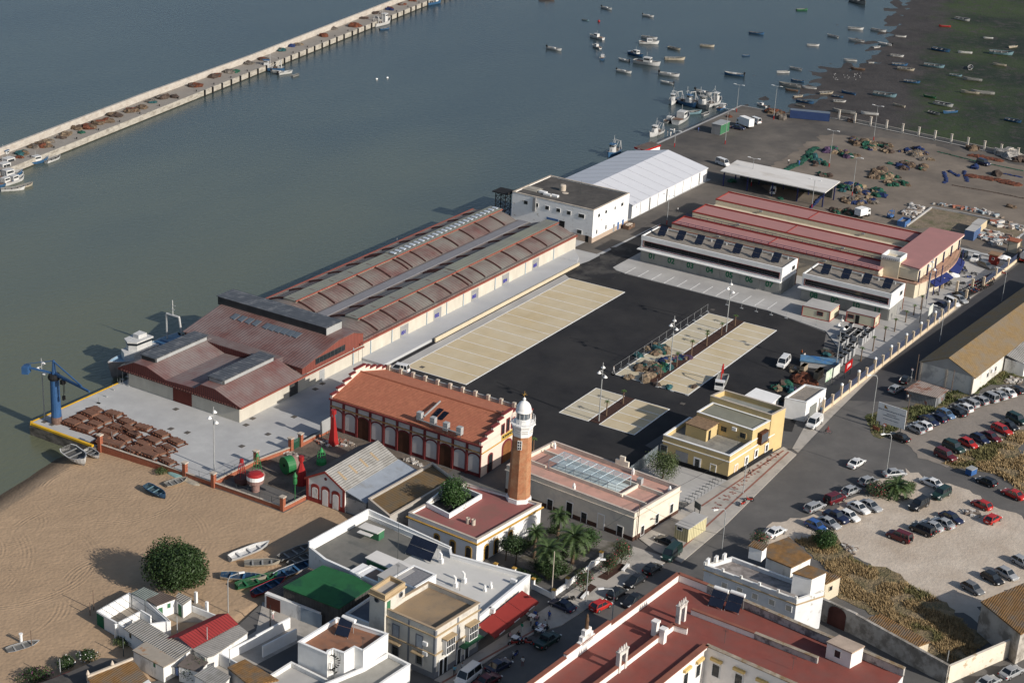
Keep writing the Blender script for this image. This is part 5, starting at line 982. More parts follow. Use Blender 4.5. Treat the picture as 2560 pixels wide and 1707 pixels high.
b=thing('red_roof_house','white house with bright red pitched roof near the beach','house',(160.5,143,0)); P_=[(*g(3,0,1580,1145,2.6),2.6),(*g(3,0,2080,925,2.6)  ,2.6),(*g(3,0,2090,925,3.4),3.4),(*g(3,0,1640,1145,3.4),3.4),(*g(3,0,2190,1025,2.4),2.4),(*g(3,0,1770,1250,2.4),2.4)]
rid=[P_[3],P_[2]]; 
P_[0]=(P_[3][0]-.6,P_[3][1]+2.0,2.7); P_[1]=(P_[2][0]-.2,P_[2][1]+1.8,2.7)
mb=MB(); mb.add([P_[0],P_[1],P_[2],P_[3],P_[4],P_[5]],[(0,3,2,1),(3,5,4,2),(1,2,3,0),(2,4,5,3)]); mb.build('roof',mat('red_sheet_roof',(.26,.03,.03),var=.08,stripe=((1,.1,0),.5),sdep=.1,scol=.15),b); fpn=[P_[0][:2],P_[1][:2],P_[4][:2],P_[5][:2]]; MB().prism(inset(fpn,.25),0,2.3).build('wall',m_wht,b)
Kc=[g(3,0,*q,2.3) for q in ((1775,1255),(2190,1035),(2270,1100),(1960,1310),(1880,1330))]; b=thing('patched_roof_shed','lean-to with patched weathered corrugated roof along the alley','shed',cen(Kc)); MB().prism(Kc,0,2.15).build('wall',m_wht2,b); MB().prism(inset(Kc,-.1),2.15,2.3).build('roof',m_corrx,b)
K=[g(3,0,*q,2.6) for q in ((1225,1265),(1340,1190),(1610,1355),(1500,1415))]; b=thing('stained_roof_hut','small white hut with rust stained flat roof and blue door','hut',cen(K)); MB().prism(K,-.1,2.45).build('wall',m_wht2,b); MB().prism(inset(K,-.12),2.45,2.62).build('roof',mat('roof_rust_stain',(.33,.29,.24),var=.12,c2=(.28,.15,.07),c2amt=.35,c2scale=.6,sharp=.1),b); win(b,K[0],K[3],(3,0,1420,1400),.5,.7,pm=m_grnd)
K=[g(3,0,*q,3.4) for q in ((1640,1360),(1740,1260),(1900,1330),(1820,1410))]; b=thing('cane_roof_porch','white porch house under grey cane roof','house',cen(K)); MB().prism(K,0,2.5).build('wall',m_wht,b); MB().prism(inset(K,-.15),2.5,2.65).build('roof',mat('cane_roof',(.17,.14,.12),stripe=((1,.5,0),.3),sdep=.4,scol=.4),b)
# tiled house at the bottom edge
Tl=[g(3,0,*q,4.6) for q in ((800,1530),(1220,1365),(1385,1540),(960,1800))]; b=thing('tiled_cottage','cottage with mossy orange tiled roof cut by the bottom edge','house',cen(Tl)); MB().prism(Tl,0,4.3).build('wall',m_wht2,b); A0=lerp(Tl[0],Tl[1],0);
mb=MB(); mb.add([(*Tl[0],4.9),(*Tl[1],4.9),(*Tl[2],4.2),(*Tl[3],4.2)],[(3,2,1,0),(0,1,2,3)]); mb.build('roof',m_rust,b); mb=MB(); mb.wall(Tl[0],Tl[1],4.3,5.2,.3); [mb.lathe([(.2,5.2),(.28,5.4),(.05,6.0)],*lerp(Tl[0],Tl[1],t),8) for t in (.02,.55)]; mb.build('ridge_parapet',m_cope,b)
K=[g(3,0,*q,3.2) for q in ((350,1568),(640,1460),(930,1330),(1190,1340),(800,1560))]; b=thing('dark_roof_annex','dark sheet roofed annex with red terrace beside the tiled cottage','annex',cen(K)); MB().prism(K,0,3.0).build('wall',m_wht2,b); MB().prism(inset(K,-.05),3.0,3.1).build('roof',m_bit,b); K=[g(3,0,*q,3.0) for q in ((260,1600),(640,1450),(720,1500),(500,1640))]; MB().prism(K,0,2.9).build('terrace',m_redroof2,b)
K=[g(3,0,*q,3.5) for q in ((1790,1490),(1935,1400),(2110,1500),(2010,1620))]; b=thing('grey_roof_hut','white hut with sloping grey roof at the alley end','hut',cen(K)); MB().prism(K,0,3.3).build('wall',m_wht,b); MB().prism(inset(K,-.12),3.3,3.45).build('roof',m_asb,b)
K=[g(3,0,*q,4.2) for q in ((2250,1350),(2330,1310),(2500,1430),(2420,1480))]; b=thing('strip_tile_house','grey walled house with narrow strip of brown roof tiles','house',cen(K)); 
K=[(153.0,128.6),(154.6,133.8),(157.4,133.2),(156.2,126.4)]; MB().prism(K,0,3.9).build('wall',mat('wall_cement',(.26,.255,.25),var=.12),b); MB().prism(inset(K,-.1),3.9,4.15).build('roof',m_rustx,b)
K=g(3,0,2350,1150),; b=thing('alley_walls','long white garden walls along the paved alley','wall',(163,134,0)); mb=MB()
for p,q,h_ in (((3,0,2000,1400),(3,1,0,1225),1.6),((3,1,0,1225),(3,1,310,1060),1.8),((3,1,60,1330),(3,1,370,1170),1.9),((3,0,2000,1390),(3,0,2200,1500),2.0)): mb.wall(g(*p),g(*q),0,h_,.25)
mb.build('wall',m_wht,b)
sheet([g(3,0,1920,1350),g(3,0,2350,1090),g(3,1,60,820),g(3,1,600,1060),g(3,1,420,1180),g(3,1,40,1380),g(3,0,2100,1560)],.03,'alley',m_pave)
# =============== convent with red roof terraces ===============
HK=12.5; m_kw=mat('wall_convent',(.74,.71,.68),var=.05,c2=(.62,.58,.54),c2amt=.3,c2scale=.4); m_kc=mat('coping_brown_red',(.24,.09,.06),var=.15); m_kst=mat('coping_lichen',(.33,.28,.22),var=.3,c2=(.22,.15,.08),c2amt=.4,c2scale=.8)
f=lambda r_,c_,x,y,z=HK: g(r_,c_,x,y,z)
p0=f(3,2,1530,555); pS=f(3,2,-60,1730); pN=f(3,3,1700,1580,HK); pc=f(3,2,1790,1165); pcS=f(3,2,900,1880); pcE=f(3,2,2350,1410); e_=((pcE[0]-pc[0])*2.6+pc[0],(pcE[1]-pc[1])*2.6+pc[1])
e1=(p0[0]+(pN[0]-p0[0])*1.0,pN[1])
Kp=[p0,pS,(pcS[0]-0,pcS[1]),pc,e_,(e1[0],e_[1])]
b=thing('convent','large white convent with red roof terraces, belfry arches and inner courtyard','convent',cen(Kp))
MB().prism(Kp,0,HK-1.3).build('wall',m_kw,b); MB().prism(inset(Kp,.1),HK-1.3,HK-1.27).build('roof',m_redroof2,b)
def pw_(a_,b_,h0=HK-1.3,h1=HK-.12,t=.45,wm=m_kw,cm=m_kc,ins=0):
    mb=MB(); mb.wall(a_,b_,h0,h1,t); mb.build('parapet',wm,b); mb=MB(); mb.wall(a_,b_,h1,h1+.13,t+.22); mb.build('coping',cm,b)
m_kst2=mat('wall_stained_grey',(.42,.40,.38),var=.15,c2=(.14,.13,.13),c2amt=.42,c2scale=.7,sharp=.12)
_L=math.hypot(pS[0]-p0[0],pS[1]-p0[1]); _q=f(3,2,870,1010); _r=f(3,2,430,1300); sL=lerp(p0,pS,math.hypot(_q[0]-p0[0],_q[1]-p0[1])/_L); sM=lerp(p0,pS,math.hypot(_r[0]-p0[0],_r[1]-p0[1])/_L); pw_(p0,sL); pw_(sL,sM,h1=HK+.35); pw_(sM,pS,h1=HK-.12)
pw_(p0,f(3,2,1800,660)); pw_(f(3,2,1800,660),(e1[0],e_[1]),wm=m_kst2,cm=m_kst)
pw_(pc,pcS,h1=HK-.9,t=.7); pw_(pc,e_,h1=HK-.9,t=.5,cm=m_kst)
i1,i2=f(3,2,1480,1035,HK-.5),f(3,2,700,1630,HK-.5); pw_(i1,i2,h1=HK-.35,t=.35); pw_(i1,f(3,2,1610,1075,HK-.5),h1=HK-.35,t=.35)
pw_(f(3,2,1650,890,HK-.5),f(3,2,2230,1110,HK-.5),h1=HK-.45,t=.35); pw_(f(3,2,2230,1110,HK-.5),f(3,3,460,1340,HK-.5),h1=HK-.45,t=.4,wm=m_kst2,cm=m_kst)
mb=MB(); q=f(3,2,690,1100,HK+.5)
a,n,L=wdir(sL,sM)
for i,(w_,z_) in enumerate(((3.6,13.1),(2.6,13.8),(1.6,14.6))): 
    m_=lerp(sL,sM,.55); mb.obox(m_[0],m_[1],math.atan2(a.y,a.x),w_,.6,HK,z_)
mb.build('stepped_gable',m_kw,b); m_=lerp(sL,sM,.55); o=MB().lathe([(.28,14.6),(.3,14.9),(.22,15.4),(.28,15.9),(.2,16.3),(.14,16.4),(.17,16.6),(.05,16.9)],m_[0],m_[1],10).build('statue',mat('bronze_statue',(.10,.06,.035),var=.2),b)
for (x,y) in ((1545,1010),(1000,1440)):
    q=f(3,2,x,y,HK-1.2); rz=math.atan2(i1[1]-i2[1],i1[0]-i2[0])+0; c_,s_=math.cos(rz),math.sin(rz); mb=MB()
    def ob(u,v,L_,W_,z0,z1): mb.obox(q[0]+u*c_-v*s_,q[1]+u*s_+v*c_,rz,L_,W_,z0,z1)
    ob(-.75,0,.5,.6,HK-1.3,HK+1.3); ob(.75,0,.5,.6,HK-1.3,HK+1.3); ob(0,0,2.0,.6,HK+1.3,HK+1.75); ob(0,0,2.3,.7,HK+1.75,HK+1.95)
    for u in (-.8,-.3,.3,.8): mb.lathe([(.2,HK+1.95),(.05,HK+2.6)],q[0]+u*c_,q[1]+u*s_,6)
    mb.build('belfry_arch',mat('belfry_stone',(.58,.55,.52),var=.12,c2=(.3,.28,.26),c2amt=.35,c2scale=1),b)
for (x,y) in ((1310,1120),(1380,1190)): q=f(3,2,x,y,HK-1.2); mb=MB(); mb.obox(*q,rz,.8,.8,HK-1.3,HK+.7); mb.obox(*q,rz,1.0,1.0,HK+.7,HK+1.05); mb.build('chimney',m_kw,b)
for (x,y) in ((1880,850),(2030,890)): q=f(3,2,x,y,HK-1.0); solar(b,q[0]-.6,q[1],HK-1.25,math.radians(2),2.2,2.6,2,.25,48); MB().tube((q[0]+1.2,q[1]-1.1,HK+1.0),(q[0]+1.2,q[1]+1.1,HK+1.0),.3,n=12).build('heater_tank',m_wht,b)
bx=[f(3,3,*q_,HK+1.2) for q_ in ((545,1190),(770,1290),(905,1255),(640,1165))]; bx=qd((3,3,545,1190),(3,3,770,1290),(3,3,880,1230),HK+1.2)
MB().prism(bx,HK-1.3,HK+1.1).build('stair_turret',m_kw,b); MB().prism(inset(bx,-.1),HK+1.1,HK+1.3).build('stair_turret_roof',mat('turret_roof_tan',(.42,.33,.26)),b); win(b,bx[0],bx[1],None,.9,1.1,uz=(1.75,HK+.1))
cwl=(pcS,pc); cwr=(pc,e_); m_hood=mat('hood_yellow',(.58,.42,.17),var=.08)
for W_,us_ in ((cwl,[(3,2,1705,1450),(3,2,1590,1530)]),(cwr,[(3,2,1872,1450),(3,2,2080,1540),(3,2,2290,1640)])):
    for t in us_:
        u,z=onw(*W_,*t); a,n,L=wdir(*W_); win(b,*W_,None,1.1,1.9,uz=(u,z),bars=5,fr=.1); mb=MB(); wbox(mb,W_[0],a,n,u-.9,u+.9,z+1.5,z+1.9,0,.45); mb.build('window_hood',m_hood,b)
# =============== peeling white house and neighbours ===============
HW=6.6; W1=qd((3,2,1770,480),(3,3,265,800),(3,3,515,720),HW)
b=thing('peeling_house','peeling white two storey house with stained roof terrace and stair room','house',cen(W1)); m_pe=mat('wall_peeling_blueish',(.60,.62,.64),var=.08,c2=(.34,.32,.29),c2amt=.22,c2scale=.8,sharp=.08)
flat(b,W1,HW,m_pe,mat('roof_terrace_mottled',(.30,.27,.25),var=.2,c2=(.17,.15,.14),c2amt=.45,c2scale=.7,sharp=.15),par=.7,t=.3,cm=m_wht2)
ring(MB(),W1,5.6,5.78,.05,out=.15).build('cornice',m_ctr,b)
bx=[(218.0,76.6),(218.2,73.6),(221.4,72.6),(221.6,75.6)]; MB().prism(bx,5.8,9.3).build('stair_room',m_wht,b); MB().prism(inset(bx,-.1),9.3,9.45).build('stair_room_roof',m_rustx,b)
for t in ((3,2,1950,670),(3,2,2090,715),(3,2,2230,770),(3,3,35,825),(3,3,190,880)): win(b,W1[0],W1[1],t,.9,.9,fm=m_wht,pm=mat('blind_cream',(.45,.42,.36)))
for t in (0,.2,.4,.6,.8,.99): q=lerp(W1[0],W1[1],t); MB().obox(*q,0,.35,.35,HW-.01,HW+.5).build('parapet_pier',m_wht2,b)
for t in (.3,.6,.9): q=lerp(W1[3],W1[0],t); MB().obox(*q,0,.9,.4,HW-.01,HW+.9).build('parapet_pier',m_wht2,b)
if 1: q=g(3,2,2250,400,6.2); MB().obox(*q,0,1.9,2.2,5.9,8.0).build('roof_hut',m_wht,b); MB().obox(*q,0,2.2,2.6,8.0,8.15).build('roof_hut_tiles',m_rust,b)
K=[g(3,3,*q,5) for q in ((0,400),(0,290),(190,220),(395,400),(215,490))]; b=thing('mossy_roof_house','house with pitched mossy orange roof behind the peeling house','house',cen(K)); MB().prism(K,0,4.6).build('wall',m_wht2,b); mb=MB(); c=cen(K); n_=len(K); mb.add([(*q,4.6) for q in inset(K,-.15)]+[(*lerp(K[2],K[3],.5),5.3)],[tuple(range(n_))]); MB().prism(inset(K,-.15),4.6,4.8).build('roof',m_rustx,b)
K=[(224.0,79.2),(228.3,74.6),(231.8,73.6),(231.2,78.6)]; b=thing('ruined_annex','cream ruined annex with hole in wall and mossy tile roof','annex',cen(K)); MB().prism(K,0,3.3).build('wall',m_cream,b); MB().prism(inset(K,-.1),3.3,3.5).build('roof',m_rust,b); win(b,K[1],K[2],None,.8,.8,uz=(1.3,2.1),pm=m_black,fm=m_cream)
# old perimeter wall with arched gateway
m_old=mat('wall_old_stained',(.42,.39,.35),var=.15,c2=(.20,.18,.155),c2amt=.45,c2scale=.45,sharp=.15)
b=thing('ruin_wall','long stained masonry wall with arched rusty gate along the waste ground','wall',(220,62,0)); wa,wb,wc=(223.3,73.6),(222.1,67.2),(217.3,51.0); mb=MB(); mb.wall(wa,wb,0,3.7,.5); mb.wall(wb,wc,0,3.6,.5,0,3.2); mb.build('wall',m_old,b)
a,n,L=wdir(wa,wb); mb=MB(); archslab(mb,wa,a,n,archpts(3.4,3.1,0,2.5),.2,.32); mb.build('gate',mat('gate_dark_red',(.08,.03,.025),var=.2),b)
K=[g(3,3,*q,3.3) for q in ((910,975),(1035,930),(1480,1180),(1340,1230))]; b=thing('long_tiled_shed','long low shed with mossy tiled roof against the ruin wall','shed',cen(K)); MB().prism(K,0,3.0).build('wall',m_cream,b); MB().prism(inset(K,-.15),3.0,3.25).build('roof',m_rust,b)
b=thing('boundary_wall','white rendered boundary wall of the waste plot with peeling patches','wall',(224.7,47.7,0)); mb=MB(); mb.wall((217.3,51.0),(236.5,43.0),0,3.1,.4); mb.build('wall',mat('wall_peeling_cream',(.66,.60,.50),var=.1,c2=(.42,.33,.22),c2amt=.3,c2scale=.6,sharp=.06,aniso=(1,1,1.6)),b)
K=[g(3,3,*q,5.4) for q in ((1965,820),(2350,655),(2700,900),(2320,1110))]; b=thing('corner_warehouse','old warehouse with orange brown sheet roof at the right edge','warehouse',cen(K)); MB().prism(K,0,5.2).build('wall',m_old,b); MB().prism(inset(K,-.15),5.2,5.45).build('roof',m_rust,b)
sheet([g(3,3,*q) for q in ((260,260),(430,150),(700,310),(800,430),(1100,560),(1350,690),(1560,760),(1560,850),(1900,1090),(2100,1200),(1680,1420),(1500,1250),(1000,960),(600,760),(640,600))],.04,'waste_ground',m_weed)
sheet([g(2,3,*q) for q in ((1600,1120),(1700,1060),(1900,970),(2350,800),(2350,1400),(2100,1240),(1900,1180))],.035,'waste_ground',m_weed)
sheet([(209,109),(209,120.5),(223,121.5),(226,108.6)],.03,'garden_floor',m_garden)
sheet([(206.9,177.0),(206.9,160.6),(208,153),(207,148),(231.5,147),(231.7,174.9),(216,176.2)],.012,'buoy_yard',m_courtdirt)
# ---------------- vehicles ----------------
def paint(n,c): return mat('car_paint_'+n,c,rough=.28,var=.04,scale=1,spec=.6)
CC=dict(white=(.66,.66,.65),silver=(.30,.31,.32),grey=(.13,.135,.14),black=(.012,.013,.015),navy=(.012,.018,.05),blue=(.03,.09,.28),red=(.40,.02,.015),maroon=(.10,.01,.015),green=(.012,.035,.03),lightblue=(.10,.17,.28))
m_tyre=mat('tyre',(.015,.015,.015),rough=.9); m_rim=mat('wheel_rim',(.35,.35,.36),rough=.35,metal=.6); m_wind=glassmat('car_glass',(.018,.024,.03),rough=.06); m_head=mat('headlight_lens',(.75,.75,.72),rough=.15); m_tail=mat('tail_lens',(.35,.01,.01),rough=.25); m_plate=mat('number_plate',(.7,.7,.68)); m_bump=mat('bumper_plastic',(.03,.03,.03))
# type: L, W, belt z, roof z, hood x, screen base, roof front, roof rear, glass rear base, trunk z
VT=dict(hatch=(3.9,1.66,.90,1.43,.78,.95,.35,-1.35,-1.85,.92),sedan=(4.45,1.72,.88,1.41,.78,1.05,.35,-1.0,-1.6,.90),wagon=(4.5,1.72,.90,1.46,.80,1.0,.35,-1.85,-2.15,.92),
 suv=(4.5,1.80,1.10,1.80,1.02,1.0,.55,-1.95,-2.15,1.12),mpv=(4.2,1.72,1.0,1.80,.88,1.25,.7,-1.85,-2.02,1.02),van=(4.7,1.85,1.15,2.05,.98,1.7,1.15,-2.2,-2.3,1.17),pickup=(4.8,1.80,1.05,1.72,1.0,.9,.45,-.75,-.95,.98))
PROTO={}
def car_proto(ty,cn):
    if (ty,cn) in PROTO: return PROTO[(ty,cn)]
    L,W,zb,zr,zh,xs,xrf,xrr,xgb,zt=VT[ty]; h=W/2; root=thing({'hatch':'parked_car','sedan':'parked_car','wagon':'parked_car','suv':'off_road_car','mpv':'parked_van','van':'parked_van','pickup':'pickup_truck'}[ty],'x','car'); P_=paint(cn,CC[cn])
    st=[(-L/2,.80,.55),(-L/2+.06,.93,zt-.1),(-L/2+.3,.99,zt),(xgb,1,zb+.02),(xs-.3,1,zb),(xs,1,zb-.02),(L/2-.55,.98,zh),(L/2-.15,.92,zh-.13),(L/2,.78,.5)]
    mb=MB(); N=8
    for x,k,z in st:
        w_=h*k; mb.v+=[(x,-w_*.96,.26),(x,-w_,.5 if z>.6 else z*.8),(x,-w_,z-.14),(x,-w_+.1,z),(x,w_-.1,z),(x,w_,z-.14),(x,w_,.5 if z>.6 else z*.8),(x,w_*.96,.26)]
    for i in range(len(st)-1):
        for j in range(N): k=(j+1)%N; mb.f.append((i*N+j,i*N+k,(i+1)*N+k,(i+1)*N+j)); mb.m.append(0)
    mb.f.append(tuple(range(N))[::-1]); mb.f.append(tuple(range((len(st)-1)*N,len(st)*N))); mb.m+=[0,0]
    hr=h*.76; hb=h*.93; q=[(xs,hb,zb),(xrf,hr,zr-.04),(xrr,hr,zr-.04),(xgb,hb,zb)]
    # roof skin and pillars
    if ty=='pickup': mb.box(-L/2+.12,-1.0,-h+.1,h-.1,zt-.02,zt+.02)
    b0=len(mb.v); mb.v+=[(xrf,-hr,zr-.05),(xrf,hr,zr-.05),(xrr,hr,zr-.05),(xrr,-hr,zr-.05),(xrf-.2,-hr*.9,zr),(xrf-.2,hr*.9,zr),(xrr+.12,hr*.9,zr),(xrr+.12,-hr*.9,zr)]
    mb.f+=[(b0+4,b0+5,b0+6,b0+7),(b0,b0+1,b0+5,b0+4),(b0+1,b0+2,b0+6,b0+5),(b0+2,b0+3,b0+7,b0+6),(b0+3,b0,b0+4,b0+7)]; mb.m+=[0]*5
    for s in (-1,1):
        mb.tube((xs,s*hb,zb-.03),(xrf,s*hr,zr-.05),.05,n=5); mb.tube((xgb,s*hb,zb-.03),(xrr,s*hr,zr-.05),.07,n=5); xm=(xrf+xrr)/2+.1; mb.tube((xm-.05,s*(hb+.01),zb-.03),(xm,s*(hr+.01),zr-.05),.045,n=5)
        if ty in('van',): mb.add([(xm,s*(hb+.02),zb-.05),(xgb,s*(hb+.02),zb-.05),(xrr,s*(hr+.02),zr-.06),(xm,s*(hr+.02),zr-.06)],[(0,1,2,3),(3,2,1,0)])
        if ty in('wagon','mpv','suv'): xm=xrr+.65; mb.tube((xm-.05,s*(hb+.01),zb-.03),(xm,s*(hr+.01),zr-.05),.045,n=5)
    body=mb.build('body',P_,root,local=True)
    mb=MB(); mb.add([(xs,-hb,zb-.04),(xs,hb,zb-.04),(xgb,hb,zb-.04),(xgb,-hb,zb-.04),(xrf,-hr,zr-.06),(xrf,hr,zr-.06),(xrr,hr,zr-.06),(xrr,-hr,zr-.06)],[(0,1,5,4),(1,2,6,5),(2,3,7,6),(3,0,4,7)]); mb.build('windows',m_wind,root,local=True)
    for s in (-1,1):
        for x in (-L*.30,L*.31):
            r_=.38 if ty in('suv','pickup') else .31; w_=MB().tube((x,s*(h-.2),r_),(x,s*(h+.02),r_),r_,n=14).build('wheel',m_tyre,root,local=True); MB().tube((x,s*(h-.02),r_),(x,s*(h+.035),r_),r_*.58,n=10).build('rim',m_rim,w_,local=True)
        MB().box(L/2-.2,L/2-.01,s*(h*.82)-.16,s*(h*.82)+.16 if s<0 else s*(h*.82)+.1,zh-.26,zh-.13).build('headlight',m_head,root,local=True)
        MB().box(-L/2+.0,-L/2+.14,s*(h*.84)-.12,s*(h*.84)+.12,zt-.34,zt-.14).build('tail_light',m_tail,root,local=True)
    mb=MB(); mb.box(-L/2-.03,-L/2+.1,-h*.8,h*.8,.32,.5); mb.box(L/2-.1,L/2+.03,-h*.76,h*.76,.3,.46); mb.build('bumper',m_bump if ty in('suv','van') else P_,root,local=True)
    MB().box(-L/2-.05,-L/2-.03,-.26,.26,.5,.62).build('number_plate',m_plate,root,local=True)
    if ty=='suv': MB().tube((-L/2-.2,0,.95),(-L/2,0,.95),.34,n=12).build('spare_wheel',m_tyre,root,local=True)
    regkids(root); PROTO[(ty,cn)]=[root,False]; return PROTO[(ty,cn)]
def head(r_,c_,x,y,dx,dy,z=.4):
    p=g(r_,c_,x-dx,y-dy,z); q=g(r_,c_,x+dx,y+dy,z); return math.atan2(q[1]-p[1],q[0]-p[0])
TYN=dict(hatch='hatchback',sedan='saloon car',wagon='estate car',suv='off-road car',mpv='small van',van='panel van',pickup='pickup truck')
def car(r_,c_,x,y,dx,dy,ty,cn,place,group=None,lab=None,z=.6):
    P=car_proto(ty,cn); p=g(r_,c_,x,y,z); rz=head(r_,c_,x,y,dx,dy)
    if not P[1]: o=P[0]; P[1]=True; o.location=(p[0],p[1],0.02); o.rotation_euler=(0,0,rz)
    else: o=cptree(P[0],(p[0],p[1],0.02),rz)
    o['label']=lab or '%s %s %s'%({'lightblue':'light blue','green':'dark green','grey':'dark grey','navy':'dark blue'}.get(cn,cn),TYN[ty],place); o['category']='van' if ty in('mpv','van') else 'car'
    if group: o['group']=group
    return o
g1='cars in the row nearest the brown roofed warehouse'; pl1='in upper row of gravel car park'
for x,y,s,ty,cn in ((1355,797,-1,'hatch','silver'),(1422,765,-1,'hatch','white'),(1478,720,1,'sedan','navy'),(1562,697,-1,'hatch','navy'),(1635,662,1,'hatch','lightblue'),(1732,640,-1,'sedan','black'),(1802,602,-1,'hatch','white'),(1848,557,-1,'wagon','silver'),(1945,535,-1,'hatch','silver'),(2032,512,-1,'mpv','silver'),(2112,485,-1,'sedan','silver'),(2190,460,-1,'sedan','white'),(2272,438,-1,'hatch','black')): car(2,3,x,y,80*s,38*s,ty,cn,pl1,g1)
g2='cars in the lower row of the gravel car park'; pl2='in lower row beside the scrubby ground'
for x,y,ty,cn in ((1705,970,'suv','green'),(1630,1045,'suv','maroon'),(1840,930,'hatch','red'),(1945,888,'hatch','navy'),(2045,867,'sedan','maroon'),(2150,805,'wagon','red'),(2215,768,'hatch','black'),(2285,715,'suv','green')): car(2,3,x,y,80,38,ty,cn,pl2,g2)
g3='cars along the side road'; 
car(2,3,1200,873,-80,-30,'sedan','black','beside the no entry sign',g3); car(2,3,2005,1280,-90,-38,'hatch','black','parked by blue skip',g3); car(2,3,2250,1395,-100,-45,'sedan','red','parked at right side of side road',g3)
car(2,3,812,1110,75,-45,'sedan','white','alone in the road junction'); car(2,3,1175,432,80,-40,'hatch','silver','in front of the tin shack'); car(2,3,1262,347,50,-55,'hatch','black','in the shade of brown roofed warehouse')
car(2,3,425,745,-62,52,'van','white','beside the white kiosk'); car(2,3,142,195,-55,62,'van','white','on black asphalt near blue tarpaulin')
g4='cars scattered in the dusty car park'; pl4='around the palm island car park'
for x,y,dx,dy,ty,cn in ((1500,1290,-110,-50,'sedan','white'),(1590,1395,-90,50,'suv','green'),(1385,1495,-90,50,'suv','black'),(1160,1205,90,-10,'sedan','silver'),(920,1275,90,-30,'hatch','silver'),(765,1360,85,-35,'hatch','silver'),(615,1440,90,-35,'suv','maroon'),(430,1512,90,-40,'wagon','silver'),(832,1520,100,52,'sedan','white'),(940,1502,90,45,'sedan','silver'),(1960,1492,-80,-38,'hatch','red')): car(2,3,x,y,dx,dy,ty,cn,pl4,g4)
for x,y,dx,dy,ty,cn in ((440,120,80,38,'hatch','blue'),(558,95,80,38,'sedan','silver'),(625,42,80,38,'pickup','navy'),(748,32,80,38,'hatch','white'),(70,178,70,-35,'sedan','white')): car(3,3,x,y,dx,dy,ty,cn,'on dirt above the green bush',g4)
for x,y,dx,dy,ty,cn in ((1205,222,-90,-35,'suv','maroon'),(1415,160,-90,-38,'suv','black'),(1497,122,-80,-35,'sedan','silver'),(1605,95,-80,-38,'sedan','silver'),(1685,47,80,38,'sedan','navy'),(2065,58,70,-40,'hatch','red')): car(3,3,x,y,dx,dy,ty,cn,'in middle of pale dirt lot',g4)
for x,y,ty,cn in ((1880,695,'hatch','grey'),(2060,602,'hatch','black'),(2195,562,'hatch','silver'),(2335,455,'hatch','silver')): car(3,3,x,y,85,48,ty,cn,'near old corner warehouse',g4)
g5='cars on the street below the boundary wall'
car(3,3,2235,1462,85,-42,'sedan','silver','right of two below the white boundary wall',g5); car(3,3,2020,1555,85,-42,'sedan','silver','left of two below the white boundary wall',g5)
g6='cars parked along the shaded street'
car(3,2,1425,262,-90,-38,'sedan','black','beside tan cabin',g6); car(3,2,1465,382,-62,55,'van','green','parked by tan cabin',g6)
for x,y,s,ty,cn in ((1290,512,1,'hatch','black'),(1130,625,-1,'sedan','black'),(965,735,1,'hatch','black'),(1110,805,-1,'sedan','black')): car(3,2,x,y,80*s,-52*s,ty,cn,'on the street beside the oleanders',g6)
car(3,2,815,852,80,-38,'hatch','red','by the white bench under street lamp',g6); car(3,2,460,850,-100,-45,'sedan','navy','beside garden wall gate post',g6); car(3,2,325,1175,95,-62,'pickup','green','in deep shade by cafe tables',g6)
car(3,1,2230,1402,90,-50,'sedan','navy','in the shade opposite corner house',g6); car(3,1,1945,1505,-70,55,'van','white','in the street by corner house',g6); car(3,1,2130,1535,90,-50,'sedan','maroon','cut by bottom edge',g6)
g7='vans and cars inside the port'
car(2,1,1315,250,-80,-15,'mpv','white','at corner of tan parking bays',g7); car(1,3,45,185,10,-45,'mpv','white','under edge of white canopy',g7); car(0,2,1935,1500,80,30,'van','white','at left end of white canopy',g7); car(0,2,2228,1115,-80,-28,'van','white','near quay end, right of box truck',g7)
car(0,2,2075,1172,60,10,'sedan','navy','between green kiosk and box truck',g7); car(0,3,1978,1497,85,30,'suv','navy','on net yard near boundary wall',g7)
for x,y,ty,cn in ((1605,1238,'sedan','navy'),(1690,1210,'mpv','white'),(1758,1178,'sedan','silver'),(1775,1145,'sedan','black')): car(1,3,x,y,85,38,ty,cn,'behind the fence below parked motorbikes',g7)
car(1,3,1785,788,-50,50,'suv','black','at portico corner of fish warehouse',g7); car(1,3,1905,805,-50,50,'pickup','white','inside gate near the red hut',g7); car(1,3,2000,868,90,38,'wagon','grey','beside the red gate hut',g7)
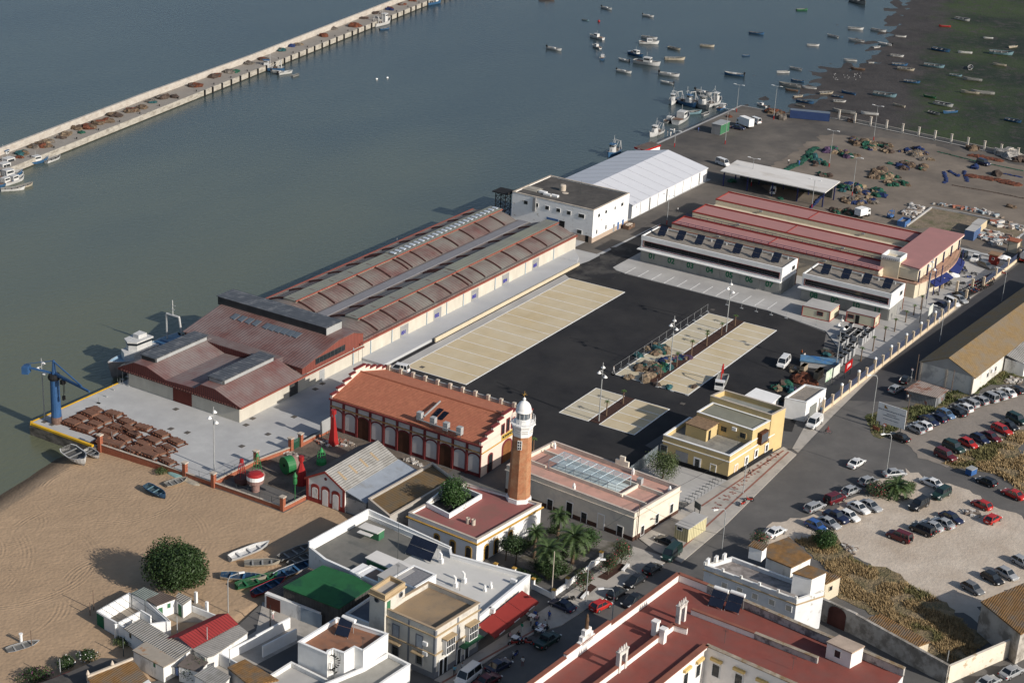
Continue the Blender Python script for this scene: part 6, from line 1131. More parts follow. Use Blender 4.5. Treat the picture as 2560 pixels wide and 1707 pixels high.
# white box van, box truck, crane lorry, tanker, forklift
def boxtruck(r_,c_,x,y,dx,dy,name,label,L=5.6,H=2.7,cabm=None,boxm=None,open_=False):
    p=g(r_,c_,x,y,.8); rz=head(r_,c_,x,y,dx,dy); b=thing(name,label,'truck',(p[0],p[1],.02),rz); W=1.0; cm=cabm or paint('white',CC['white'])
    mb=MB(); mb.prism([(L/2-1.5,-W),(L/2,-W*.92),(L/2,W*.92),(L/2-1.5,W)],.45,1.25); mb.prism([(L/2-1.5,-W),(L/2-.25,-W*.9),(L/2-.25,W*.9),(L/2-1.5,W)],1.25,2.2); mb.build('cab',cm,b,local=True)
    mb=MB(); mb.box(L/2-.28,L/2-.2,-W*.8,W*.8,1.3,2.0); mb.box(L/2-1.1,L/2-.5,-W-.0,W+.0,1.35,1.95); mb.build('windows',m_wind,b,local=True)
    MB().box(-L/2,L/2-1.6,-.45,.45,.45,.75).build('chassis',m_bump,b,local=True)
    if open_: 
        mb=MB(); mb.box(-L/2,L/2-1.7,-W-.1,W+.1,.76,.9); mb.box(-L/2,L/2-1.7,-W-.1,-W,.9,1.5); mb.box(-L/2,L/2-1.7,W,W+.1,.9,1.5); mb.box(-L/2,-L/2+.1,-W,W,.9,1.5); mb.box(L/2-1.8,L/2-1.7,-W,W,.9,1.5); mb.build('tipper_body',boxm or m_conw,b,local=True)
    else: MB().box(-L/2,L/2-1.6,-W-.05,W+.05,.76,H).build('box_body',boxm or m_wht,b,local=True)
    for s in (-1,1):
        for xx in (-L*.3,L*.33): MB().tube((xx,s*(W-.25),.42),(xx,s*(W+.02),.42),.42,n=14).build('wheel',m_tyre,b,local=True)
        MB().box(L/2-.02,L/2+.02,s*.7-.15,s*.7+.15,.6,.78).build('headlight',m_head,b,local=True)
    return b,p,rz
boxtruck(1,3,868,395,55,-15,'box_van','small white box van beside net piles behind fish warehouse',4.6,2.6); boxtruck(0,2,2135,1142,-80,-30,'box_truck','white box truck beside green kiosk near the quay end',6.5,3.2)
b,p,rz=boxtruck(2,2,1920,375,-25,65,'crane_lorry','white tipper lorry with folded red crane arm on black asphalt',6.6,2.6,open_=True)
mb=MB(); mb.path([(1.1,0,1),(1.1,0,3.0),(.4,0,4.3),(-.6,0,4.6),(-1.4,0,3.2),(-1.5,0,2.2)],.14,6); mb.build('crane_arm',paint('red',CC['red']),b,local=True)
p=g(1,3,2345,800,1.2); b=thing('tanker_lorry','red and silver road tanker cut by the right edge','lorry',(p[0]+4,p[1]-.3,.02),0); mb=MB(); mb.tube((-5,0,2.0),(4,0,2.0),1.1,n=18); mb.build('tank',mat('tank_steel',(.45,.45,.46),rough=.3),b,local=True); MB().box(-5,4,-1.05,1.05,.7,1.25).build('skirt',paint('red',CC['red']),b,local=True); MB().box(4.4,6.2,-1.1,1.1,.6,2.9).build('cab',paint('red',CC['red']),b,local=True)
for x in (-4,-2.8,-1.6,5.3):
    for s in (-1,1): MB().tube((x,s*.75,.5),(x,s*1.1,.5),.5,n=14).build('wheel',m_tyre,b,local=True)
p=g(1,3,1130,415,.6); b=thing('forklift','blue forklift tractor next to blue skip','forklift',(*p,.02),-.3); MB().box(-1.1,.6,-.55,.55,.35,1.0).build('body',m_blue,b,local=True); mb=MB(); [mb.tube((x,y,1),(x*.8,y,2.0),.04,n=5) for x in (-.7,.5) for y in (-.5,.5)]; mb.box(-.6,.45,-.55,.55,2.0,2.06); mb.build('roll_cage',m_blue,b,local=True); mb=MB(); [mb.tube((.75,y,.1),(.75,y,2.4),.06,n=5) for y in (-.35,.35)]; mb.build('mast',m_blue,b,local=True)
for x in (-.8,.5):
    for s in (-1,1): MB().tube((x,s*.45,.33),(x,s*.65,.33),.33,n=12).build('wheel',m_tyre,b,local=True)
# motorbikes
def moto_proto(cn,c):
    root=thing('motorbike','x','motorbike'); P_=mat('moto_'+cn,c,rough=.35,spec=.5)
    for x in (-.62,.62):
        mb=MB(); k=14
        mb.tube((x,-.05,.3),(x,.05,.3),.3,n=k); w_=mb.build('wheel',m_tyre,root,local=True); MB().tube((x,-.06,.3),(x,.06,.3),.15,n=8).build('rim',m_rim,w_,local=True)
    mb=MB(); mb.add([(-.75,-.12,.62),(-.1,-.16,.5),(.35,-.14,.75),(.5,-.06,.9),(-.75,.12,.62),(-.1,.16,.5),(.35,.14,.75),(.5,.06,.9),(-.5,-.12,.35),(.3,-.12,.3),(-.5,.12,.35),(.3,.12,.3)],[(0,1,5,4),(1,2,6,5),(2,3,7,6),(0,8,9,2,1),(4,5,6,10+1,10),(8,10,11,9),(0,4,10,8),(2,9,3),(6,7,11),(3,9,11,7)]); mb.build('body',P_,root,local=True)
    MB().box(-.7,.02,-.14,.14,.68,.8).build('seat',m_black,root,local=True)
    mb=MB(); mb.tube((.62,0,.3),(.42,0,1.0),.045,n=6); mb.tube((.42,-.34,1.05),(.42,.34,1.05),.03,n=6); mb.tube((.4,-.34,1.05),(.4,-.34,1.2),.015,n=4); mb.build('fork_and_handlebar',m_steel,root,local=True); MB().box(.5,.62,-.1,.1,.8,.98).build('headlight',m_head,root,local=True)
    regkids(root); return [root,False]
MO=[moto_proto('black',(.02,.02,.02)),moto_proto('red',(.35,.03,.02)),moto_proto('blue',(.03,.06,.25)),moto_proto('silver',(.3,.3,.3))]
MN=['black','red','blue','silver']
def moto(p,rz,k,place,gr): 
    P=MO[k]
    if not P[1]: o=P[0]; P[1]=True; o.location=(*p,.02); o.rotation_euler=(0,0,rz)
    else: o=cptree(P[0],(*p,.02),rz)
    o['label']='%s motorbike %s'%(MN[k],place); o['group']=gr
rnd=random.Random(5)
for row,n in ((0,16),(1,17),(2,15)):
    for i in range(n):
        x=1790+ (2065-1790)*i/(n-1)-row*14; y=1128-(1128-985)*i/(n-1)-22*(1-row)-10; moto(g(1,3,x,y-row*-14,.5),math.radians(90+rnd.uniform(-14,14)),rnd.choice([0,0,0,1,2,3]),'packed in the dense block by street fence','motorbikes packed behind the fence')
for i in range(20): t=i/19; moto(g(1,3,1350+440*t,1120-235*t+rnd.uniform(-6,6),.5),math.radians(75+rnd.uniform(-20,20)),rnd.choice([0,0,1,2,3]),'in row under the blue awning','motorbikes along the portico')
for x,y,k in ((1545,1120,3),(1780,1030,0),(1640,1040,0),(1660,1020,3),(1600,1050,0),(1840,970,2),(1890,940,3),(1780,930,3),(1800,910,2),(2165,935,1)): moto(g(1,3,x,y,.5),rnd.uniform(1,2.3),k,'standing loose near the white parasol','loose motorbikes')
for r_,c_,x,y,k in ((3,2,100,1175,1),(3,2,140,1185,1),(3,2,30,1300,2),(3,2,535,790,0),(2,2,2115,1480,1),(2,2,2175,1440,1),(3,2,15,1190,1)): moto(g(r_,c_,x,y,.5),rnd.uniform(2,3.5),k,'parked at the town street kerb','motorbikes by the street')
# ---------------- boats ----------------
def hull(L,B,D,name,mo,mi_,parent,deck=None,sheer=.35,bluff=.75,z0=0,mrail=None):
    "open or decked hull along +X (bow), waterline at z=0 with draught .3*D"
    n=12; out=[];inn=[]
    for i in range(n+1):
        t=i/n; x=-L/2+L*t; w=B/2*(min(1,(t*1.8+.72)) if t<.3 else 1)*(1-max(0,(t-.5)/.5)**2.4)*(1 if t<1 else .0)
        w=max(w,.02); zs=D*.7+sheer*D*max(0,(t-.35)/.65)**2+.08*D*(1-t)**2; k=max(0,(t-.75)/.25)
        xo=x; out.append([(xo+.0,w,zs),(xo-.04*L*k,w*bluff,D*.15),(xo-.10*L*k,w*.3,-D*.3)])
        w2=max(w-.09,.01); zf=(deck if deck is not None else D*.12); inn.append([(xo-.02*L*k,w2,zs-.02),(xo-.05*L*k,w2*.8,zf+(sheer*D*.6*max(0,(t-.35)/.65)**2 if deck is not None else 0))])
    mb=MB()
    for o_ in out: mb.v+=[o_[0],o_[1],o_[2],(o_[2][0],-o_[2][1],o_[2][2]),(o_[1][0],-o_[1][1],o_[1][2]),(o_[0][0],-o_[0][1],o_[0][2])]
    for i in range(n):
        for j in range(5): mb.f.append((i*6+j,i*6+j+1,(i+1)*6+j+1,(i+1)*6+j)); mb.m.append(0)
    mb.f.append((0,1,2,3,4,5)); mb.m.append(0); mb.f.append(tuple(n*6+j for j in range(5,-1,-1))); mb.m.append(0)
    b0=len(mb.v)
    for q in inn: mb.v+=[q[0],q[1],(q[1][0],-q[1][1],q[1][2]),(q[0][0],-q[0][1],q[0][2])]
    for i in range(n):
        for j in range(3): mb.f.append((b0+(i+1)*4+j,b0+(i+1)*4+j+1,b0+i*4+j+1,b0+i*4+j)); mb.m.append(1)
    mb.f.append((b0+3,b0+2,b0+1,b0)); mb.m.append(1)
    for i in range(n):
        for a_,c_ in ((0,0),(5,3)): mb.f.append((i*6+a_,(i+1)*6+a_,b0+(i+1)*4+c_,b0+i*4+c_) if a_==0 else (b0+i*4+c_,b0+(i+1)*4+c_,(i+1)*6+a_,i*6+a_)); mb.m.append(2)
    mb.f.append((0,5,b0+3,b0)); mb.m.append(2)
    mb.v=[(v[0],v[1],v[2]+z0) for v in mb.v]
    o=mb.build(name,[mo,mi_,mrail or mo],parent,local=True); return o
BC=dict(white=(.50,.50,.49),cream=(.38,.34,.27),blue=(.035,.10,.20),lightblue=(.15,.25,.29),green=(.025,.13,.055),red=(.30,.03,.03),grey=(.25,.25,.24),teal=(.25,.42,.40),brown=(.16,.10,.07))
def bm_(c,k=1): return mat('boat_%s_%d'%(c,k),tuple(v*(1 if k==1 else .45) for v in BC[c]),var=.15,scale=1.5,rough=.6,c2=(.12,.11,.10) if k==2 else None,c2amt=.3,c2scale=1.5)
BP={}
def boat_proto(kind,c,c2='grey'):
    key=(kind,c,c2)
    if key in BP: return BP[key]
    if kind=='row':
        root=thing('rowing_boat','x','boat'); hull(5.2,1.7,.8,'hull',bm_(c),bm_(c2,2 if c2!='white' else 1),root,mrail=bm_(c)); [MB().box(x-.12,x+.12,-.68,.68,.38,.43).build('thwart',bm_(c2),root,local=True) for x in (-1.4,0,1.3)]
    elif kind=='motor':
        root=thing('motor_boat','x','boat'); hull(5.4,1.9,.85,'hull',bm_(c),bm_('grey',1),root,mrail=bm_('white')); MB().box(-.6,.3,-.35,.35,.15,.8).build('console',bm_('white'),root,local=True); mb=MB(); mb.box(-2.95,-2.65,-.15,.15,-.2,1.0); mb.box(-3.05,-2.6,-.2,.2,.75,1.15); mb.build('outboard_motor',m_black,root,local=True)
    elif kind=='cabin':
        root=thing('cabin_boat','x','boat'); hull(7.2,2.5,1.2,'hull',bm_(c),bm_('grey',1),root,deck=.55,mrail=bm_('white')); MB().box(-.9,1.0,-.75,.75,.5,1.9).build('wheelhouse',bm_('white'),root,local=True); mb=MB(); mb.box(.98,1.03,-.6,.6,1.25,1.7); mb.box(-.7,.8,-.78,.78,1.3,1.7); mb.build('windows',m_wind,root,local=True); MB().tube((-.2,0,1.9),(-.2,0,3.2),.04,n=5).build('mast',m_gal,root,local=True)
        MB().box(-2.8,-1.4,-.8,.8,.5,.85).build('deck_gear',bm_('brown',1),root,local=True)
    elif kind=='trawler':
        root=thing('fishing_trawler','x','fishing boat'); L=14; hull(L,4.4,2.3,'hull',bm_(c),bm_('grey',1),root,deck=1.25,sheer=.55,mrail=bm_('white')); mb=MB(); mb.prism([(.5,-1.3),(3.0,-1.1),(3.6,-.6),(3.6,.6),(3.0,1.1),(.5,1.3)],1.3,3.6); mb.prism([(.7,-1.1),(2.9,-1),(3.1,0),(2.9,1),(.7,1.1)],3.6,5.2); mb.build('wheelhouse',bm_('white'),root,local=True)
        mb=MB(); mb.prism([(1.2,-1.14),(2.95,-1.04),(3.16,0),(2.95,1.04),(1.2,1.14)],4.2,4.8); mb.build('windows',m_wind,root,local=True); MB().prism([(.2,-1.4),(3.4,-1.2),(3.7,0),(3.4,1.2),(.2,1.4)],5.2,5.35).build('roof',bm_(c if c!='white' else 'white'),root,local=True)
        mb=MB(); mb.path([(-5.6,-1.6,1.4),(-5.2,-1.3,5.2),(-5.2,1.3,5.2),(-5.6,1.6,1.4)],.13); mb.path([(-3.6,-1.4,1.4),(-5.2,-1.2,5.2)],.09); mb.path([(-3.6,1.4,1.4),(-5.2,1.2,5.2)],.09); mb.build('stern_gantry',bm_('white'),root,local=True)
        mb=MB(); mb.tube((0,0,1.3),(0,0,8.8),.12,.06,n=6); mb.tube((0,0,7.5),(5.8,0,2.4),.03,n=4); mb.tube((0,0,7.5),(-5.2,0,5.3),.03,n=4); mb.tube((0,-1,6.6),(0,1,6.6),.05,n=4); mb.tube((.2,.3,1.5),(-4.4,.4,5.0),.09,n=5); mb.build('mast_and_boom',bm_('white'),root,local=True)
        mb=MB(); mb.blob((-2.6,0,1.6),(1.5,1.1,.6),amp=.4); mb.build('heaped_net',mat('net_dark',(.07,.05,.04),var=.4,scale=2),root,local=True); MB().tube((-1,-.9,1.7),(-1,.9,1.7),.4,n=10).build('winch',m_steel,root,local=True)
        mb=MB(); [mb.tube((x,s*y,2.0),(x,s*y,2.8),.03,n=4) for x,y in ((5.8,.9),(4.6,1.6),(3.6,1.9)) for s in (-1,1)]; [mb.path([(6.4,0,3.0),(5.8,s*.9,2.85),(4.6,s*1.6,2.7),(3.6,s*1.9,2.6)],.03,4) for s in (-1,1)]; mb.build('bow_rail',m_gal,root,local=True)
    regkids(root); BP[key]=[root,False]; return BP[key]
def boat(r_,c_,x,y,dx,dy,kind,c,place,gr=None,z=WZ,c2='grey',sc=1.0,lab=None,roll=0,tz=0):
    P=boat_proto(kind,c,c2); p=g(r_,c_,x,y,z); a=g(r_,c_,x-dx,y-dy,z); q=g(r_,c_,x+dx,y+dy,z); rz=math.atan2(q[1]-a[1],q[0]-a[0])
    if not P[1]: o=P[0]; P[1]=True
    else: o=cptree(P[0])
    o.location=(*p,z+tz); o.rotation_euler=(roll,0,rz); o.scale=(sc,)*3 if not isinstance(sc,tuple) else sc
    o['label']=lab or '%s %s %s'%({'lightblue':'pale blue'}.get(c,c),{'row':'rowing boat','motor':'motor boat','cabin':'cabin boat','trawler':'fishing trawler'}[kind],place); o['category']='boat'
    if gr: o['group']=gr
    return o
ga='small boats moored in the open harbour'
for x,y,dx,dy,k,c,sc in ((870,85,55,12,'motor','white',1.05),(1252,155,50,8,'motor','white',.95),(675,190,30,4,'row','lightblue',.6),(775,355,-58,-14,'cabin','white',1),(775,440,-38,-14,'cabin','white',.75),(830,540,10,-30,'cabin','blue',.8),(388,460,65,12,'motor','white',1.2),(1262,358,65,10,'row','white',1.3),(1258,405,70,2,'cabin','white',1.1),(1138,512,65,20,'cabin','blue',1.1),(1240,595,95,14,'cabin','white',1.45),(1025,560,-48,-10,'motor','white',.9),(1030,668,58,10,'motor','white',1.1),(1490,455,55,12,'row','cream',1.1),(1495,553,80,2,'row','cream',1.5),(1445,698,75,10,'motor','white',1.4),(1420,768,-48,-8,'motor','white',.95),(1792,430,55,4,'row','cream',1.1),(2145,517,-28,0,'row','blue',.6),(2245,315,62,7,'row','blue',1.2),(2035,695,-70,-8,'motor','blue',1.35),(320,0,60,0,'cabin','brown',1)): boat(0,2,x,y,dx,dy,k,c,'afloat in the harbour',ga,sc=sc)
for x,y,dx,dy,k,c,sc in ((312,98,50,-1,'row','green',1.05),(805,272,60,5,'row','white',1.25),(1015,290,60,10,'row','white',1.3),(592,340,-48,-10,'row','white',1.0),(808,382,-62,-8,'row','white',1.25),(1220,342,45,3,'row','white',.85),(1072,415,-52,-8,'motor','white',1.1),(1000,440,36,-5,'row','white',.8),(415,423,48,2,'row','white',.95),(752,562,-52,-3,'row','white',1.0),(250,638,-46,-8,'row','white',.95),(135,670,-52,2,'row','white',1.0),(268,750,-48,-6,'row','blue',.95),(200,795,-80,-10,'row','grey',1.6),(378,815,-52,-4,'row','white',1.0),(278,892,40,-4,'row','cream',.8),(342,945,62,12,'row','blue',1.25)): boat(0,3,x,y,dx,dy,k,c,'afloat near the mud edge',ga,sc=sc)
gm='boats stranded on mud and marsh'
MU=((948,583,27,-1,'white',.5),(1185,523,50,4,'white',1),(1210,605,58,3,'blue',1.15),(1265,648,62,7,'cream',1.25),(822,643,-52,-5,'brown',1.05),(1588,472,74,14,'blue',1.5),(1805,492,-55,-3,'white',1.1),(2140,502,88,8,'lightblue',1.8),(2245,440,-48,8,'cream',1),(2125,605,-48,-5,'cream',1),(1525,620,75,9,'lightblue',1.5),(1855,632,8,-18,'white',1.1),(1722,702,46,5,'lightblue',.9),(1875,742,-66,-6,'grey',1.35),(1320,763,58,6,'blue',1.15),(1850,860,-66,-7,'cream',1.3),(1968,865,-82,-6,'grey',1.6),(1610,973,68,14,'white',1.4),(1525,1050,40,12,'grey',.95),(1668,1040,-56,5,'blue',1.15),(2250,1120,56,12,'blue',1.15),(1480,897,-44,-8,'green',.9),(1072,887,78,10,'lightblue',1.6),(735,863,-50,-10,'blue',1.05),(640,895,36,6,'blue',.8),(535,865,52,-2,'cream',1.05),(657,940,42,2,'white',.85),(1200,978,-40,-8,'cream',.85),(690,1040,-78,-10,'grey',1.5),(930,1055,-58,-4,'white',1.15),(292,978,-28,-5,'cream',.6),(1620,250,-48,-2,'red',1),(1785,190,66,12,'white',1.35),(2018,357,-38,-2,'white',.8),(215,838,-40,-4,'brown',.9))
for x,y,dx,dy,c,sc in MU:
    zz=WZ+.1; p=g(0,3,x,y,zz); zz=max(WZ,mz(*p)); boat(0,3,x,y,dx,dy,'row',c,'stranded on the mudflat',gm,z=zz,sc=sc,roll=.12,tz=.12)
boat(0,3,828,30,55,18,'row','grey','',None,sc=(2.2,2.0,2.6),lab='grey derelict wooden wreck half sunk in the shallows',roll=.2)
gt='fishing boats moored at the quay'
for x,y,dx,dy,k,c,sc in ((1475,945,-20,40,'trawler','white',.62),(1600,965,55,20,'trawler','blue',.72),(1720,985,60,25,'trawler','grey',.8),(1850,965,60,-22,'trawler','white',.75),(1930,1000,40,-20,'cabin','blue',.95),(1555,1110,70,-45,'cabin','white',1.7),(1320,1240,-70,30,'trawler','white',.62),(930,1420,-55,38,'trawler','blue',.68),(1760,862,60,14,'motor','white',1.3),(1650,1048,72,-6,'row','lightblue',1.5),(1780,1055,40,-16,'row','white',.95),(1440,1115,40,-25,'cabin','grey',.9),(2290,975,-20,-6,'cabin','white',.6)): boat(0,2,x,y,dx,dy,k,c,'moored at the harbour quay',gt,sc=sc)
gb='boats moored at the long breakwater'
for c_,x,y,dx,dy,k,c,sc in ((0,335,1500,80,-18,'cabin','navy' if 0 else 'blue',1.15),(0,490,1475,52,-20,'row','white',1.25),(0,80,1540,80,-22,'cabin','white',1.5),(0,35,1480,80,-22,'trawler','blue',.55),(1,130,650,-75,-2,'trawler','blue',.7),(1,270,680,50,-8,'motor','white',1.15),(1,365,700,26,-8,'row','grey',.8),(1,215,675,52,6,'motor','white',1.1),(1,1160,230,85,-22,'trawler','white',.8),(1,1180,272,42,-5,'row','blue',.9),(1,1630,40,75,-14,'trawler','blue',.72)): boat(0,c_,x,y,dx,dy,k,c,'moored along the breakwater',gb,sc=sc)
for x,y,dx,dy,k,c,sc in ((40,20,80,-22,'cabin','white',1.5),(75,75,85,-22,'cabin','blue',1.4),(150,60,60,-20,'motor','white',1.1),(130,110,60,-20,'cabin','white',1.1),(50,130,60,-20,'cabin','blue',1.1),(120,182,72,-5,'row','white',1.2),(230,150,52,-14,'row','cream',1.05)): boat(1,0,x,y,dx,dy,k,c,'in the cluster at left photo edge',gb,sc=sc)
boat(1,1,1170,670,-60,20,'trawler','blue','',gt,sc=.62,lab='small blue fishing boat mostly hidden behind the market hall').location=(322,223.3,WZ)
# yacht trawler at the front hall
p=(237.6,225.9); b=thing('grey_trawler','large grey and white trawler moored beside the black roof monitors','trawler',(p[0],p[1],WZ),math.pi)
hull(21,5.6,3.0,'hull',mat('hull_grey',(.22,.21,.21)),mat('deck_blueish',(.22,.34,.44)),b,deck=1.9,sheer=.5,mrail=bm_('white')); b.scale=(1.08,1.08,1.12); MB().prism([(-1,-2.0),(5.2,-1.7),(6.2,0),(5.2,1.7),(-1,2.0)],1.9,3.9).build('deckhouse',bm_('white'),b,local=True); mb=MB(); mb.prism([(.4,-1.6),(4.2,-1.4),(5.0,0),(4.2,1.4),(.4,1.6)],3.9,5.0); mb.prism([(.2,-1.8),(4.4,-1.6),(5.3,0),(4.4,1.6),(.2,1.8)],5.5,5.8); mb.prism([(1,-.9),(3,-.7),(3,.7),(1,.9)],5.8,6.5); mb.build('bridge',bm_('white'),b,local=True); MB().prism([(.42,-1.62),(4.25,-1.42),(5.05,0),(4.25,1.42),(.42,1.62)],5.0,5.5).build('windows',m_wind,b,local=True)
mb=MB(); mb.path([(-7.6,-2,2),(-7.2,-1.6,7.2),(-7.2,1.6,7.2),(-7.6,2,2)],.2); mb.tube((-7.2,0,7.2),(-7.2,0,10.2),.08,n=5); mb.tube((-7.2,-.7,9.2),(-7.2,.7,9.2),.05,n=4); mb.tube((-7.2,-.5,8.4),(-7.2,.5,8.4),.05,n=4); mb.build('stern_gantry',bm_('white'),b,local=True); MB().box(-5.5,-1.6,-1.6,1.6,1.95,2.6).build('work_deck',bm_('blue'),b,local=True)
# beach boats
gs='boats drawn up on the beach'
def bb(r_,c_,x,y,dx,dy,c,lab,sc=1,c2='grey',roll=.15,kind='row'):
    p=g(r_,c_,x,y,-.2); zz=bz(*p); boat(r_,c_,x,y,dx,dy,kind,c,'',gs,z=zz,c2=c2,sc=sc,lab=lab,roll=roll,tz=.28*(sc if not isinstance(sc,tuple) else sc[2]))
bb(2,0,700,1090,80,58,'white','big weathered white wooden boat on sand below the quay corner',(1.35,1.9,1.7)); bb(2,0,855,1050,45,28,'white','small white boat on sand beside the quay end',(.8,1.0,.9)); bb(2,0,1435,1405,80,45,'blue','blue and black boat alone on the open sand',(1.1,1.0,1.2),'lightblue')
bb(2,0,1620,1225,45,25,'teal','upturned turquoise boat by the brick wall',(.75,1.1,.8),roll=math.pi); bb(2,0,1620,1300,55,-18,'cream','cream dinghy lying below the turquoise one',(.85,1,.6)); bb(2,0,1765,1290,50,25,'cream','upturned cream boat beside brick wall',(.85,1,.6),roll=math.pi)
bb(3,0,2290,385,90,-35,'white','large white boat highest on the sand near the big tree',(1.5,1.1,1.1),'white'); bb(3,1,60,490,60,-3,'cream','cream boat with dark rim behind the row of boats',(1.1,1,.9)); bb(3,1,355,395,80,-35,'grey','dark grey boat in the shade of the white wall',(1.25,1.1,1)); bb(3,1,420,460,60,-30,'grey','grey boat in shade right against stained wall',(1.1,1.1,1)); bb(3,1,370,550,100,-40,'white','long white boat beside the green roofed shed',(1.6,1.2,1.1),'blue')
bb(3,0,2240,620,95,5,'cream','cream boat with blue inside on the beach',(1.4,1.1,1),'blue'); bb(3,1,10,655,85,-25,'green','green and white boat in the beach row',(1.4,1.1,1),'green'); bb(3,1,120,710,75,-35,'red','red and blue boat in front of the cane shed',(1.3,1.1,1),'blue'); bb(3,0,215,1235,60,-18,'white','flat white raft on sand at lower left',(.95,.9,.35))
# =============== long breakwater ===============
b=thing('breakwater','long pale concrete breakwater with parapet wall running across the harbour','breakwater',(400,360,0))
fr=[(262.0,335.0),(317.3,344.9),(444,368.3),(585,394.6),(760,427)]; bk=[(262,344.3),(316.5,353.9),(388.3,367.3),(454.1,377.6),(580.6,401.9),(760,435.2)]
m_bw=mat('breakwater_concrete',(.27,.25,.22),var=.12,c2=(.24,.21,.18),c2amt=.45,c2scale=.12,sharp=.35); m_bwf=mat('breakwater_face',(.37,.345,.30),var=.15,c2=(.20,.18,.15),c2amt=.35,c2scale=.4,sharp=.2,aniso=(1,1,3)); m_bww=mat('breakwater_parapet',(.42,.39,.35),var=.12,c2=(.32,.28,.24),c2amt=.35,c2scale=.5,sharp=.2,aniso=(1,1,2))
MB().prism([(p[0],p[1]) for p in fr]+[(p[0],p[1]) for p in bk[::-1]],-4,0).build('deck',m_bw,b)
mb=MB(); [mb.wall((p[0],p[1]-.12),(q[0],q[1]-.12),-3.9,-.001,.25) for p,q in zip(fr,fr[1:])]; mb.build('quay_face',m_bwf,b)
mb=MB(); [mb.wall((p[0],p[1]+.35),(q[0],q[1]+.35),-4,2.0,.8) for p,q in zip(bk,bk[1:])]; mb.build('parapet_wall',m_bww,b)
mb=MB(); [mb.wall((p[0],p[1]-.2),(q[0],q[1]-.2),-2.2,-1.75,.3) for p,q in zip(fr,fr[1:])]; mb.build('tide_stain',mat('weed_dark',(.03,.03,.02)),b)
def along(P,s):
    for p,q in zip(P,P[1:]):
        L=math.hypot(q[0]-p[0],q[1]-p[1])
        if s<=L: return lerp(p,q,s/L)
        s-=L
    return P[-1]
rnd=random.Random(11)
for i in range(44):
    q=along(fr,150+i*6.0+(0 if i%9 else 1)); MB().box(q[0]-.22,q[0]+.22,q[1]-.75,q[1]-.26,-2.6,.15).build('fender',m_black,b)
mb=MB()
for i in range(26): q=along(fr,52+i*5.6); mb.box(q[0]-.03,q[0]+.03,q[1]-.27,q[1]-.24,-2,-.02)
mb.build('face_joint',m_conw,b)
for i in range(30): q=along(fr,60+i*11); MB().lathe([(.16,0),(.13,.35),(.25,.42),(.25,.5)],q[0],q[1]+1.0,8).build('bollard',m_black,b)
# =============== nets ===============
NC=dict(brown=(.17,.12,.08),tan=(.28,.21,.14),green=(.02,.10,.065),blue=(.02,.04,.13),teal=(.03,.11,.12),rust=(.16,.055,.03),dark=(.035,.03,.028),grey=(.17,.15,.13),purple=(.10,.06,.12),white=(.45,.42,.38))
def nm_(c): return mat('net_'+c,NC[c],var=.4,scale=1.6,c2=tuple(v*.45 for v in NC[c]),c2amt=.45,c2scale=1.1,sharp=.1,bump=.25,bscale=5,rough=.95)
def pile(p,r,c,place,z=0,h=None,c2=None,gr='fishing net heaps'):
    h=h or r*.55; mb=MB()
    for k in range(3): mb.blob((p[0]+rnd.uniform(-.45,.45)*r,p[1]+rnd.uniform(-.45,.45)*r,z+h*.2),(r*rnd.uniform(.55,.9),r*rnd.uniform(.5,.85),h*rnd.uniform(.7,1.1)),k%2 if c2 else 0,2,.55,1.6)
    o=mb.build('net_heap',[nm_(c),nm_(c2)] if c2 else nm_(c),loc=(p[0],p[1],z)); tag(o,'%s fishing net heap %s'%({'tan':'sandy brown','dark':'blackish'}.get(c,c),place),'fishing net',gr); return o
for x,y,r,c,c2 in ((200,1400,2.2,'teal','brown'),(190,1435,1.2,'rust',None),(330,1345,1.8,'grey','brown'),(400,1330,2.3,'brown','rust'),(450,1290,2.0,'tan','grey'),(560,1260,1.6,'dark','tan'),(610,1225,2.2,'tan','brown'),(740,1210,1.2,'green',None),(720,1170,2.0,'brown','dark'),(820,1160,2.6,'rust','brown'),(910,1130,2.6,'brown','rust'),(980,1110,2.2,'brown','rust'),(1060,1060,2.6,'dark','brown'),(1200,1010,2.4,'brown','rust'),(1290,985,2.2,'brown',None),(1400,930,2.0,'grey','teal'),(1500,890,2.4,'dark','grey'),(1600,885,1.8,'dark',None),(1770,785,2.6,'rust','dark'),(1980,700,2.6,'dark','rust'),(2130,655,2.4,'grey','green'),(2300,580,2.2,'grey','dark')): pile(g(0,0,x,y,.3),r,c,'on the breakwater deck',.0,r*.36,c2,'net heaps along the breakwater')
for x,y,r,c,c2 in ((60,540,2,'dark','rust'),(230,460,2.2,'teal','dark'),(310,420,2.0,'blue','dark'),(390,405,1.8,'tan','grey'),(620,325,2.4,'rust','dark'),(720,260,2,'grey','dark'),(870,235,3.2,'rust',None),(1000,165,1.8,'dark','rust'),(1120,120,2.0,'dark',None),(1230,85,2.2,'blue','rust'),(1350,40,1.8,'rust','grey'),(1440,5,1.6,'rust',None)): pile(g(0,1,x,y,.3),r,c,'on the breakwater deck',.0,r*.36,c2,'net heaps along the breakwater')
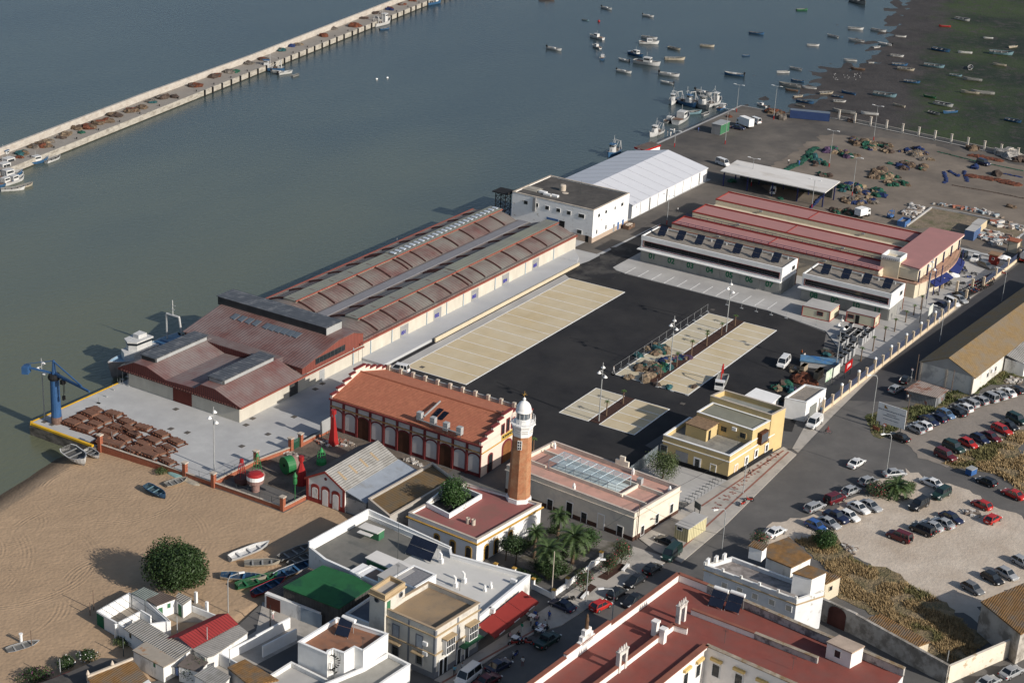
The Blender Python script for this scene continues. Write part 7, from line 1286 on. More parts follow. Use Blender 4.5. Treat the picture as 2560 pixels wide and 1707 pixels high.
# net yard, far right
def field(r_,c_,x0,y0,x1,y1,wd,n,cols,place,rr=(1.0,2.0),gr='net heaps in the harbour yard'):
    for i in range(n):
        t=rnd.random(); x=x0+(x1-x0)*t+rnd.uniform(-wd,wd); y=y0+(y1-y0)*t+rnd.uniform(-wd*.35,wd*.35); c=rnd.choice(cols); pile(g(r_,c_,x,y,.3),rnd.uniform(*rr),c,place,0,None,rnd.choice(cols),gr)
field(0,3,800,1280,1100,1380,90,22,['tan','brown','green','dark','blue'],'in the far net yard row'); field(0,3,560,1380,760,1430,60,9,['green','brown','tan','purple'],'in the far net yard row'); field(0,3,350,1420,480,1520,50,9,['green','teal','dark'],'by canopy end')
field(0,3,1280,1360,1500,1440,90,16,['tan','brown','blue','grey'],'in the yard near boundary wall'); field(0,3,1150,1510,1400,1530,80,12,['brown','dark','green','blue'],'in the middle of net yard')
field(1,3,1000,20,1180,120,110,22,['tan','brown','dark','green'],'in the middle of net yard'); field(1,3,700,150,1050,200,90,22,['brown','green','blue','tan','teal'],'near the tall yard lamp'); field(1,3,680,270,980,290,60,14,['tan','brown','grey','blue'],'near the tall yard lamp'); field(1,3,520,340,800,380,60,9,['green','dark','brown'],'behind the fish warehouse')
field(1,3,480,10,540,50,30,4,['green','dark'],'near the canopy'); pile(g(1,2,2010,100),1.3,'green','under the canopy edge'); pile(g(1,3,110,260),.9,'green','in front of the canopy')
field(0,2,2350,1010,2350,1020,10,1,['rust'],'at the quay corner'); field(0,3,20,1010,130,1040,40,5,['rust','dark','brown'],'beside the blue container'); pile(g(0,3,110,1090),2.4,'grey','left of blue container',0,1.6,'brown'); pile(g(0,2,2000,1080),1.1,'rust','on the far quay')
def strip(pts,w,h,c,label,r_,c_):
    P_=[g(r_,c_,*q,.2) for q in pts]; mb=MB()
    for p,q in zip(P_,P_[1:]):
        L=math.hypot(q[0]-p[0],q[1]-p[1]); n=max(1,int(L/(w*.6)))
        for i in range(n): t=i/n; s=lerp(p,q,t); mb.blob((s[0]+rnd.uniform(-.2,.2)*w,s[1]+rnd.uniform(-.2,.2)*w,.0),(w*rnd.uniform(.7,1),w*rnd.uniform(.6,.9),h*rnd.uniform(.6,1)),0,1,.4)
    tag(mb.build('spread_net',nm_(c),loc=(*P_[0],0)),label,'fishing net')
strip([(160,1560),(300,1490),(400,1370),(450,1345)],1.6,.5,'green','long green net spread beside the canopy',0,3)
strip([(1560,1390),(1900,1475),(2350,1568)],.5,.35,'green','thin green net line stretched across the yard',0,3); strip([(1870,1425),(2050,1455),(2170,1480)],2.2,.7,'rust','dark red net heap spread by boundary wall',0,3)
strip([(1620,10),(1640,90),(1610,110)],.9,.4,'blue','blue net folded at the left of two arcs',1,3); strip([(1660,0),(1740,45),(1760,30)],1,.5,'blue','dark blue net curl between the arcs',1,3); strip([(1800,0),(1820,60),(1830,100)],.9,.4,'blue','blue net arc beside the red net',1,3)
strip([(1850,40),(2000,60),(2150,90),(2350,140)],2.6,.7,'rust','huge dark red trawl net laid out on the yard',1,3); strip([(1700,130),(2000,180),(2350,250)],.5,.3,'dark','dark rope like net line below the red net',1,3); strip([(2100,10),(2350,60)],.9,.4,'blue','blue net line at the right edge above red net',1,3)
strip([(390,340),(430,300),(480,240),(590,170)],.7,.45,'blue','blue and black net trail beside canopy post',1,3); pile(g(0,3,1900,1550),1.8,'blue','by dark off road car'); pile(g(1,3,2230,340),1.4,'brown','on the far right yard'); pile(g(1,3,2100,40),2.0,'dark','beside the red net')
o=pile(g(0,3,2200,1435),4.2,'white','',0,2.0); tag(o,'pale grey heap of sand against the boundary wall','heap'); pile(g(0,3,2310,1480),2.6,'dark','by boundary wall'); pile(g(0,3,1860,1370),2.2,'brown','by boundary wall'); pile(g(0,3,760,1120),1.6,'dark','by boundary wall')
# nets on the parking bays
field(2,2,1130,200,1370,270,80,24,['tan','brown','green','grey','dark','teal'],'fenced on the parking bays',(1.1,1.7),'net heaps on the parking bays'); field(2,2,1230,130,1400,40,80,16,['tan','green','teal','brown'],'fenced on the parking bays',(.9,1.4),'net heaps on the parking bays'); field(2,2,1430,170,1560,130,50,9,['blue','purple','tan','teal'],'fenced on the parking bays',(.9,1.4),'net heaps on the parking bays')
for x,y,r,c in ((1080,320,1.1,'tan'),(1200,340,1.7,'tan'),(1270,310,1.5,'tan'),(1430,405,1.0,'teal'),(1330,385,.9,'dark'),(1660,400,.9,'dark')): pile(g(2,2,x,y,.3),r,c,'at lower end of parking bays',0,None,None,'net heaps on the parking bays')
for x,y,r,c,c2 in ((70,430,1.5,'green','tan'),(150,390,1.8,'green','dark'),(210,440,1.5,'teal','purple'),(280,340,2.2,'rust',None),(390,360,2.0,'rust',None),(330,310,1.8,'rust',None),(100,520,1.4,'dark','green'),(270,250,1.3,'tan','white'),(230,260,1.0,'tan',None),(560,110,1.4,'dark','teal'),(530,90,1.2,'dark','green')): pile(g(2,3,x,y,.3),r,c,'stacked behind the white kiosk',0,None,c2,'net heaps behind the kiosk')
# =============== rusty winch cradles on the dock ===============
def cradle():
    root=thing('rusty_cradle','x','machinery'); m1=mat('rust_dark',(.12,.045,.025),var=.35,scale=2,rough=.9); m2=mat('rust_brown',(.17,.085,.055),var=.3,scale=2,rough=.9)
    mb=MB(); [mb.box(-1.9,1.9,y-.09,y+.09,.0,.2) for y in (-.8,.8)]; [mb.box(x-.08,x+.08,-.95,.95,.05,.22) for x in (-1.7,-.6,.6,1.7)]; mb.build('base_frame',m1,root,local=True)
    MB().box(-1.2,1.1,-.62,.62,.35,.78).build('casing',m2,root,local=True); mb=MB(); [mb.tube((x,y*.72,.35),(x,y*.9,.35),.3,n=10) for x in (-1.0,-.35,.35,1.0) for y in (-1,1)]; mb.build('rollers',m1,root,local=True); regkids(root); return root
cr0=cradle(); first=True; rnd=random.Random(4)
for x,y in ((880,620),(830,660),(740,695),(660,745),(1040,665),(955,715),(875,760),(780,800),(1170,735),(1090,780),(1000,825),(950,875),(1310,785),(1230,850),(1140,890),(1060,940),(1480,850),(1400,900),(1310,945),(1210,1000),(1620,915),(1540,975),(1460,1015),(1380,1040),(1540,1095),(920,690),(1180,800),(1260,1000),(960,920),(1360,990)):
    p=g(2,0,x,y,.3); o=cr0 if first else cptree(cr0); first=False; o.location=(*p,0.02); o.rotation_euler=(0,0,math.pi/2+rnd.uniform(-.15,.15)); s=rnd.uniform(1.05,1.32); o.scale=(s,s*rnd.uniform(.9,1.15),rnd.uniform(.5,1.0)); o.rotation_euler.z+=rnd.uniform(-.2,.2); tag(o,'rusty brown machinery cradle lying on the dock','machinery','rusty cradles on the dock')
# dock edge and crane
o=MB().box(199.38,199.9,203.9,219.4,.02,.42).wall((199.45,219.2),(200.4,220.1),.02,.3,.35).wall((200.4,220.15),(223,220.15),.02,.12,.3).build('dock_kerb',mat('yellow_paint',(.62,.36,.02),var=.15),loc=(199.6,212,0)); tag(o,'bright yellow painted kerb along the dock edge','kerb')
p=g(2,0,522,745); b=thing('dock_crane','blue pillar crane with long jib on the dock corner','crane',(*p,0)); m_cb=mat('crane_blue',(.03,.085,.20),var=.12,rough=.5)
zc=lambda y: (lambda lo,hi:[None,lo])(0,0)
MB().lathe([(1.0,0),(1.0,1.4)],*p,16).build('base',mat('crane_base_rust',(.16,.10,.08),var=.3,scale=2),b); MB().lathe([(.95,1.4),(.8,8.9)],*p,16).build('column',m_cb,b); MB().lathe([(1.1,8.9),(1.2,9.3),(1.0,9.9)],*p,16).build('slewing_ring',m_black,b)
jt=g(2,0,820,445,9.5); bt=g(2,0,240,240,10.6); mb=MB(); mb.tube((*p,9.9),(*p,12.6),.45,.2,n=8); mb.build('mast_head',m_cb,b)
mb=MB(); mb.tube((*p,10.0),(*jt,9.2),.35,.22,n=4); mb.tube((*p,12.4),(*lerp(p,jt,.78),9.7),.14,n=6); mb.build('jib',m_cb,b); mb=MB(); mb.tube((*p,10.0),(*bt,10.8),.22,n=4); mb.tube((*p,12.5),(*bt,11.4),.07,n=5); mb.build('counter_jib',m_cb,b); MB().obox(*bt,math.atan2(bt[1]-p[1],bt[0]-p[0]),1.2,1.6,9.6,11.0).build('counterweight',m_cb,b)
hk=g(2,0,580,480,6); mb=MB(); q=lerp(p,jt,.25); mb.tube((*q,9.6),(*q,6),.05,n=4); mb.tube((q[0]+.3,q[1],9.6),(q[0]+.3,q[1],6.6),.05,n=4); mb.obox(*q,0,.5,.4,5.4,6.2); mb.obox(*q,0,.9,.7,8.6,9.4); mb.build('hoist',m_black,b)
# =============== floodlight masts and lamps ===============
def mast(p,h,label,arms=3,name='floodlight_mast'):
    b=thing(name,label,'light mast',(*p,0)); MB().tube((*p,0),(*p,h),.13,.08,n=8).build('pole',m_gal,b)
    for k in range(arms):
        a=k*2.1+.4; z=h-.9-k*.75; mb=MB(); q=(p[0]+.7*math.cos(a),p[1]+.7*math.sin(a)); mb.tube((*p,z),(*q,z),.04,n=5); mb.lathe([(.12,z-.1),(.42,z-.42),(.42,z-.5)],*q,10); mb.build('floodlight',m_wht,b)
ML='tall grey floodlight mast '
for r_,c_,x,y,h,s in ((2,2,797,730,12.3,'on the small planted strip'),(2,2,1448,270,12.3,'beside the net heaps on the bays'),(1,2,1965,1480,12.3,'in front of office numbers 05 and 06'),(2,0,1968,1180,12.3,'inside the brick wall on the dock'),(2,0,410,712,12.3,'beside the blue crane'),(1,3,1450,1255,12.3,'between short office and street'),(2,3,620,260,12.3,'behind two white green signs')): mast(g(r_,c_,x,y),h,ML+s)
def twin(p,h,label):
    b=thing('yard_lamp',label,'lamp post',(*p,0)); mb=MB(); mb.tube((*p,0),(*p,h),.1,.06,n=7); mb.build('pole',m_gal,b); mb=MB(); mb.tube((*p,0),(*p,1.2),.13,n=7); mb.build('painted_base',m_tail,b)
    for s in (-1,1): mb=MB(); mb.tube((p[0],p[1],h),(p[0],p[1]+s*1.5,h+.15),.04,n=5); mb.box(p[0]-.2,p[0]+.2,p[1]+s*1.5-.4,p[1]+s*1.5+.4,h+.1,h+.22); mb.build('lamp_head',m_wht,b)
YL='twin headed yard lamp post '
for r_,c_,x,y,h,s in ((0,3,968,1290,11,'near the boundary wall'),(0,3,560,1535,11,'among nets by canopy'),(0,3,50,1100,11,'left of blue container'),(0,2,1955,1325,11,'beside the green kiosk'),(1,3,400,345,8,'behind the fish warehouse, near canopy'),(1,3,770,230,11,'among the net heaps, centre'),(1,2,2195,140,8,'in front of the white canopy'),(1,2,1420,495,8,'at corner behind office 01'),(0,2,1490,1350,5,'behind the marquee'),(0,2,2060,1030,9,'at the far quay corner')): twin(g(r_,c_,x,y),h,YL+s)
def street(p,h,rz,label,L=1.8):
    b=thing('street_lamp',label,'street lamp',(*p,0)); c_,s_=math.cos(rz),math.sin(rz); mb=MB(); mb.path([(*p,0),(*p,h-1),(p[0]+.35*c_,p[1]+.35*s_,h-.25),(p[0]+L*c_,p[1]+L*s_,h)],.075,7); mb.build('pole',m_gal,b); q=(p[0]+(L+.35)*c_,p[1]+(L+.35)*s_); MB().obox(*q,rz,.9,.32,h-.06,h+.12).build('lamp_head',m_wht,b)
for r_,c_,x,y,h,rz,s in ((2,3,955,695,9.3,2.5,'at corner of grass verge'),(2,3,1080,1240,9,2.6,'in car park beside palm island'),(3,2,1925,350,8,2.6,'behind peeling house'),(3,2,675,850,8,-.9,'beside the white bench'),(3,0,2095,920,6.5,-.6,'behind the red roofed beach house'),(1,3,1575,1568,8,1.6,'on fence pavement, nearer'),(1,3,2145,1200,8,1.6,'on street beside brown roofed warehouse'),(3,2,2120,560,0.1,0,'')): 
    if s: street(g(r_,c_,x,y),h,rz,'curved arm street lamp '+s)
street((197.8,96.5),9.5,2.4,'curved arm street lamp beside the statue gable')
def pole(p,h,label,m_=None,r_=.09,name='utility_pole'): o=MB().tube((*p,0),(*p,h),r_,r_*.7,n=6).build(name,m_ or mat('pole_wood',(.14,.10,.075),var=.2),loc=(*p,0)); tag(o,label,'pole')
for r_,c_,x,y,h,s,m_ in ((3,0,862,895,3.4,'taller wooden post standing on sand by white patio',None),(3,0,828,945,2.2,'shorter wooden post standing on sand by white patio',None),(3,2,1145,255,7,'wooden pole at cream building corner',None),(3,2,362,780,8.2,'white concrete pole at the garden gate',m_cope),(2,3,1680,465,5,'leaning wooden pole before grey gable',None),(2,3,1265,770,6,'rusty pole at right edge of billboard',None),(2,3,1350,360,6,'thin pole left of grey gable',None),(2,2,2120,1395,7,'thin lamp column on patterned pavement',m_gal),(1,3,1390,1400,6,'dark flagpole inside the street fence',m_black),(1,3,2190,780,5,'dark pole beside the cream hut',m_black),(3,1,130,1045,3.6,'black post at alley by rusty gate',m_black),(3,3,1625,1480,4,'grey lamp pole at end of ruin wall',m_gal),(3,0,1135,1320,3,'green post by beach hut',m_iron),(3,0,1630,1180,4.2,'thin white aerial mast left of red roof',m_gal),(3,0,1905,1300,4.5,'thin aerial mast in front of red roof',m_gal),(3,0,2110,1560,5.5,'tall thin mast near the bottom edge',m_gal),(3,0,560,1568,4,'thin mast over the red terrace',m_gal)): pole(g(r_,c_,x,y),h,s,m_)
q=g(3,0,290,1215,0); pole(q,2.4,'thin pole beside the flat white raft'); q=g(3,0,195,1185); o=MB().lathe([(.22,0),(.22,1.2),(.3,1.2),(.3,1.35)],*q,10).build('beach_shower',m_wht,loc=(*q,0)); tag(o,'small white cylinder post with black lid on sand','post')
# =============== street fence, walls ===============
fp_=[(2,3,530,590),(2,3,975,250),(1,3,1290,1550),(1,3,1480,1430),(1,3,1650,1310),(1,3,2270,850)]
F0,F1=(297.0,102.6),(372.0,100.2); m_fc=mat('fence_cream',(.60,.49,.35),var=.06)
b=thing('street_fence','cream pillared street fence with blue mesh panels and white globes','fence',(*F0,0)); mb=MB(); mb.wall(F0,F1,0,.75,.3); mb.build('base_wall',m_fc,b)
n=17
for i in range(n+1):
    q=lerp(F0,F1,i/n); MB().obox(*q,0,.42,.5,0,2.6 if i%2 else 2.9).build('pillar',m_fc,b)
    if i%2==0: MB().blob((*q,3.2),(.34,.34,.34),amp=0).build('globe_lamp',m_wht,b,smooth=True)
    if i<n:
        r_=lerp(F0,F1,(i+1)/n); mb=MB(); mb.wall((q[0]+.3,q[1]),(r_[0]-.3,r_[1]),.8,2.3,.04); mb.build('mesh_panel',mat('mesh_blue',(.045,.06,.11),alpha=.55,var=.1),b)
b=thing('gate_fence','cream fence pillars either side of the port gate','fence',(405,98.5,0))
for x,y in ((384,103.5),(384,107),(388,101),(379.5,99.8),(391,99.2),(400,98.9),(409,98.6),(418,98.2)): MB().box(x-.25,x+.25,y-.25,y+.25,0,2.8).build('pillar',m_fc,b)
mb=MB(); mb.wall((391,99.2),(418,98.2),0,.75,.3); mb.build('base_wall',m_fc,b); MB().wall((391,99.2),(418,98.2),.8,2.2,.05).build('mesh_panel',mat('mesh_blue',(.045,.06,.11)),b)
# boundary wall with tall white posts
b=thing('boundary_post_wall','low concrete boundary wall with tall white posts beside the marsh','wall',(519,150,0)); wp0,wp1=(522.6,188.4),(515.8,112); mb=MB(); mb.wall(wp0,wp1,-1.9,.9,.35); mb.build('wall',mat('wall_boundary',(.36,.33,.29),var=.12),b)
for i in range(12):
    x=650+i*143.5+i*i*.5; y=1085+i*32; q=g(0,3,x,y,.5); MB().obox(*q,0,.55,.55,0,3.1).build('post',mat('post_offwhite',(.52,.48,.42),var=.08),b); MB().obox(*q,0,.7,.7,3.1,3.25).build('post_cap',m_cope,b)
b=thing('blue_container','long blue shipping container on the quay edge by the mud','container',(516,206,0)); c0=g(0,3,190,1085),g(0,3,555,1120); L=math.hypot(c0[1][0]-c0[0][0],c0[1][1]-c0[0][1]); a=math.atan2(c0[1][1]-c0[0][1],c0[1][0]-c0[0][0]); cc=lerp(c0[0],c0[1],.5); cc=(cc[0]+1.2,cc[1]+.2)
MB().obox(*cc,a,L,2.5,.1,2.7).build('body',mat('container_blue',(.025,.05,.14),var=.1,stripe=((math.cos(a),math.sin(a),0),.35),sdep=.5,scol=.4),b); MB().obox(*cc,a,L,2.5,2.7,2.76).build('roof',mat('container_roof',(.12,.15,.19),var=.1),b)
b=thing('skip_container','blue shipping container beside cream container behind fish warehouse','container',(414,104,0)); q=g(1,3,1850,630); MB().box(q[0]-1.0,q[0]+5.0,q[1]-1.2,q[1]+1.3,.05,2.6).build('body',mat('container_blue2',(.07,.12,.24),var=.1,stripe=((1,0,0),.4),sdep=.4,scol=.3),b); MB().box(q[0]-1.0,q[0]+5.0,q[1]-1.2,q[1]+1.3,2.6,2.66).build('roof',m_conc,b)
b=thing('cream_container','cream shipping container with grey top behind the blue one','container',(421,105,0)); MB().box(q[0]+5.3,q[0]+11.3,q[1]-.9,q[1]+1.6,.05,2.6).build('body',mat('container_cream',(.50,.42,.28),var=.08),b); MB().box(q[0]+5.3,q[0]+11.3,q[1]-.9,q[1]+1.6,2.6,2.66).build('roof',m_conc,b)
b=thing('blue_skip','blue open rubble skip beside the forklift','skip',(*g(1,3,1245,485),0)); q=g(1,3,1245,480,.5); mb=MB(); ring(mb,rect(q[0]-2.2,q[0]+2.2,q[1]-1.1,q[1]+1.1),.05,1.5,.12); mb.build('body',m_blue,b); MB().box(q[0]-2,q[0]+2,q[1]-1,q[1]+1,.05,.9).build('load',m_dirt2,b)
# site cabins
for lab,pts,doorx in (('cream site cabin with red frame, left of two near office 08',[(344.7,126.9),(345.0,120.4),(350.5,120.4),(350.4,126.9)],0),('cream site cabin with red frame and black doorway, right of two',[(347.8,117.5),(348.0,110.9),(351.2,110.9),(351.0,117.5)],1)):
    b=thing('site_cabin',lab,'cabin',cen(pts)); MB().prism(pts,.15,2.6).build('body',mat('cabin_cream',(.52,.49,.36),var=.05),b); MB().prism(inset(pts,-.06),2.6,2.72).build('roof',m_conc,b); mb=MB(); [mb.obox(*p,0,.16,.16,.15,2.62) for p in pts]; ring(mb,pts,2.45,2.62,.05,out=.05); ring(mb,pts,.12,.28,.05,out=.05); mb.build('frame',m_tail,b); win(b,pts[0],pts[1],None,1.3,.8,uz=(4.2 if not doorx else 1.0,1.6),fm=m_mar); 
    if doorx: door(b,pts[0],pts[1],None,.9,2.0,m_black,z0=.2,uz=2.6)
# small port kiosks
q=g(0,2,1925,1240,0); b=thing('green_kiosk','grey box shelter with green mesh front on the quay','kiosk',(*q,0)); MB().box(q[0]-1,q[0]+5.5,q[1]+.2,q[1]+3.2,0,3.2).build('body',m_steel,b); MB().box(q[0]-1.1,q[0]+5.6,q[1]-.1,q[1]+3.3,3.2,3.32).build('roof',m_gal,b); MB().box(q[0]-1,q[0]+5.5,q[1]+.1,q[1]+.2,.2,3.1).build('mesh_front',m_grnd,b)
q=g(0,2,1250,1385,0); b=thing('fuel_station','small fuel kiosk with brown roof and red lettered fascia','kiosk',(*q,0)); K=[g(0,2,*t,3) for t in ((1130,1355),(1210,1385),(1360,1335),(1230,1310))]; K=qd((0,2,1130,1350),(0,2,1215,1378),(0,2,1360,1330),3.0); MB().prism(K,0,2.5).build('wall',m_wht,b); MB().prism(inset(K,-.2),2.5,3.0).build('fascia',m_tail,b); MB().prism(inset(K,-.1),3.0,3.03).build('roof',m_brown,b); a_,n_,L_=wdir(K[0],K[1]); mm=lerp(K[0],K[1],.5); text('CEPSA',.45,m_wht,b,'lettering',(mm[0]+n_.x*.24,mm[1]+n_.y*.24,2.75),(a_.x,a_.y,0),(0,0,1))
q=g(1,3,2070,855,0); b=thing('gate_hut','small red gate hut with brown roof','hut',(*q,0)); MB().box(q[0]-1.2,q[0]+1.2,q[1]-1.1,q[1]+1.1,0,2.6).build('wall',m_bred,b); MB().box(q[0]-1.5,q[0]+1.5,q[1]-1.4,q[1]+1.4,2.6,2.85).build('roof',mat('hut_roof_brown',(.24,.15,.09)),b); win(b,(q[0]-1.2,q[1]+1.1),(q[0]-1.2,q[1]-1.1),None,.5,.6,uz=(1.1,1.7),fr=.05)
q=g(1,3,2245,740,0); b=thing('cream_hut','cream hut with red tiled roof near rubble','hut',(*q,0)); MB().box(q[0]-1.3,q[0]+1.3,q[1]-1.3,q[1]+1.3,0,3).build('wall',m_cream,b); MB().box(q[0]-1.6,q[0]+1.6,q[1]-1.6,q[1]+1.6,3,3.2).build('roof',m_brick,b)
def parasol(r_,c_,x,y,lab,R=1.9): q=g(r_,c_,x,y,2.2); b=thing('parasol',lab,'parasol',(*q,0)); MB().tube((*q,0),(*q,2.5),.04,n=5).build('pole',m_gal,b); MB().lathe([(R,2.15),(R*.5,2.5),(.05,2.8)],*q,8).build('canopy',m_wht,b)
parasol(1,3,1695,955,'white parasol in the motorbike parking'); parasol(1,3,2165,793,'white parasol beside the red gate hut')
# red canopy stall etc. rubble
rnd=random.Random(8)
def rubble(pts,r_,c_,n,cols,label,s=(.3,1.3)):
    P_=[g(r_,c_,*q) for q in pts]; mb=MB(); ms=[mat('rubble_%d'%i,c,var=.2,scale=2) for i,c in enumerate(cols)]
    for i in range(n):
        a_,b_=rnd.random(),rnd.random(); q=lerp(lerp(P_[0],P_[1],a_),lerp(P_[3],P_[2],a_),b_); s1=rnd.uniform(*s); mb.obox(q[0],q[1],rnd.uniform(0,3),s1*rnd.uniform(.5,2),s1*.6,0,rnd.uniform(.1,.7)*s1,rnd.randrange(len(cols)))
    o=mb.build('rubble',ms,loc=(*P_[0],0)); tag(o,label,'rubble',kind='stuff')
RC=[(.40,.37,.33),(.52,.50,.47),(.20,.16,.13),(.30,.12,.08),(.12,.11,.11),(.28,.33,.36)]
rubble([(1900,600),(2080,690),(2330,640),(2000,540)],1,3,330,RC,'heap of demolition rubble and scrap behind the fish warehouse'); rubble([(1240,400),(1330,440),(1460,360),(1320,310)],1,3,160,RC[:3],'pale rubble heap beside the blue skip'); rubble([(1460,300),(1700,330),(2200,450),(2000,370)],1,3,150,RC,'scrap machinery lined along the low yard wall',(.3,1.2))
rubble([(2040,500),(2330,560),(2350,500),(2060,470)],1,3,50,RC,'scrap sheets at the far right of the yard',(.5,1.6)); rubble([(670,310),(800,400),(820,340),(700,290)],3,3,90,RC[:3],'white rubble at the edge of dry grass',(.2,.6)); rubble([(1780,10),(1920,60),(1950,20),(1800,-20)],3,3,60,RC[:3],'rubble heap by red car in the dirt lot',(.3,.9)); rubble([(2150,370),(2330,400),(2330,350),(2230,330)],2,3,60,RC[:3],'rubble by the weeds below the annex',(.3,.8))
rubble([(540,900),(600,960),(930,960),(830,900)],2,1,130,[(.10,.08,.06),(.2,.13,.08),(.3,.27,.24),(.05,.05,.05)],'rusty scrap and chains on buoy yard ground',(.2,.7)); rubble([(230,1020),(300,1060),(390,1060),(330,1000)],2,1,60,[(.10,.08,.06),(.2,.13,.08),(.05,.05,.05)],'scrap heap behind the green buoy',(.2,.6)); rubble([(1340,1080),(1480,1130),(1560,1150),(1420,1070)],2,1,80,[(.10,.08,.04),(.2,.15,.08),(.09,.11,.04)],'dry brush and junk beside tiled warehouse',(.2,.6))
for t,l in (([(1270,515),(1500,345)],'left'),([(1500,345),(1750,390),(2350,520)],'long')): 
    P_=[g(1,3,*q) for q in t]; mb=MB(); [mb.wall(p,q,0,.5,.4) for p,q in zip(P_,P_[1:])]; tag(mb.build('low_wall',m_conc,loc=(*P_[0],0)),'low concrete wall, %s side of the scrubby plot behind fish warehouse'%l,'wall')
sheet([g(1,3,*q) for q in ((1280,520),(1500,345),(1780,390),(2350,520),(2350,700),(1900,640),(1800,600),(1500,540))],.05,'waste_ground',mat('scrub_earth',(.21,.165,.115),var=.2,c2=(.10,.10,.05),c2amt=.35,c2scale=.25,sharp=.2,bump=.2,bscale=2))
# crates and planters by the fence
rnd=random.Random(2)
def crate_grid(r_,c_,x0,y0,x1,y1,nx,ny,lab,m_):
    A_,B_=g(r_,c_,x0,y0,.5),g(r_,c_,x1,y1,.5); 
    for i in range(nx):
        for j in range(ny):
            x=A_[0]+(B_[0]-A_[0])*(i/max(1,nx-1)); y=A_[1]+(B_[1]-A_[1])*(j/max(1,ny-1)); k=rnd.choice((1,2,2)); mb=MB()
            x+=rnd.uniform(-.2,.2); mb.box(x-.55,x+.55,y-.45,y+.45,.02,.95*k)
            for q in range(k): mb.box(x-.6,x+.6,y-.5,y+.5,.95*(q+1)-.12,.95*(q+1))
            tag(mb.build('stacked_crate',m_,loc=(x,y,0)),lab,'crate','stacked grey fish crates')
m_crate=mat('crate_grey',(.36,.36,.36),var=.15,scale=1.5); crate_grid(1,3,660,1530,950,1500,6,4,'grey stacked fish crates beside the tall office lamp',m_crate); crate_grid(2,3,660,60,800,40,3,2,'grey stacked fish crates beside the tall office lamp',m_crate); crate_grid(2,3,620,190,770,110,4,2,'grey stacked crates behind the red signboard',m_crate)
crate_grid(2,3,300,290,480,300,3,2,'wire and wood crates behind the white kiosk',mat('crate_wood',(.30,.24,.17),var=.2)); 
o=MB().obox(*g(2,3,470,185,1.0),math.radians(-70),8,3.4,1.3,1.5).build('tarpaulin',mat('tarp_blue',(.10,.20,.30),var=.25,c2=(.03,.15,.40),c2amt=.35,c2scale=.4),loc=(*g(2,3,470,185,1.0),0)); tag(o,'blue tarpaulin over stacked goods near the orange worker','tarpaulin')
MB().obox(*g(2,3,470,185,1.0),math.radians(-70),7.6,3.0,.02,1.29).build('stack_under_cover',m_crate,o)
# signs
def board(r_,c_,pts,z0,z1,m_,name,label,legs=2,tx=None,txm=None,ts=.5):
    p,q=g(r_,c_,*pts[0],0),g(r_,c_,*pts[1],0); b=thing(name,label,'sign',(*p,0)); mb=MB(); mb.wall(p,q,z0,z1,.1); mb.build('panel',m_,b); mb=MB(); [mb.tube((*lerp(p,q,t),0),(*lerp(p,q,t),z0+.1),.08,n=5) for t in (.12,.88)[:legs]]; mb.build('legs',m_iron,b)
    a,n,L=wdir(p,q); 
    if tx: 
        for i,(s_,zz,k) in enumerate(tx): m=lerp(p,q,.5); text(s_,k,txm or m_txtk,b,'lettering',(m[0]+n.x*.07,m[1]+n.y*.07,zz),(a.x,a.y,0),(0,0,1))
    return b,p,q,a,n
b,p,q,a,n=board(2,3,[(985,790),(1240,875)],1.6,5.6,m_wht,'billboard','large white information billboard beside road junction',2,[('Obras de mejora del puerto de Bonanza',4.35,.36),('Junta de Andalucia',3.7,.26),('acondicionamiento y urbanizacion',3.3,.26),('presupuesto y plazo de ejecucion',2.6,.24)],mat('board_text_grey',(.22,.24,.28)))
mb=MB(); u=1.3; c3=(p[0]+a.x*u+n.x*.08,p[1]+a.y*u+n.y*.08); mb.add([(*c3,4.7),(c3[0]+a.x*.8,c3[1]+a.y*.8,4.7),(*c3,5.45)],[(0,1,2),(2,1,0)]); mb.build('emblem',m_ochre,b)
board(2,3,[(515,440),(575,395)],1.6,3.8,mat('sign_green_white',(.55,.60,.50),c2=(.15,.35,.2),c2amt=.35,c2scale=.8),'signboard','white and green signboard, left of the pair behind fence'); board(2,3,[(585,400),(645,350)],1.6,3.8,mat('sign_pale',(.58,.60,.55)),'signboard','white and green signboard, right of the pair behind fence'); board(2,3,[(695,345),(760,290)],1.4,3.4,m_tail,'signboard','red signboard with white lettering by street fence',2,[('JCDA',2.5,.8)],m_wht); board(1,3,[(1460,1390),(1500,1350)],1.4,3.6,mat('sign_pale',(.5,.55,.45)),'signboard','pale green signboard near short office','x' and 2)
board(2,1,[(590,900),(680,850)],1.0,3.6,m_gal,'signboard','back of grey information board by red beacon'); board(2,2,[(1670,1560),(1725,1600)],1.0,2.2,m_iron,'signboard','dark notice board beside bike racks')
def rsign(r_,c_,x,y,lab,kind='round',h=2.3):
    p=g(r_,c_,x,y); b=thing('road_sign',lab,'road sign',(*p,0)); MB().tube((*p,0),(*p,h+.3),.04,n=5).build('post',m_gal,b); mb=MB(); mb.tube((p[0]-.04,p[1],h),(p[0]+.02,p[1],h),.35,n=16 if kind=='round' else 3); mb.build('face',m_tail,b); mb=MB(); mb.tube((p[0]-.06,p[1],h),(p[0]-.04,p[1],h),.22,n=12); mb.build('centre',m_wht,b)
rsign(2,3,1055,865,'round red and white road sign on the grass corner'); rsign(2,3,1310,370,'triangular red warning sign behind tin shack','tri',2.8); rsign(1,2,165,520,'round no entry sign behind the market hall','round',4)
board(2,3,[(990,760),(1005,745)],1.2,3.2,m_gal,'signboard','narrow grey direction sign left of billboard',1); board(2,3,[(960,810),(1015,835)],.3,1.0,m_brick,'signboard','small orange direction board on the grass'); board(2,3,[(1010,795),(1050,815)],1.0,1.6,m_wht,'signboard','small white direction board on the grass')
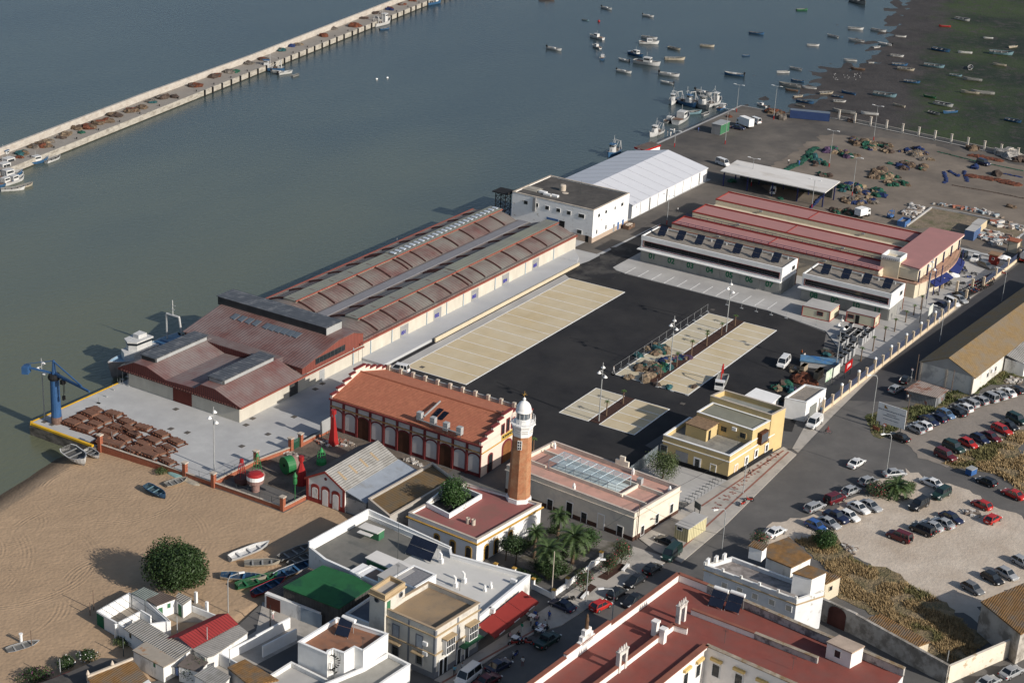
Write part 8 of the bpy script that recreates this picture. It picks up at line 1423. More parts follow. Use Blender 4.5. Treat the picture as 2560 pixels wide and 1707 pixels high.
# =============== brick walls of dock and buoy yard ===============
m_bc=m_cope
def brickwall(pts,piers,h,label,rail=True,z0=-1.2):
    b=thing('brick_wall',label,'wall',(*pts[0],0)); mb=MB(); [mb.wall(p,q,z0,h,.3) for p,q in zip(pts,pts[1:])]; mb.build('wall',m_brick,b); mb=MB(); [mb.wall(p,q,h,h+.1,.4) for p,q in zip(pts,pts[1:])]; mb.build('coping',m_bc,b)
    for p in piers: MB().obox(*p,0,.7,.7,z0,2.5).build('pier',m_brick,b); MB().obox(*p,0,.95,.95,2.5,2.72).build('pier_cap',m_bc,b)
    if rail:
        for p,q in zip(pts,pts[1:]):
            L=math.hypot(q[0]-p[0],q[1]-p[1]); n=max(2,int(L/2.3)); mb=MB()
            for i in range(1,n): s=lerp(p,q,i/n); mb.tube((*s,h),(*s,h+1.25),.035,n=4)
            mb.tube((*p,h+1.2),(*q,h+1.2),.02,n=4); mb.build('rail_posts',m_iron,b)
brickwall([(200.2,203.0),(200.9,183),(201.0,176.8),(201.2,161.4),(206.6,161.0)],[(200.2,202.6),(201.0,183.2),(200.9,176.6),(201.2,161.6)],.75,'long brick wall with tall pillars between the dock and beach')
brickwall([(201.2,176.9),(212.1,176.4)],[(212.1,176.4)],.75,'brick cross wall behind the red buoy'); brickwall([(212.1,176.4),(220.0,174.8)],[(220,174.8)],.75,'brick wall section beside green gate',False); brickwall([(222.3,174.5),(230.6,174.2)],[(222.6,174.6)],.75,'brick wall section beside the red beacon',False)
o=MB().wall((219.9,174.7),(222.4,174.6),.1,2.0,.05).build('yard_gate',mat('gate_mesh_green',(.02,.09,.05),alpha=.6),loc=(221,174.6,0)); tag(o,'green mesh gate between two brick pillars','gate')
# temporary fences
m_mesh=mat('mesh_grey',(.25,.26,.26),alpha=.07,var=.05)
def tfence(P_,label,h=1.9,step=3.5,panel=True):
    b=thing('temporary_fence',label,'fence',(*P_[0],0))
    for p,q in zip(P_,P_[1:]):
        L=math.hypot(q[0]-p[0],q[1]-p[1]); n=max(1,round(L/step))
        for i in range(n+1): s=lerp(p,q,i/n); mb=MB(); mb.tube((*s,0),(*s,h),.035,n=5); mb.obox(*s,0,.35,.7,0,.14); mb.build('post_and_foot',m_gal,b)
        if panel: MB().path([(*p,h-.05),(*q,h-.05)],.018,4).build('top_rail',m_gal,b); MB().path([(*p,.2),(*q,.2)],.015,4).build('bottom_rail',m_gal,b)
tfence([(287.8,144.9),(333.4,145.2)],'mesh fence around the parking bays with nets'); tfence([(287.8,144.9),(287.9,128)],'mesh fence across the lower end of bays',panel=False); tfence([(340.2,143.5),(341.5,122)],'line of fence posts on asphalt before the offices',panel=False,step=3.8)
tfence([(201.2,203),(208,205),(214,216.5),(223.4,219.9)],'low posts along the dock beside the hall',1.2,3.8,False); tfence([(223.4,217.8),(223.4,220.6),(226.5,220.9)],'tall mesh screen at the front hall corner',3.2,1.6)
b=thing('patio_mesh_fence','grey mesh fence between pink roofed building and yellow house','fence',(245,120,0)); MB().wall((243.2,119.8),(258.8,119.9),.1,2.4,.04).build('mesh_panel',mat('mesh_dense',(.16,.19,.21),alpha=.75),b); mb=MB(); [mb.tube((243.2+i*2.6,119.85,0),(243.2+i*2.6,119.85,2.5),.04,n=5) for i in range(7)]; mb.build('posts',m_gal,b)
# bike racks at the promenade
for i in range(13):
    q=lerp(g(2,2,1545,1560),g(2,2,1920,1290),i/12); o=MB().path([(q[0],q[1],0),(q[0],q[1],.9),(q[0],q[1]+1.1,.9),(q[0],q[1]+1.1,0)],.04,5).build('bike_rack',m_iron,loc=(*q,0)); tag(o,'black hoop bike rack on the paving by yellow house','bike rack','hoop bike racks')
for i in range(5): q=lerp(g(1,2,460,830),g(1,2,615,860),i/4); o=MB().path([(q[0],q[1],0),(q[0],q[1],.9),(q[0]+.6,q[1],.9),(q[0]+.6,q[1],0)],.03,5).build('bike_rack',m_gal,loc=(*q,0)); tag(o,'grey hoop rack at end of the loading platform','bike rack','hoop racks by the hall')
# =============== buoys and beacons ===============
m_br=mat('buoy_red',(.30,.02,.02),var=.12,rough=.5); m_bg=mat('buoy_green',(.025,.15,.05),var=.12,rough=.5); m_bru=mat('buoy_rusty',(.26,.16,.14),var=.2)
def cage(b,x,y,z0,z1,r0,r1,m_,top):
    mb=MB(); 
    for k in range(4): a=k*math.pi/2+.4; mb.tube((x+r0*math.cos(a),y+r0*math.sin(a),z0),(x+r1*math.cos(a),y+r1*math.sin(a),z1),.06,n=5)
    for t in (.35,.7,1): 
        z=z0+(z1-z0)*t; r=r0+(r1-r0)*t; mb.path([(x+r*math.cos(k*math.pi/4),y+r*math.sin(k*math.pi/4),z) for k in range(9)],.04,4)
    mb.build('lattice',m_,b); mb=MB(); (mb.lathe([(.35,z1),(.35,z1+.6)],x,y,8) if top=='can' else mb.lathe([(.4,z1),(.03,z1+.8)],x,y,8)); mb.build('topmark',m_,b)
q=g(2,0,2220,1300); b=thing('red_buoy','red lattice navigation buoy on rusty drum inside brick wall','buoy',(*q,0)); MB().lathe([(1.0,0),(1.3,.5),(1.3,1.3),(1.0,1.5)],*q,16).build('float',mat('buoy_dark_rust',(.10,.05,.045),var=.2),b); cage(b,*q,1.5,4.1,.8,.35,m_br,'can')
q=g(2,0,2310,1270); q=(q[0]+1.2,q[1]-.3); b=thing('green_buoy','green lattice buoy with cone topmark behind red buoy','buoy',(*q,0)); MB().lathe([(1.2,0),(1.4,.6),(1.1,1.3)],*q,16).build('float',m_bru,b); cage(b,*q,1.3,4.3,.9,.35,m_bg,'cone')
q=g(2,1,-5,1370); b=thing('white_red_buoy','large drum buoy with white side and red domed top','buoy',(*q,0)); MB().lathe([(.7,0),(.75,1.4),(1.4,1.7),(1.5,2.4)],*q,20).build('float',m_bru,b); MB().lathe([(1.5,2.4),(1.5,3.1)],*q,20).build('white_band',m_wht,b); MB().lathe([(1.5,3.1),(1.1,3.5),(.3,3.65)],*q,20).build('dome',m_br,b)
q=g(2,1,710,945); b=thing('red_beacon','tall red tapering lattice beacon beside the tiled warehouse','beacon',(*q,0)); MB().lathe([(1.0,0),(1.0,.1),(.3,5.6)],*q,4,a0=.78).build('tower',m_br,b); MB().lathe([(.2,5.6),(.2,6.2),(.5,6.25),(.5,7.0)],*q,8).build('topmark',m_br,b)
q=g(2,1,415,1310); b=thing('red_beacon_small','shorter red beacon with dark hatch near gabled store','beacon',(*q,0)); MB().lathe([(.95,0),(.8,2.6),(.3,4.2),(.3,4.6)],*q,6).build('tower',m_br,b); MB().lathe([(.35,4.6),(.5,4.65),(.5,5.5)],*q,8).build('topmark',m_br,b)
q=g(2,1,300,1200); b=thing('green_drum_buoy','big round green buoy lying on its side','buoy',(*q,0)); mb=MB(); mb.tube((q[0]-.9,q[1]+.3,1.6),(q[0]+.6,q[1]-.2,1.6),1.6,n=24); mb.build('float',m_bg,b); MB().tube((q[0]+.6,q[1]-.2,1.6),(q[0]+1.3,q[1]-.45,1.6),1.45,n=24).build('back_rim',m_bru,b); MB().tube((q[0]-.98,q[1]+.33,1.7),(q[0]-.9,q[1]+.3,1.7),.28,n=12).build('hatch',m_black,b)
q=g(2,1,600,1120); b=thing('green_frame_buoy','bright green buoy frame in the shaded yard','buoy',(*q,0)); MB().lathe([(.9,0),(.9,.7)],*q,12).build('float',mat('buoy_bright_green',(.04,.26,.08)),b); cage(b,*q,.7,2.5,.8,.6,mat('buoy_bright_green',(.04,.26,.08)),'cone')
q=g(2,1,358,1475); b=thing('green_light_pole','slim green beacon pole with cone cap by brick wall','beacon',(*q,0)); MB().tube((*q,0),(*q,4.6),.08,n=6).build('pole',m_bg,b); MB().lathe([(.35,3.6),(.4,4.2),(.3,4.7),(.42,5.0),(.05,5.8)],*q,10).build('lantern',m_bg,b)
# =============== trees ===============
m_bark=mat('bark',(.10,.075,.055),var=.3,scale=3)
def leafm(n,c): return mat('leaf_'+n,c,var=.35,scale=1.5,rough=.6,spec=.35,c2=tuple(v*1.5 for v in c),c2amt=.25,c2scale=1.8,sharp=.2)
def tree(p,h,R,n,name,label,cat,c,ls=.3,trunk=.25,zc=None,flat=.8,z=0,flower=None,seed=1,shell=.55,group=None):
    r_=random.Random(seed); b=thing(name,label,cat,(*p,z),group=group); zc=zc or h-R*flat; mb=MB(); mb.tube((*p,z-.2),(p[0]+.1*R,p[1],z+zc*.6),trunk,trunk*.7,n=7)
    for k in range(6): a=k*1.05+r_.random(); mb.tube((p[0]+.1*R,p[1],z+zc*.55),(p[0]+R*.55*math.cos(a),p[1]+R*.55*math.sin(a),z+zc+r_.uniform(-.2,.4)*R),trunk*.5,trunk*.15,n=5)
    mb.build('trunk',m_bark,b); mb=MB(); lob=[(r_.uniform(-.45,.45)*R,r_.uniform(-.45,.45)*R,r_.uniform(-.3,.45)*R*flat,r_.uniform(.45,.72)*R) for _ in range(9)]+[(0,0,0,R*.8)]
    for i in range(n):
        L_=lob[r_.randrange(len(lob))]; v=Vector((r_.gauss(0,1),r_.gauss(0,1),r_.gauss(0,1))).normalized(); rr=L_[3]*(shell+(1-shell)*r_.random()**.6)*(1+.06*r_.gauss(0,1)); q=Vector((p[0]+L_[0]+v.x*rr,p[1]+L_[1]+v.y*rr,max(z+.3,z+zc+L_[2]+v.z*rr*flat)))
        nrm=(v+Vector((r_.gauss(0,.6),r_.gauss(0,.6),r_.gauss(0,.6)))).normalized(); u=nrm.orthogonal().normalized(); w=nrm.cross(u); ang=r_.random()*6.28; u2=u*math.cos(ang)+w*math.sin(ang); w2=nrm.cross(u2); s=ls*r_.uniform(.6,1.25)
        mb.add([q-u2*s*.5,q+w2*s*.28,q+u2*s*.5,q-w2*s*.28],[(0,1,2,3)],1 if (flower and r_.random()<.07) else 0)
    mb.build('crown',[leafm(c[0],c[1])]+([flower] if flower else []),b); return b
m_flo=mat('oleander_flower',(.40,.05,.08),var=.2)
p=g(3,0,1640,650); tree((173.5,158.0) if 0 else g(3,0,1600,730,0),8.4,5.3,24000,'beach_tree','large round dark green tree on the beach behind white patio','tree',('dark',(.025,.05,.012)),.40,.4,zc=4.0,flat=.84,seed=3,shell=.5)
p=g(3,1,1780,20,2); tree((cen(pw)[0],cen(pw)[1]),8.6,2.9,5200,'patio_tree','glossy green tree growing out of the house patio','tree',('mid',(.03,.07,.015)),.36,.25,zc=5.6,flat=1.05,seed=4)
tree(g(2,2,1380,1260),5.6,3.2,5200,'paved_tree','loose olive green tree in front of the yellow house','tree',('olive',(.06,.085,.028)),.26,.2,zc=3.1,flat=.9,seed=5,shell=.4)
gt_='trees in the walled garden'
tree(g(3,2,30,490),5,2.4,2600,'garden_tree','dark twisted tree nearest white house in the garden','tree',('dark',(.025,.05,.012)),.3,.16,zc=3.4,seed=6,group=gt_); tree(g(3,2,340,620),4.6,2.6,3200,'garden_tree','rounded dark bush tree in front garden corner','tree',('dark',(.025,.05,.012)),.3,.16,zc=2.4,seed=7,group=gt_); tree(g(3,2,700,380),4.8,2.2,2400,'garden_tree','green tree beside the tallest feather palm','tree',('mid',(.03,.07,.015)),.3,.16,zc=3.2,seed=8,group=gt_); tree((183,121) if 0 else g(3,1,2290,440),4.5,1.8,1500,'garden_tree','small dark tree against the white keeper house','tree',('dark',(.025,.05,.012)),.28,.14,zc=3.0,seed=9,group=gt_)
go_='oleanders along the pavement'
for i,(x,y,R,h) in enumerate(((1000,470,2.3,4.6),(880,580,1.7,3.8),(650,740,1.7,4.2))): tree(g(3,2,x,y),h,R,2600,'oleander','pink flowering oleander beside the street pavement','shrub',('oleander',(.05,.075,.03)),.24,.1,zc=h*.58,flat=1.0,flower=m_flo,seed=20+i,shell=.35,group=go_)
tree(g(3,3,510,310),3.4,2.6,3400,'fig_bush','rounded green fig bush at edge of dry grass','bush',('mid',(.03,.07,.015)),.3,.15,zc=1.5,flat=.8,seed=31); tree(g(2,3,1000,1410),2.6,2.3,2600,'island_shrub','dark oleander shrub left of the island palm','shrub',('oleander',(.05,.075,.03)),.26,.1,zc=1.2,flat=.9,flower=m_flo,seed=32); tree(g(2,3,1310,1380),2.2,1.3,900,'island_shrub','small yucca like shrub right of island palm','shrub',('olive',(.06,.085,.028)),.26,.1,zc=1.1,seed=33)
tree(g(3,2,2270,330),2.6,2.0,1500,'oleander','flowering oleander behind the peeling house roof','shrub',('oleander',(.05,.075,.03)),.24,.1,zc=1.6,flower=m_flo,seed=34)
for x,y,R,s in ((330,1540,2.6,41),(600,1430,1.6,42),(820,1370,1.8,43)): tree(g(3,0,x,y),2.2,R,1600,'garden_hedge','dark flowering hedge at bottom left edge of beach','hedge',('dark',(.025,.05,.012)),.26,.1,zc=.9,flat=.5,flower=mat('bougainvillea',(.20,.02,.14)) if s==41 else m_wht,seed=s,group='hedges behind the tiled cottage')
for x,y,R,s in ((1130,1200,1.8,44),(1500,1185,0,0)): 
    if R: tree(g(3,0,x,y),1.0,R,900,'weed_patch','low green weed patch at foot of white patio wall','plant',('olive',(.06,.085,.028)),.22,.05,zc=.3,flat=.35,seed=s)
tree(g(2,0,1490,1210,-.3),1.2,1.5,900,'weed_patch','green weed clump at foot of brick wall','plant',('olive',(.06,.085,.028)),.22,.05,zc=.4,flat=.5,seed=45,z=-.3); tree(g(3,0,1750,1510),2.6,2.4,1800,'garden_bush','dark bush between beach huts at the bottom','bush',('dark',(.025,.05,.012)),.26,.1,zc=1.4,flat=.7,seed=46)
def palm(p,h,R,label,n=26,name='palm_tree',c=('palm',(.045,.075,.022)),drp=1.0,tr=.28,group=None,seed=1,z=0):
    r_=random.Random(seed); b=thing(name,label,'palm',(*p,z),group=group); MB().lathe([(tr*1.25,z),(tr,z+.6),(tr*.85,z+h-.4),(tr*1.3,z+h)],*p,9).build('trunk',mat('palm_trunk',(.15,.10,.065),var=.3,scale=4),b); mb=MB()
    for k in range(n):
        a=k*2.399+r_.uniform(-.2,.2); el=math.radians(80-95*(k/n)*drp); pr=Vector((*p,z+h)); L_=R*r_.uniform(.85,1.1); side=Vector((-math.sin(a),math.cos(a),0)); sg=7
        pr0=pr.copy()
        for i in range(sg):
            el2=el-math.radians(16)*i; d=Vector((math.cos(a)*math.cos(el2),math.sin(a)*math.cos(el2),math.sin(el2))); q=pr+d*L_/sg; up=side.cross(d); w_=R*.20*math.sin(math.pi*(i+.9)/(sg+1.2))+.02
            for s in (-1,1):
                for j in range(2): m0=pr.lerp(q,j*.5); m1=m0+d*L_/sg*.38; t_=m0+side*s*w_*1.3+d*L_/sg*.7-up*w_*.35; mb.add([m0,m1,t_],[(0,1,2)])
            mb.add([pr0,pr0+side*w_*.42-up*w_*.1,q+side*w_*.42-up*w_*.1,q,q-side*w_*.42-up*w_*.1,pr0-side*w_*.42-up*w_*.1],[(0,1,2,3),(0,3,4,5)]); pr=q; pr0=q
    mb.build('crown',leafm(*c),b); return b
gp='palms in the walled garden'
palm(g(3,2,205,420),4.6,2.3,'fan palm nearest the lighthouse house in garden',30,seed=1,group=gp); palm(g(3,2,415,300),5.2,2.4,'tallest fan palm in front of pink building',30,seed=2,group=gp); palm(g(3,2,555,470),4.6,3.6,'big feathery date palm in the garden centre',34,seed=3,group=gp); palm(g(3,2,320,600),4.8,3.4,'spreading date palm in the lower garden',32,seed=4,group=gp)
palm(g(2,3,1170,1420),1.6,3.4,'low wide date palm on the car park island',38,seed=5,tr=.5,drp=.9)
YP=[(1,2,2045,1425),(1,2,1920,1510),(2,2,1510,230),(2,2,1645,130),(2,2,1362,325),(2,2,1018,570),(2,2,865,680),(1,3,1400,1275),(1,3,1335,1330),(1,3,1260,1395),(1,3,1160,1480),(1,3,1065,1568),(1,2,1785,1568),(2,2,1785,40),(2,3,850,180),(2,3,960,90),(2,2,195,1000)]
yp0=palm((0,0),2.7,.75,'x',12,'young_palm',('palm_young',(.07,.12,.03)),.45,.13,seed=9); regkids(yp0)
for i,t in enumerate(YP):
    q=g(*t); o=yp0 if i==0 else cptree(yp0); o.location=(*q,0.05); o.rotation_euler=(0,0,i*1.3); o.scale=(1,1,.85+.1*(i%4)); tag(o,'slim young palm with tuft of leaves in the port planting','palm','young palms in the port')
# dry tufts
def tufts(pts,n,name,m_,label,h=.6,seed=1,sc=1):
    r_=random.Random(seed); P_=pts; mb=MB(); xs=[q[0] for q in P_]; ys=[q[1] for q in P_]
    def inside(x,y):
        c=False; j=len(P_)-1
        for i in range(len(P_)):
            if (P_[i][1]>y)!=(P_[j][1]>y) and x<(P_[j][0]-P_[i][0])*(y-P_[i][1])/(P_[j][1]-P_[i][1])+P_[i][0]: c=not c
            j=i
        return c
    k=0
    while k<n:
        x,y=r_.uniform(min(xs),max(xs)),r_.uniform(min(ys),max(ys))
        if not inside(x,y): continue
        k+=1; d=noise.noise(Vector((x*.25,y*.25,seed)))
        if d<-.12: continue
        for _ in range(5): a=r_.random()*6.28; l=h*r_.uniform(.5,1.3)*(1+d); w=.12*sc; dx,dy=math.cos(a),math.sin(a); ox,oy=x+r_.gauss(0,.25),y+r_.gauss(0,.25); mb.add([(ox-dy*w,oy+dx*w,.03),(ox+dy*w,oy-dx*w,.03),(ox+dx*l*.6,oy+dy*l*.6,l)],[(0,1,2)],0 if noise.noise(Vector((x*.12,y*.12,7)))>-.25 else 1)
    o=mb.build(name,[m_,mat('tuft_olive',(.16,.145,.06),var=.3)],loc=(P_[0][0],P_[0][1],0)); tag(o,label,'grass',kind='stuff')
m_tuf=mat('tuft_dry',(.34,.245,.125),var=.35,scale=1)
tufts([g(3,3,*q) for q in ((260,260),(430,230),(700,330),(800,450),(1100,580),(1350,700),(1560,800),(1850,1090),(2050,1190),(1680,1380),(1500,1200),(1000,930),(640,720),(640,600))],5200,'dry_grass',m_tuf,'tall dry grass covering the waste plot behind the ruin wall',.42,2,.7); tufts([g(2,3,*q) for q in ((1620,1120),(1750,1060),(1920,980),(2350,830),(2350,1370),(2100,1220),(1900,1160))],1500,'dry_grass',m_tuf,'dry weeds and litter between lower car row and side road',.45,3); tufts([g(2,3,*q) for q in ((910,700),(1280,610),(1620,490),(2150,265),(2350,310),(2060,390),(1700,550),(1270,760),(1100,860),(960,830))],1100,'verge_grass',mat('tuft_verge',(.12,.13,.05),var=.3),'green and dry grass verge under billboard and warehouse',.4,4)
# =============== people ===============
def figure(pose,shirt,trou,sk=(.30,.17,.11)):
    J={'stand':dict(hipz=.9,ft=((-.02,.11,.06),(.03,-.11,.06)),kn=((.0,.11,.48),(.03,-.1,.48)),hd=((.04,.27,.82),(.08,-.27,.84))),'walk':dict(hipz=.9,ft=((-.32,.1,.1),(.3,-.1,.06)),kn=((-.06,.11,.5),(.18,-.1,.5)),hd=((.28,.24,.9),(-.2,-.25,.86))),'sit':dict(hipz=.48,ft=((.45,.12,.05),(.48,-.12,.05)),kn=((.44,.13,.5),(.44,-.13,.5)),hd=((.36,.18,.68),(.36,-.18,.68)))}[pose]
    hz=J['hipz']; V=[(0,0,hz),(0,0,hz+.25),(.01,0,hz+.5),(.02,0,hz+.58),(.03,0,hz+.72),(.02,0,hz+.84)]; R_=[.15,.14,.17,.065,.10,.085]; E_=[(0,1),(1,2),(2,3),(3,4),(4,5)]
    for s,i in ((1,0),(-1,1)):
        b=len(V); V+=[(0,s*.10,hz-.06),J['kn'][i],J['ft'][i],(J['ft'][i][0]+.16,J['ft'][i][1],.03)]; R_+=[.10,.07,.05,.04]; E_+=[(0,b),(b,b+1),(b+1,b+2),(b+2,b+3)]
        b=len(V); hx,hy,hh=J['hd'][i]; hh=hh if pose!='sit' else hh; V+=[(0,s*.2,hz+.47),((hx)*.35,s*.27,hz+.2 if pose!='sit' else hz+.22),(hx,hy,hh)]; R_+=[.065,.05,.04]; E_+=[(2,b),(b,b+1),(b+1,b+2)]
    me=bpy.data.meshes.new('person'); me.from_pydata(V,E_,[]); o=bpy.data.objects.new('tmpf',me); COL.objects.link(o); md=o.modifiers.new('s','SKIN'); sv=me.skin_vertices[0].data
    for i,r in enumerate(R_): sv[i].radius=(r,r)
    sv[0].use_root=True; o.modifiers.new('u','SUBSURF').levels=1; dg=bpy.context.evaluated_depsgraph_get(); dg.update(); m2=bpy.data.meshes.new_from_object(o.evaluated_get(dg)); bpy.data.objects.remove(o)
    m2.materials.clear(); 
    for m_ in (mat('skin',sk),mat('cloth_%s'%str(shirt),shirt),mat('cloth_%s'%str(trou),trou),mat('hair_dark',(.02,.015,.01))): m2.materials.append(m_)
    for f in m2.polygons: c=f.center; f.material_index=(3 if c.z>hz+.78 or (c.z>hz+.66 and c.x<0) else 0 if c.z>hz+.55 else (0 if abs(c.y)>.22 and c.z<hz+.22 and pose!='sit' else 1) if c.z>hz+.04 else (3 if c.z<.07 else 2)); f.use_smooth=True
    return m2
FM={}
def person(r_,c_,x,y,pose,shirt,trou,label,rz=0,z=0,p=None):
    k=(pose,shirt,trou)
    if k not in FM: FM[k]=figure(*k)
    q=p or g(r_,c_,x,y,z); o=bpy.data.objects.new('person',FM[k]); COL.objects.link(o); o.location=(*q,z+.02); o.rotation_euler=(0,0,rz); tag(o,label,'person'); return q
WH,BL,GN,OR,DK,PK,JN=(.6,.6,.58),(.04,.10,.35),(.03,.28,.16),(.55,.12,.02),(.03,.03,.035),(.5,.3,.3),(.05,.07,.14)
for a in ((2,3,305,135,'stand',OR,DK,'worker in orange top beside the tarpaulin'),(2,3,330,165,'stand',WH,JN,'person in pale top beside the orange worker'),(2,3,482,662,'stand',(.1,.2,.3),JN,'person standing at the white kiosk corner'),(1,2,1520,385,'walk',WH,DK,'person in white walking beside the marquee'),(1,3,1567,1400,'walk',WH,WH,'person in white walking on fence pavement'),(2,2,930,290,'walk',WH,(.4,.4,.4),'person in white on asphalt near nets'),(3,1,155,985,'walk',WH,PK,'person in white shirt walking in the alley'),(2,2,2180,1215,'walk',(.3,.28,.25),DK,'person walking along the yellow house wall'),(3,2,340,990,'stand',BL,JN,'person in blue shirt standing at cafe edge'),(3,2,172,1045,'stand',WH,DK,'waiter in white shirt between cafe tables'),(3,2,88,1095,'stand',GN,WH,'person in green shirt under red awning'),(3,1,1820,1495,'walk',(.1,.3,.4),DK,'person in teal shirt crossing by white van'),(3,1,1893,1470,'walk',WH,JN,'person in white shirt crossing by white van'),(3,2,95,1415,'stand',WH,(.2,.1,.1),'person on scooter side of shaded street'),(0,3,185,1510,'walk',WH,DK,'person in white beside spread green net'),(0,3,283,1520,'walk',BL,BL,'person in blue beside spread green net'),(0,2,1425,1250,'stand',WH,WH,'left fisherman in white on the quay'),(0,2,1455,1255,'stand',WH,WH,'middle fisherman in white on the quay'),(0,2,1487,1225,'stand',WH,WH,'right fisherman in white on the quay'),(0,2,1710,1215,'stand',BL,JN,'worker in blue beside red nets on quay'),(2,3,1278,545,'stand',WH,DK,'person in white by the tin shack'),(1,3,1095,435,'stand',(.3,.4,.55),JN,'forklift driver in blue shirt')): person(*a,rz=rnd.uniform(0,6))
# cafe tables
for i,(x,y,s) in enumerate(((275,1035,'nearest the parked pickup'),(250,1070,'beside pink shirted guest'),(185,945,'at awning right corner'),(30,1140,'under awning left end'))):
    q=g(3,2,x,y,.75); b=thing('cafe_table','white cafe table '+s,'table',(*q,0),group='cafe tables on the pavement'); MB().box(q[0]-.5,q[0]+.5,q[1]-.5,q[1]+.5,.7,.75).build('table_top',m_wht,b); MB().tube((*q,.02),(*q,.7),.04,n=6).build('leg',m_gal,b)
    for k,(dx,dy) in enumerate(((.95,0),(-.95,0),(0,.95),(0,-.95))):
        c_=thing('cafe_chair','dark cafe chair beside a white table','chair',(q[0]+dx,q[1]+dy,.02),math.atan2(-dy,-dx),group='cafe chairs on the pavement'); MB().box(-.22,.22,-.22,.22,.42,.46).build('seat',m_iron,c_,local=True); MB().box(-.24,-.2,-.22,.22,.46,.9).build('backrest',m_iron,c_,local=True); mb=MB(); [mb.tube((a_,b_,0),(a_,b_,.42),.02,n=4) for a_ in (-.2,.2) for b_ in (-.2,.2)]; mb.build('legs',m_iron,c_,local=True)
        if (i*3+k)%3!=1: person(0,0,0,0,'sit',(WH,PK,BL,DK)[(i+k)%4],(DK,JN)[k%2],'seated guest in %s top at cafe table %s'%(('white','pink','blue','black')[(i+k)%4],s),math.atan2(-dy,-dx),0,(q[0]+dx,q[1]+dy))
# cyclist
q=g(2,3,548,845); b=thing('bicycle','bicycle ridden on the road near white van','bicycle',(*q,.02),2.2); mb=MB()
for x in (-.5,.5): mb.path([(x+.33*math.cos(t*math.pi/6),0,.35+.33*math.sin(t*math.pi/6)) for t in range(13)],.025,5)
mb.build('wheel',m_tyre,b,local=True); MB().path([(-.5,0,.35),(-.1,0,.85),(.4,0,.85),(.5,0,.35)],.025,5).path([(-.1,0,.85),(0,0,.35),(.4,0,.85)],.025,5).build('frame',m_tail,b,local=True); person(0,0,0,0,'sit',(.3,.05,.05),DK,'cyclist in red riding across the road junction',2.2,.45,q)
# benches, planters
for x,y,s in ((1040,525,'nearer the green van'),(665,780,'by the street lamp')): q=g(3,2,x,y); b=thing('white_bench','white stone bench '+s,'bench',(*q,0)); MB().obox(*q,.1,2.4,.5,.42,.52).build('seat',m_wht,b); [MB().obox(q[0]+dx,q[1],.1,.3,.45,.12,.42).build('support',m_wht,b) for dx in (-.8,.8)]
for pts in ([(780,600),(870,630),(1060,500),(990,470)],[(600,790),(640,810),(780,690),(720,660)]): sheet([g(3,2,*q) for q in pts],.14,'planting_bed',m_mulch)
# garden wall with ochre capped piers
gw=[(202.0,112.3),(205.6,109.3),(216.5,108.2),(226.8,108.0)]; gw=[g(3,1,1780,400,0),g(3,2,-10,560),g(3,2,190,700),g(3,2,365,790),g(3,2,500,690),g(3,2,820,440)]
b=thing('garden_wall','low white garden wall with ochre capped piers around the palms','wall',(*gw[0],0)); mb=MB(); [mb.wall(p_,q_,0,.9,.25) for p_,q_ in zip(gw[2:],gw[3:])]; mb.build('wall',m_wht,b)
for r_,c_,x,y in ((3,2,190,700),(3,2,380,800),(3,2,505,690),(3,2,815,450),(3,2,15,600),(3,1,2195,560)): q=g(r_,c_,x,y); MB().obox(*q,0,.5,.5,0,1.7).build('pier',m_wht,b); MB().obox(*q,0,.65,.65,1.7,1.85).build('pier_cap',m_ochre,b)
# seabirds on the mud, small floats
for i in range(22): q=g(0,3,600+rnd.uniform(0,260),680+rnd.uniform(0,60),-1.9); o=MB().blob((*q,max(WZ,mz(*q))+.25),(.16,.1,.1),amp=0,sub=1).build('gull',m_wht,loc=(*q,-1.9)); tag(o,'white gull resting on the dark mud','bird','gulls on the mud')
for c_,x,y,s in ((1,1108,732,'left'),(1,1206,720,'right')): q=g(0,c_,x,y,WZ); tag(MB().blob((*q,WZ+.2),(.5,.35,.3),amp=0).build('mooring_buoy',m_wht,loc=(*q,WZ)),'white float alone in open water, %s of pair'%s,'buoy')
q=g(0,2,797,203,WZ); tag(MB().blob((*q,WZ+.3),(.55,.55,.5),amp=0).build('mooring_buoy',m_br,loc=(*q,WZ)),'red float in the open harbour near boats','buoy')
q=g(2,3,1860,1220); b=thing('blue_bin','blue rubbish skip beside the side road','skip',(*q,0)); MB().obox(*q,-.3,1.8,1.3,.2,1.3).build('body',mat('bin_blue',(.03,.10,.28)),b); MB().obox(*q,-.3,1.9,1.4,1.3,1.42).build('lid',m_gal,b)
q=g(1,2,1070,525); b=thing('rubbish_skip','rusty open skip with rubble beside the port building','skip',(*q,0)); mb=MB(); ring(mb,[(q[0]-1.7,q[1]-.9),(q[0]+1.7,q[1]-.9),(q[0]+1.7,q[1]+.9),(q[0]-1.7,q[1]+.9)],.05,1.1,.1,out=.0); mb.build('body',mat('skip_rust',(.15,.09,.06),var=.3),b); MB().blob((q[0],q[1],.8),(1.5,.8,.5),amp=.5).build('load',m_cope,b)

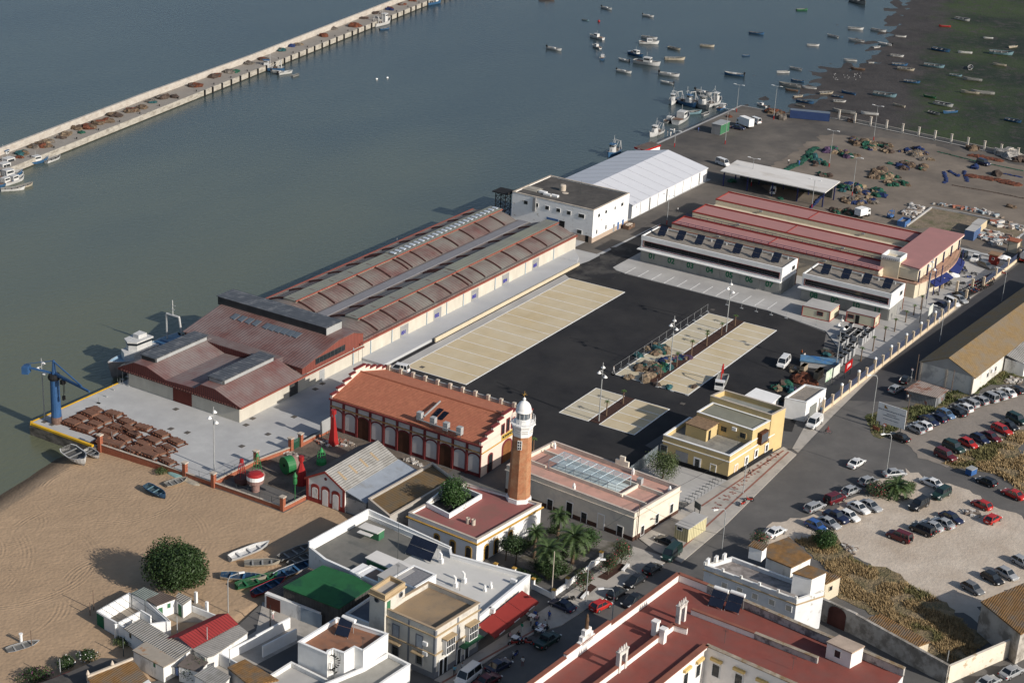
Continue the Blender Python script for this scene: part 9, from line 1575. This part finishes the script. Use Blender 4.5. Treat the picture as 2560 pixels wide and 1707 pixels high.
# laundry, overhead cables, seaweed line
q=g(3,0,1555,1430,1.5); b=thing('washing_line','washing hung beside the small rust roofed hut','laundry',(*q,0)); 
for i,c in enumerate(((.35,.55,.65),(.6,.6,.58),(.10,.15,.3),(.45,.12,.25),(.5,.6,.65))): MB().box(q[0]+.1*i-.02,q[0]+.1*i+.02,q[1]-i*.62-.25,q[1]-i*.62+.25,.7,1.9).build('cloth',mat('laundry_%d'%i,c),b)
def cable(p,q,label,sag=.6,r=.022):
    P_=[]
    for i in range(11): t=i/10; P_.append((p[0]+(q[0]-p[0])*t,p[1]+(q[1]-p[1])*t,p[2]+(q[2]-p[2])*t-sag*4*t*(1-t)))
    o=MB().path(P_,r,4).build('overhead_cable',m_black,loc=p); tag(o,label,'cable')
cp=g(3,2,1145,255); gp2=g(3,2,362,780); cable((*cp,6.8),(*gp2,8.0),'overhead cable from cream building corner to garden gate pole',.7); cable((*cp,6.6),(266,104.6,4.4),'overhead cable from cream building corner to yellow house'); cable((*g(2,3,1265,770),6),(*g(2,3,1680,465),4.9),'overhead cable from billboard pole to leaning pole',.5); cable((*cp,6.7),(228,92,6.4),'overhead cable crossing street to peeling house',.8)

for i,(r_,c_,x,y,R,h) in enumerate(((3,2,130,330,1.5,1.8),(3,2,250,520,1.7,1.6),(3,2,450,430,1.5,1.6),(3,2,640,330,1.6,2.4),(3,2,480,560,1.5,1.4),(3,2,100,600,1.6,1.4),(3,2,200,640,1.4,1.2),(3,2,380,200,1.3,1.6))): tree(g(r_,c_,x,y),h,R,900,'garden_shrub','low dark shrub between the garden palms','shrub',('dark',(.025,.05,.012)),.26,.08,zc=h*.5,flat=.6,seed=60+i,group='shrubs in the walled garden')

for r_,c_,x,y,z,h in ((3,1,1300,620,9.9,2.6),(3,1,980,1270,7,2.2),(3,1,1220,1110,7,1.6),(2,2,2070,950,4.4,1.8),(3,3,510,500,9.3,1.6),(3,1,1870,720,3.6,2.2),(3,2,1950,1200,11.3,2.2),(3,3,225,1440,11.3,2),(2,1,975,235,8.9,5),(3,2,1040,470,0,0)):
    if h: q=g(r_,c_,x,y,z); mb=MB(); mb.tube((*q,z),(*q,z+h),.03,n=5); [mb.tube((q[0],q[1]-.4,z+h-.15*k),(q[0],q[1]+.4,z+h-.15*k),.018,n=4) for k in range(3)]; tag(mb.build('tv_aerial',m_iron,loc=(*q,z)),'thin television aerial standing on a flat roof','aerial','roof aerials')
# ---------------- ordinals for repeats that share a label ----------------
ORD=['first','second','third','fourth','fifth','sixth','seventh','eighth','ninth','tenth','eleventh','twelfth','thirteenth','fourteenth','fifteenth','sixteenth','seventeenth','eighteenth','nineteenth','twentieth']
def ordw(i):
    if i<20: return ORD[i]
    k=i+1; return '%d%s'%(k,'th' if 10<k%100<14 else {1:'st',2:'nd',3:'rd'}.get(k%10,'th'))
def finish():
    d={}
    for o in COL.objects:
        if o.parent is None and 'label' in o and o.get('kind')!='structure': d.setdefault(o['label'],[]).append(o)
    for lab,os_ in d.items():
        if len(os_)<2: continue
        os_.sort(key=lambda o: imx(o.location)); n=len(os_)
        for i,o in enumerate(os_):
            if n==2: s=('left','right')[i]+' one of two'
            elif i==0: s='leftmost of %d'%n
            elif i==n-1: s='rightmost of %d'%n
            else: s=ordw(i)+' from left'
            o['label']=lab+', '+s
finish()
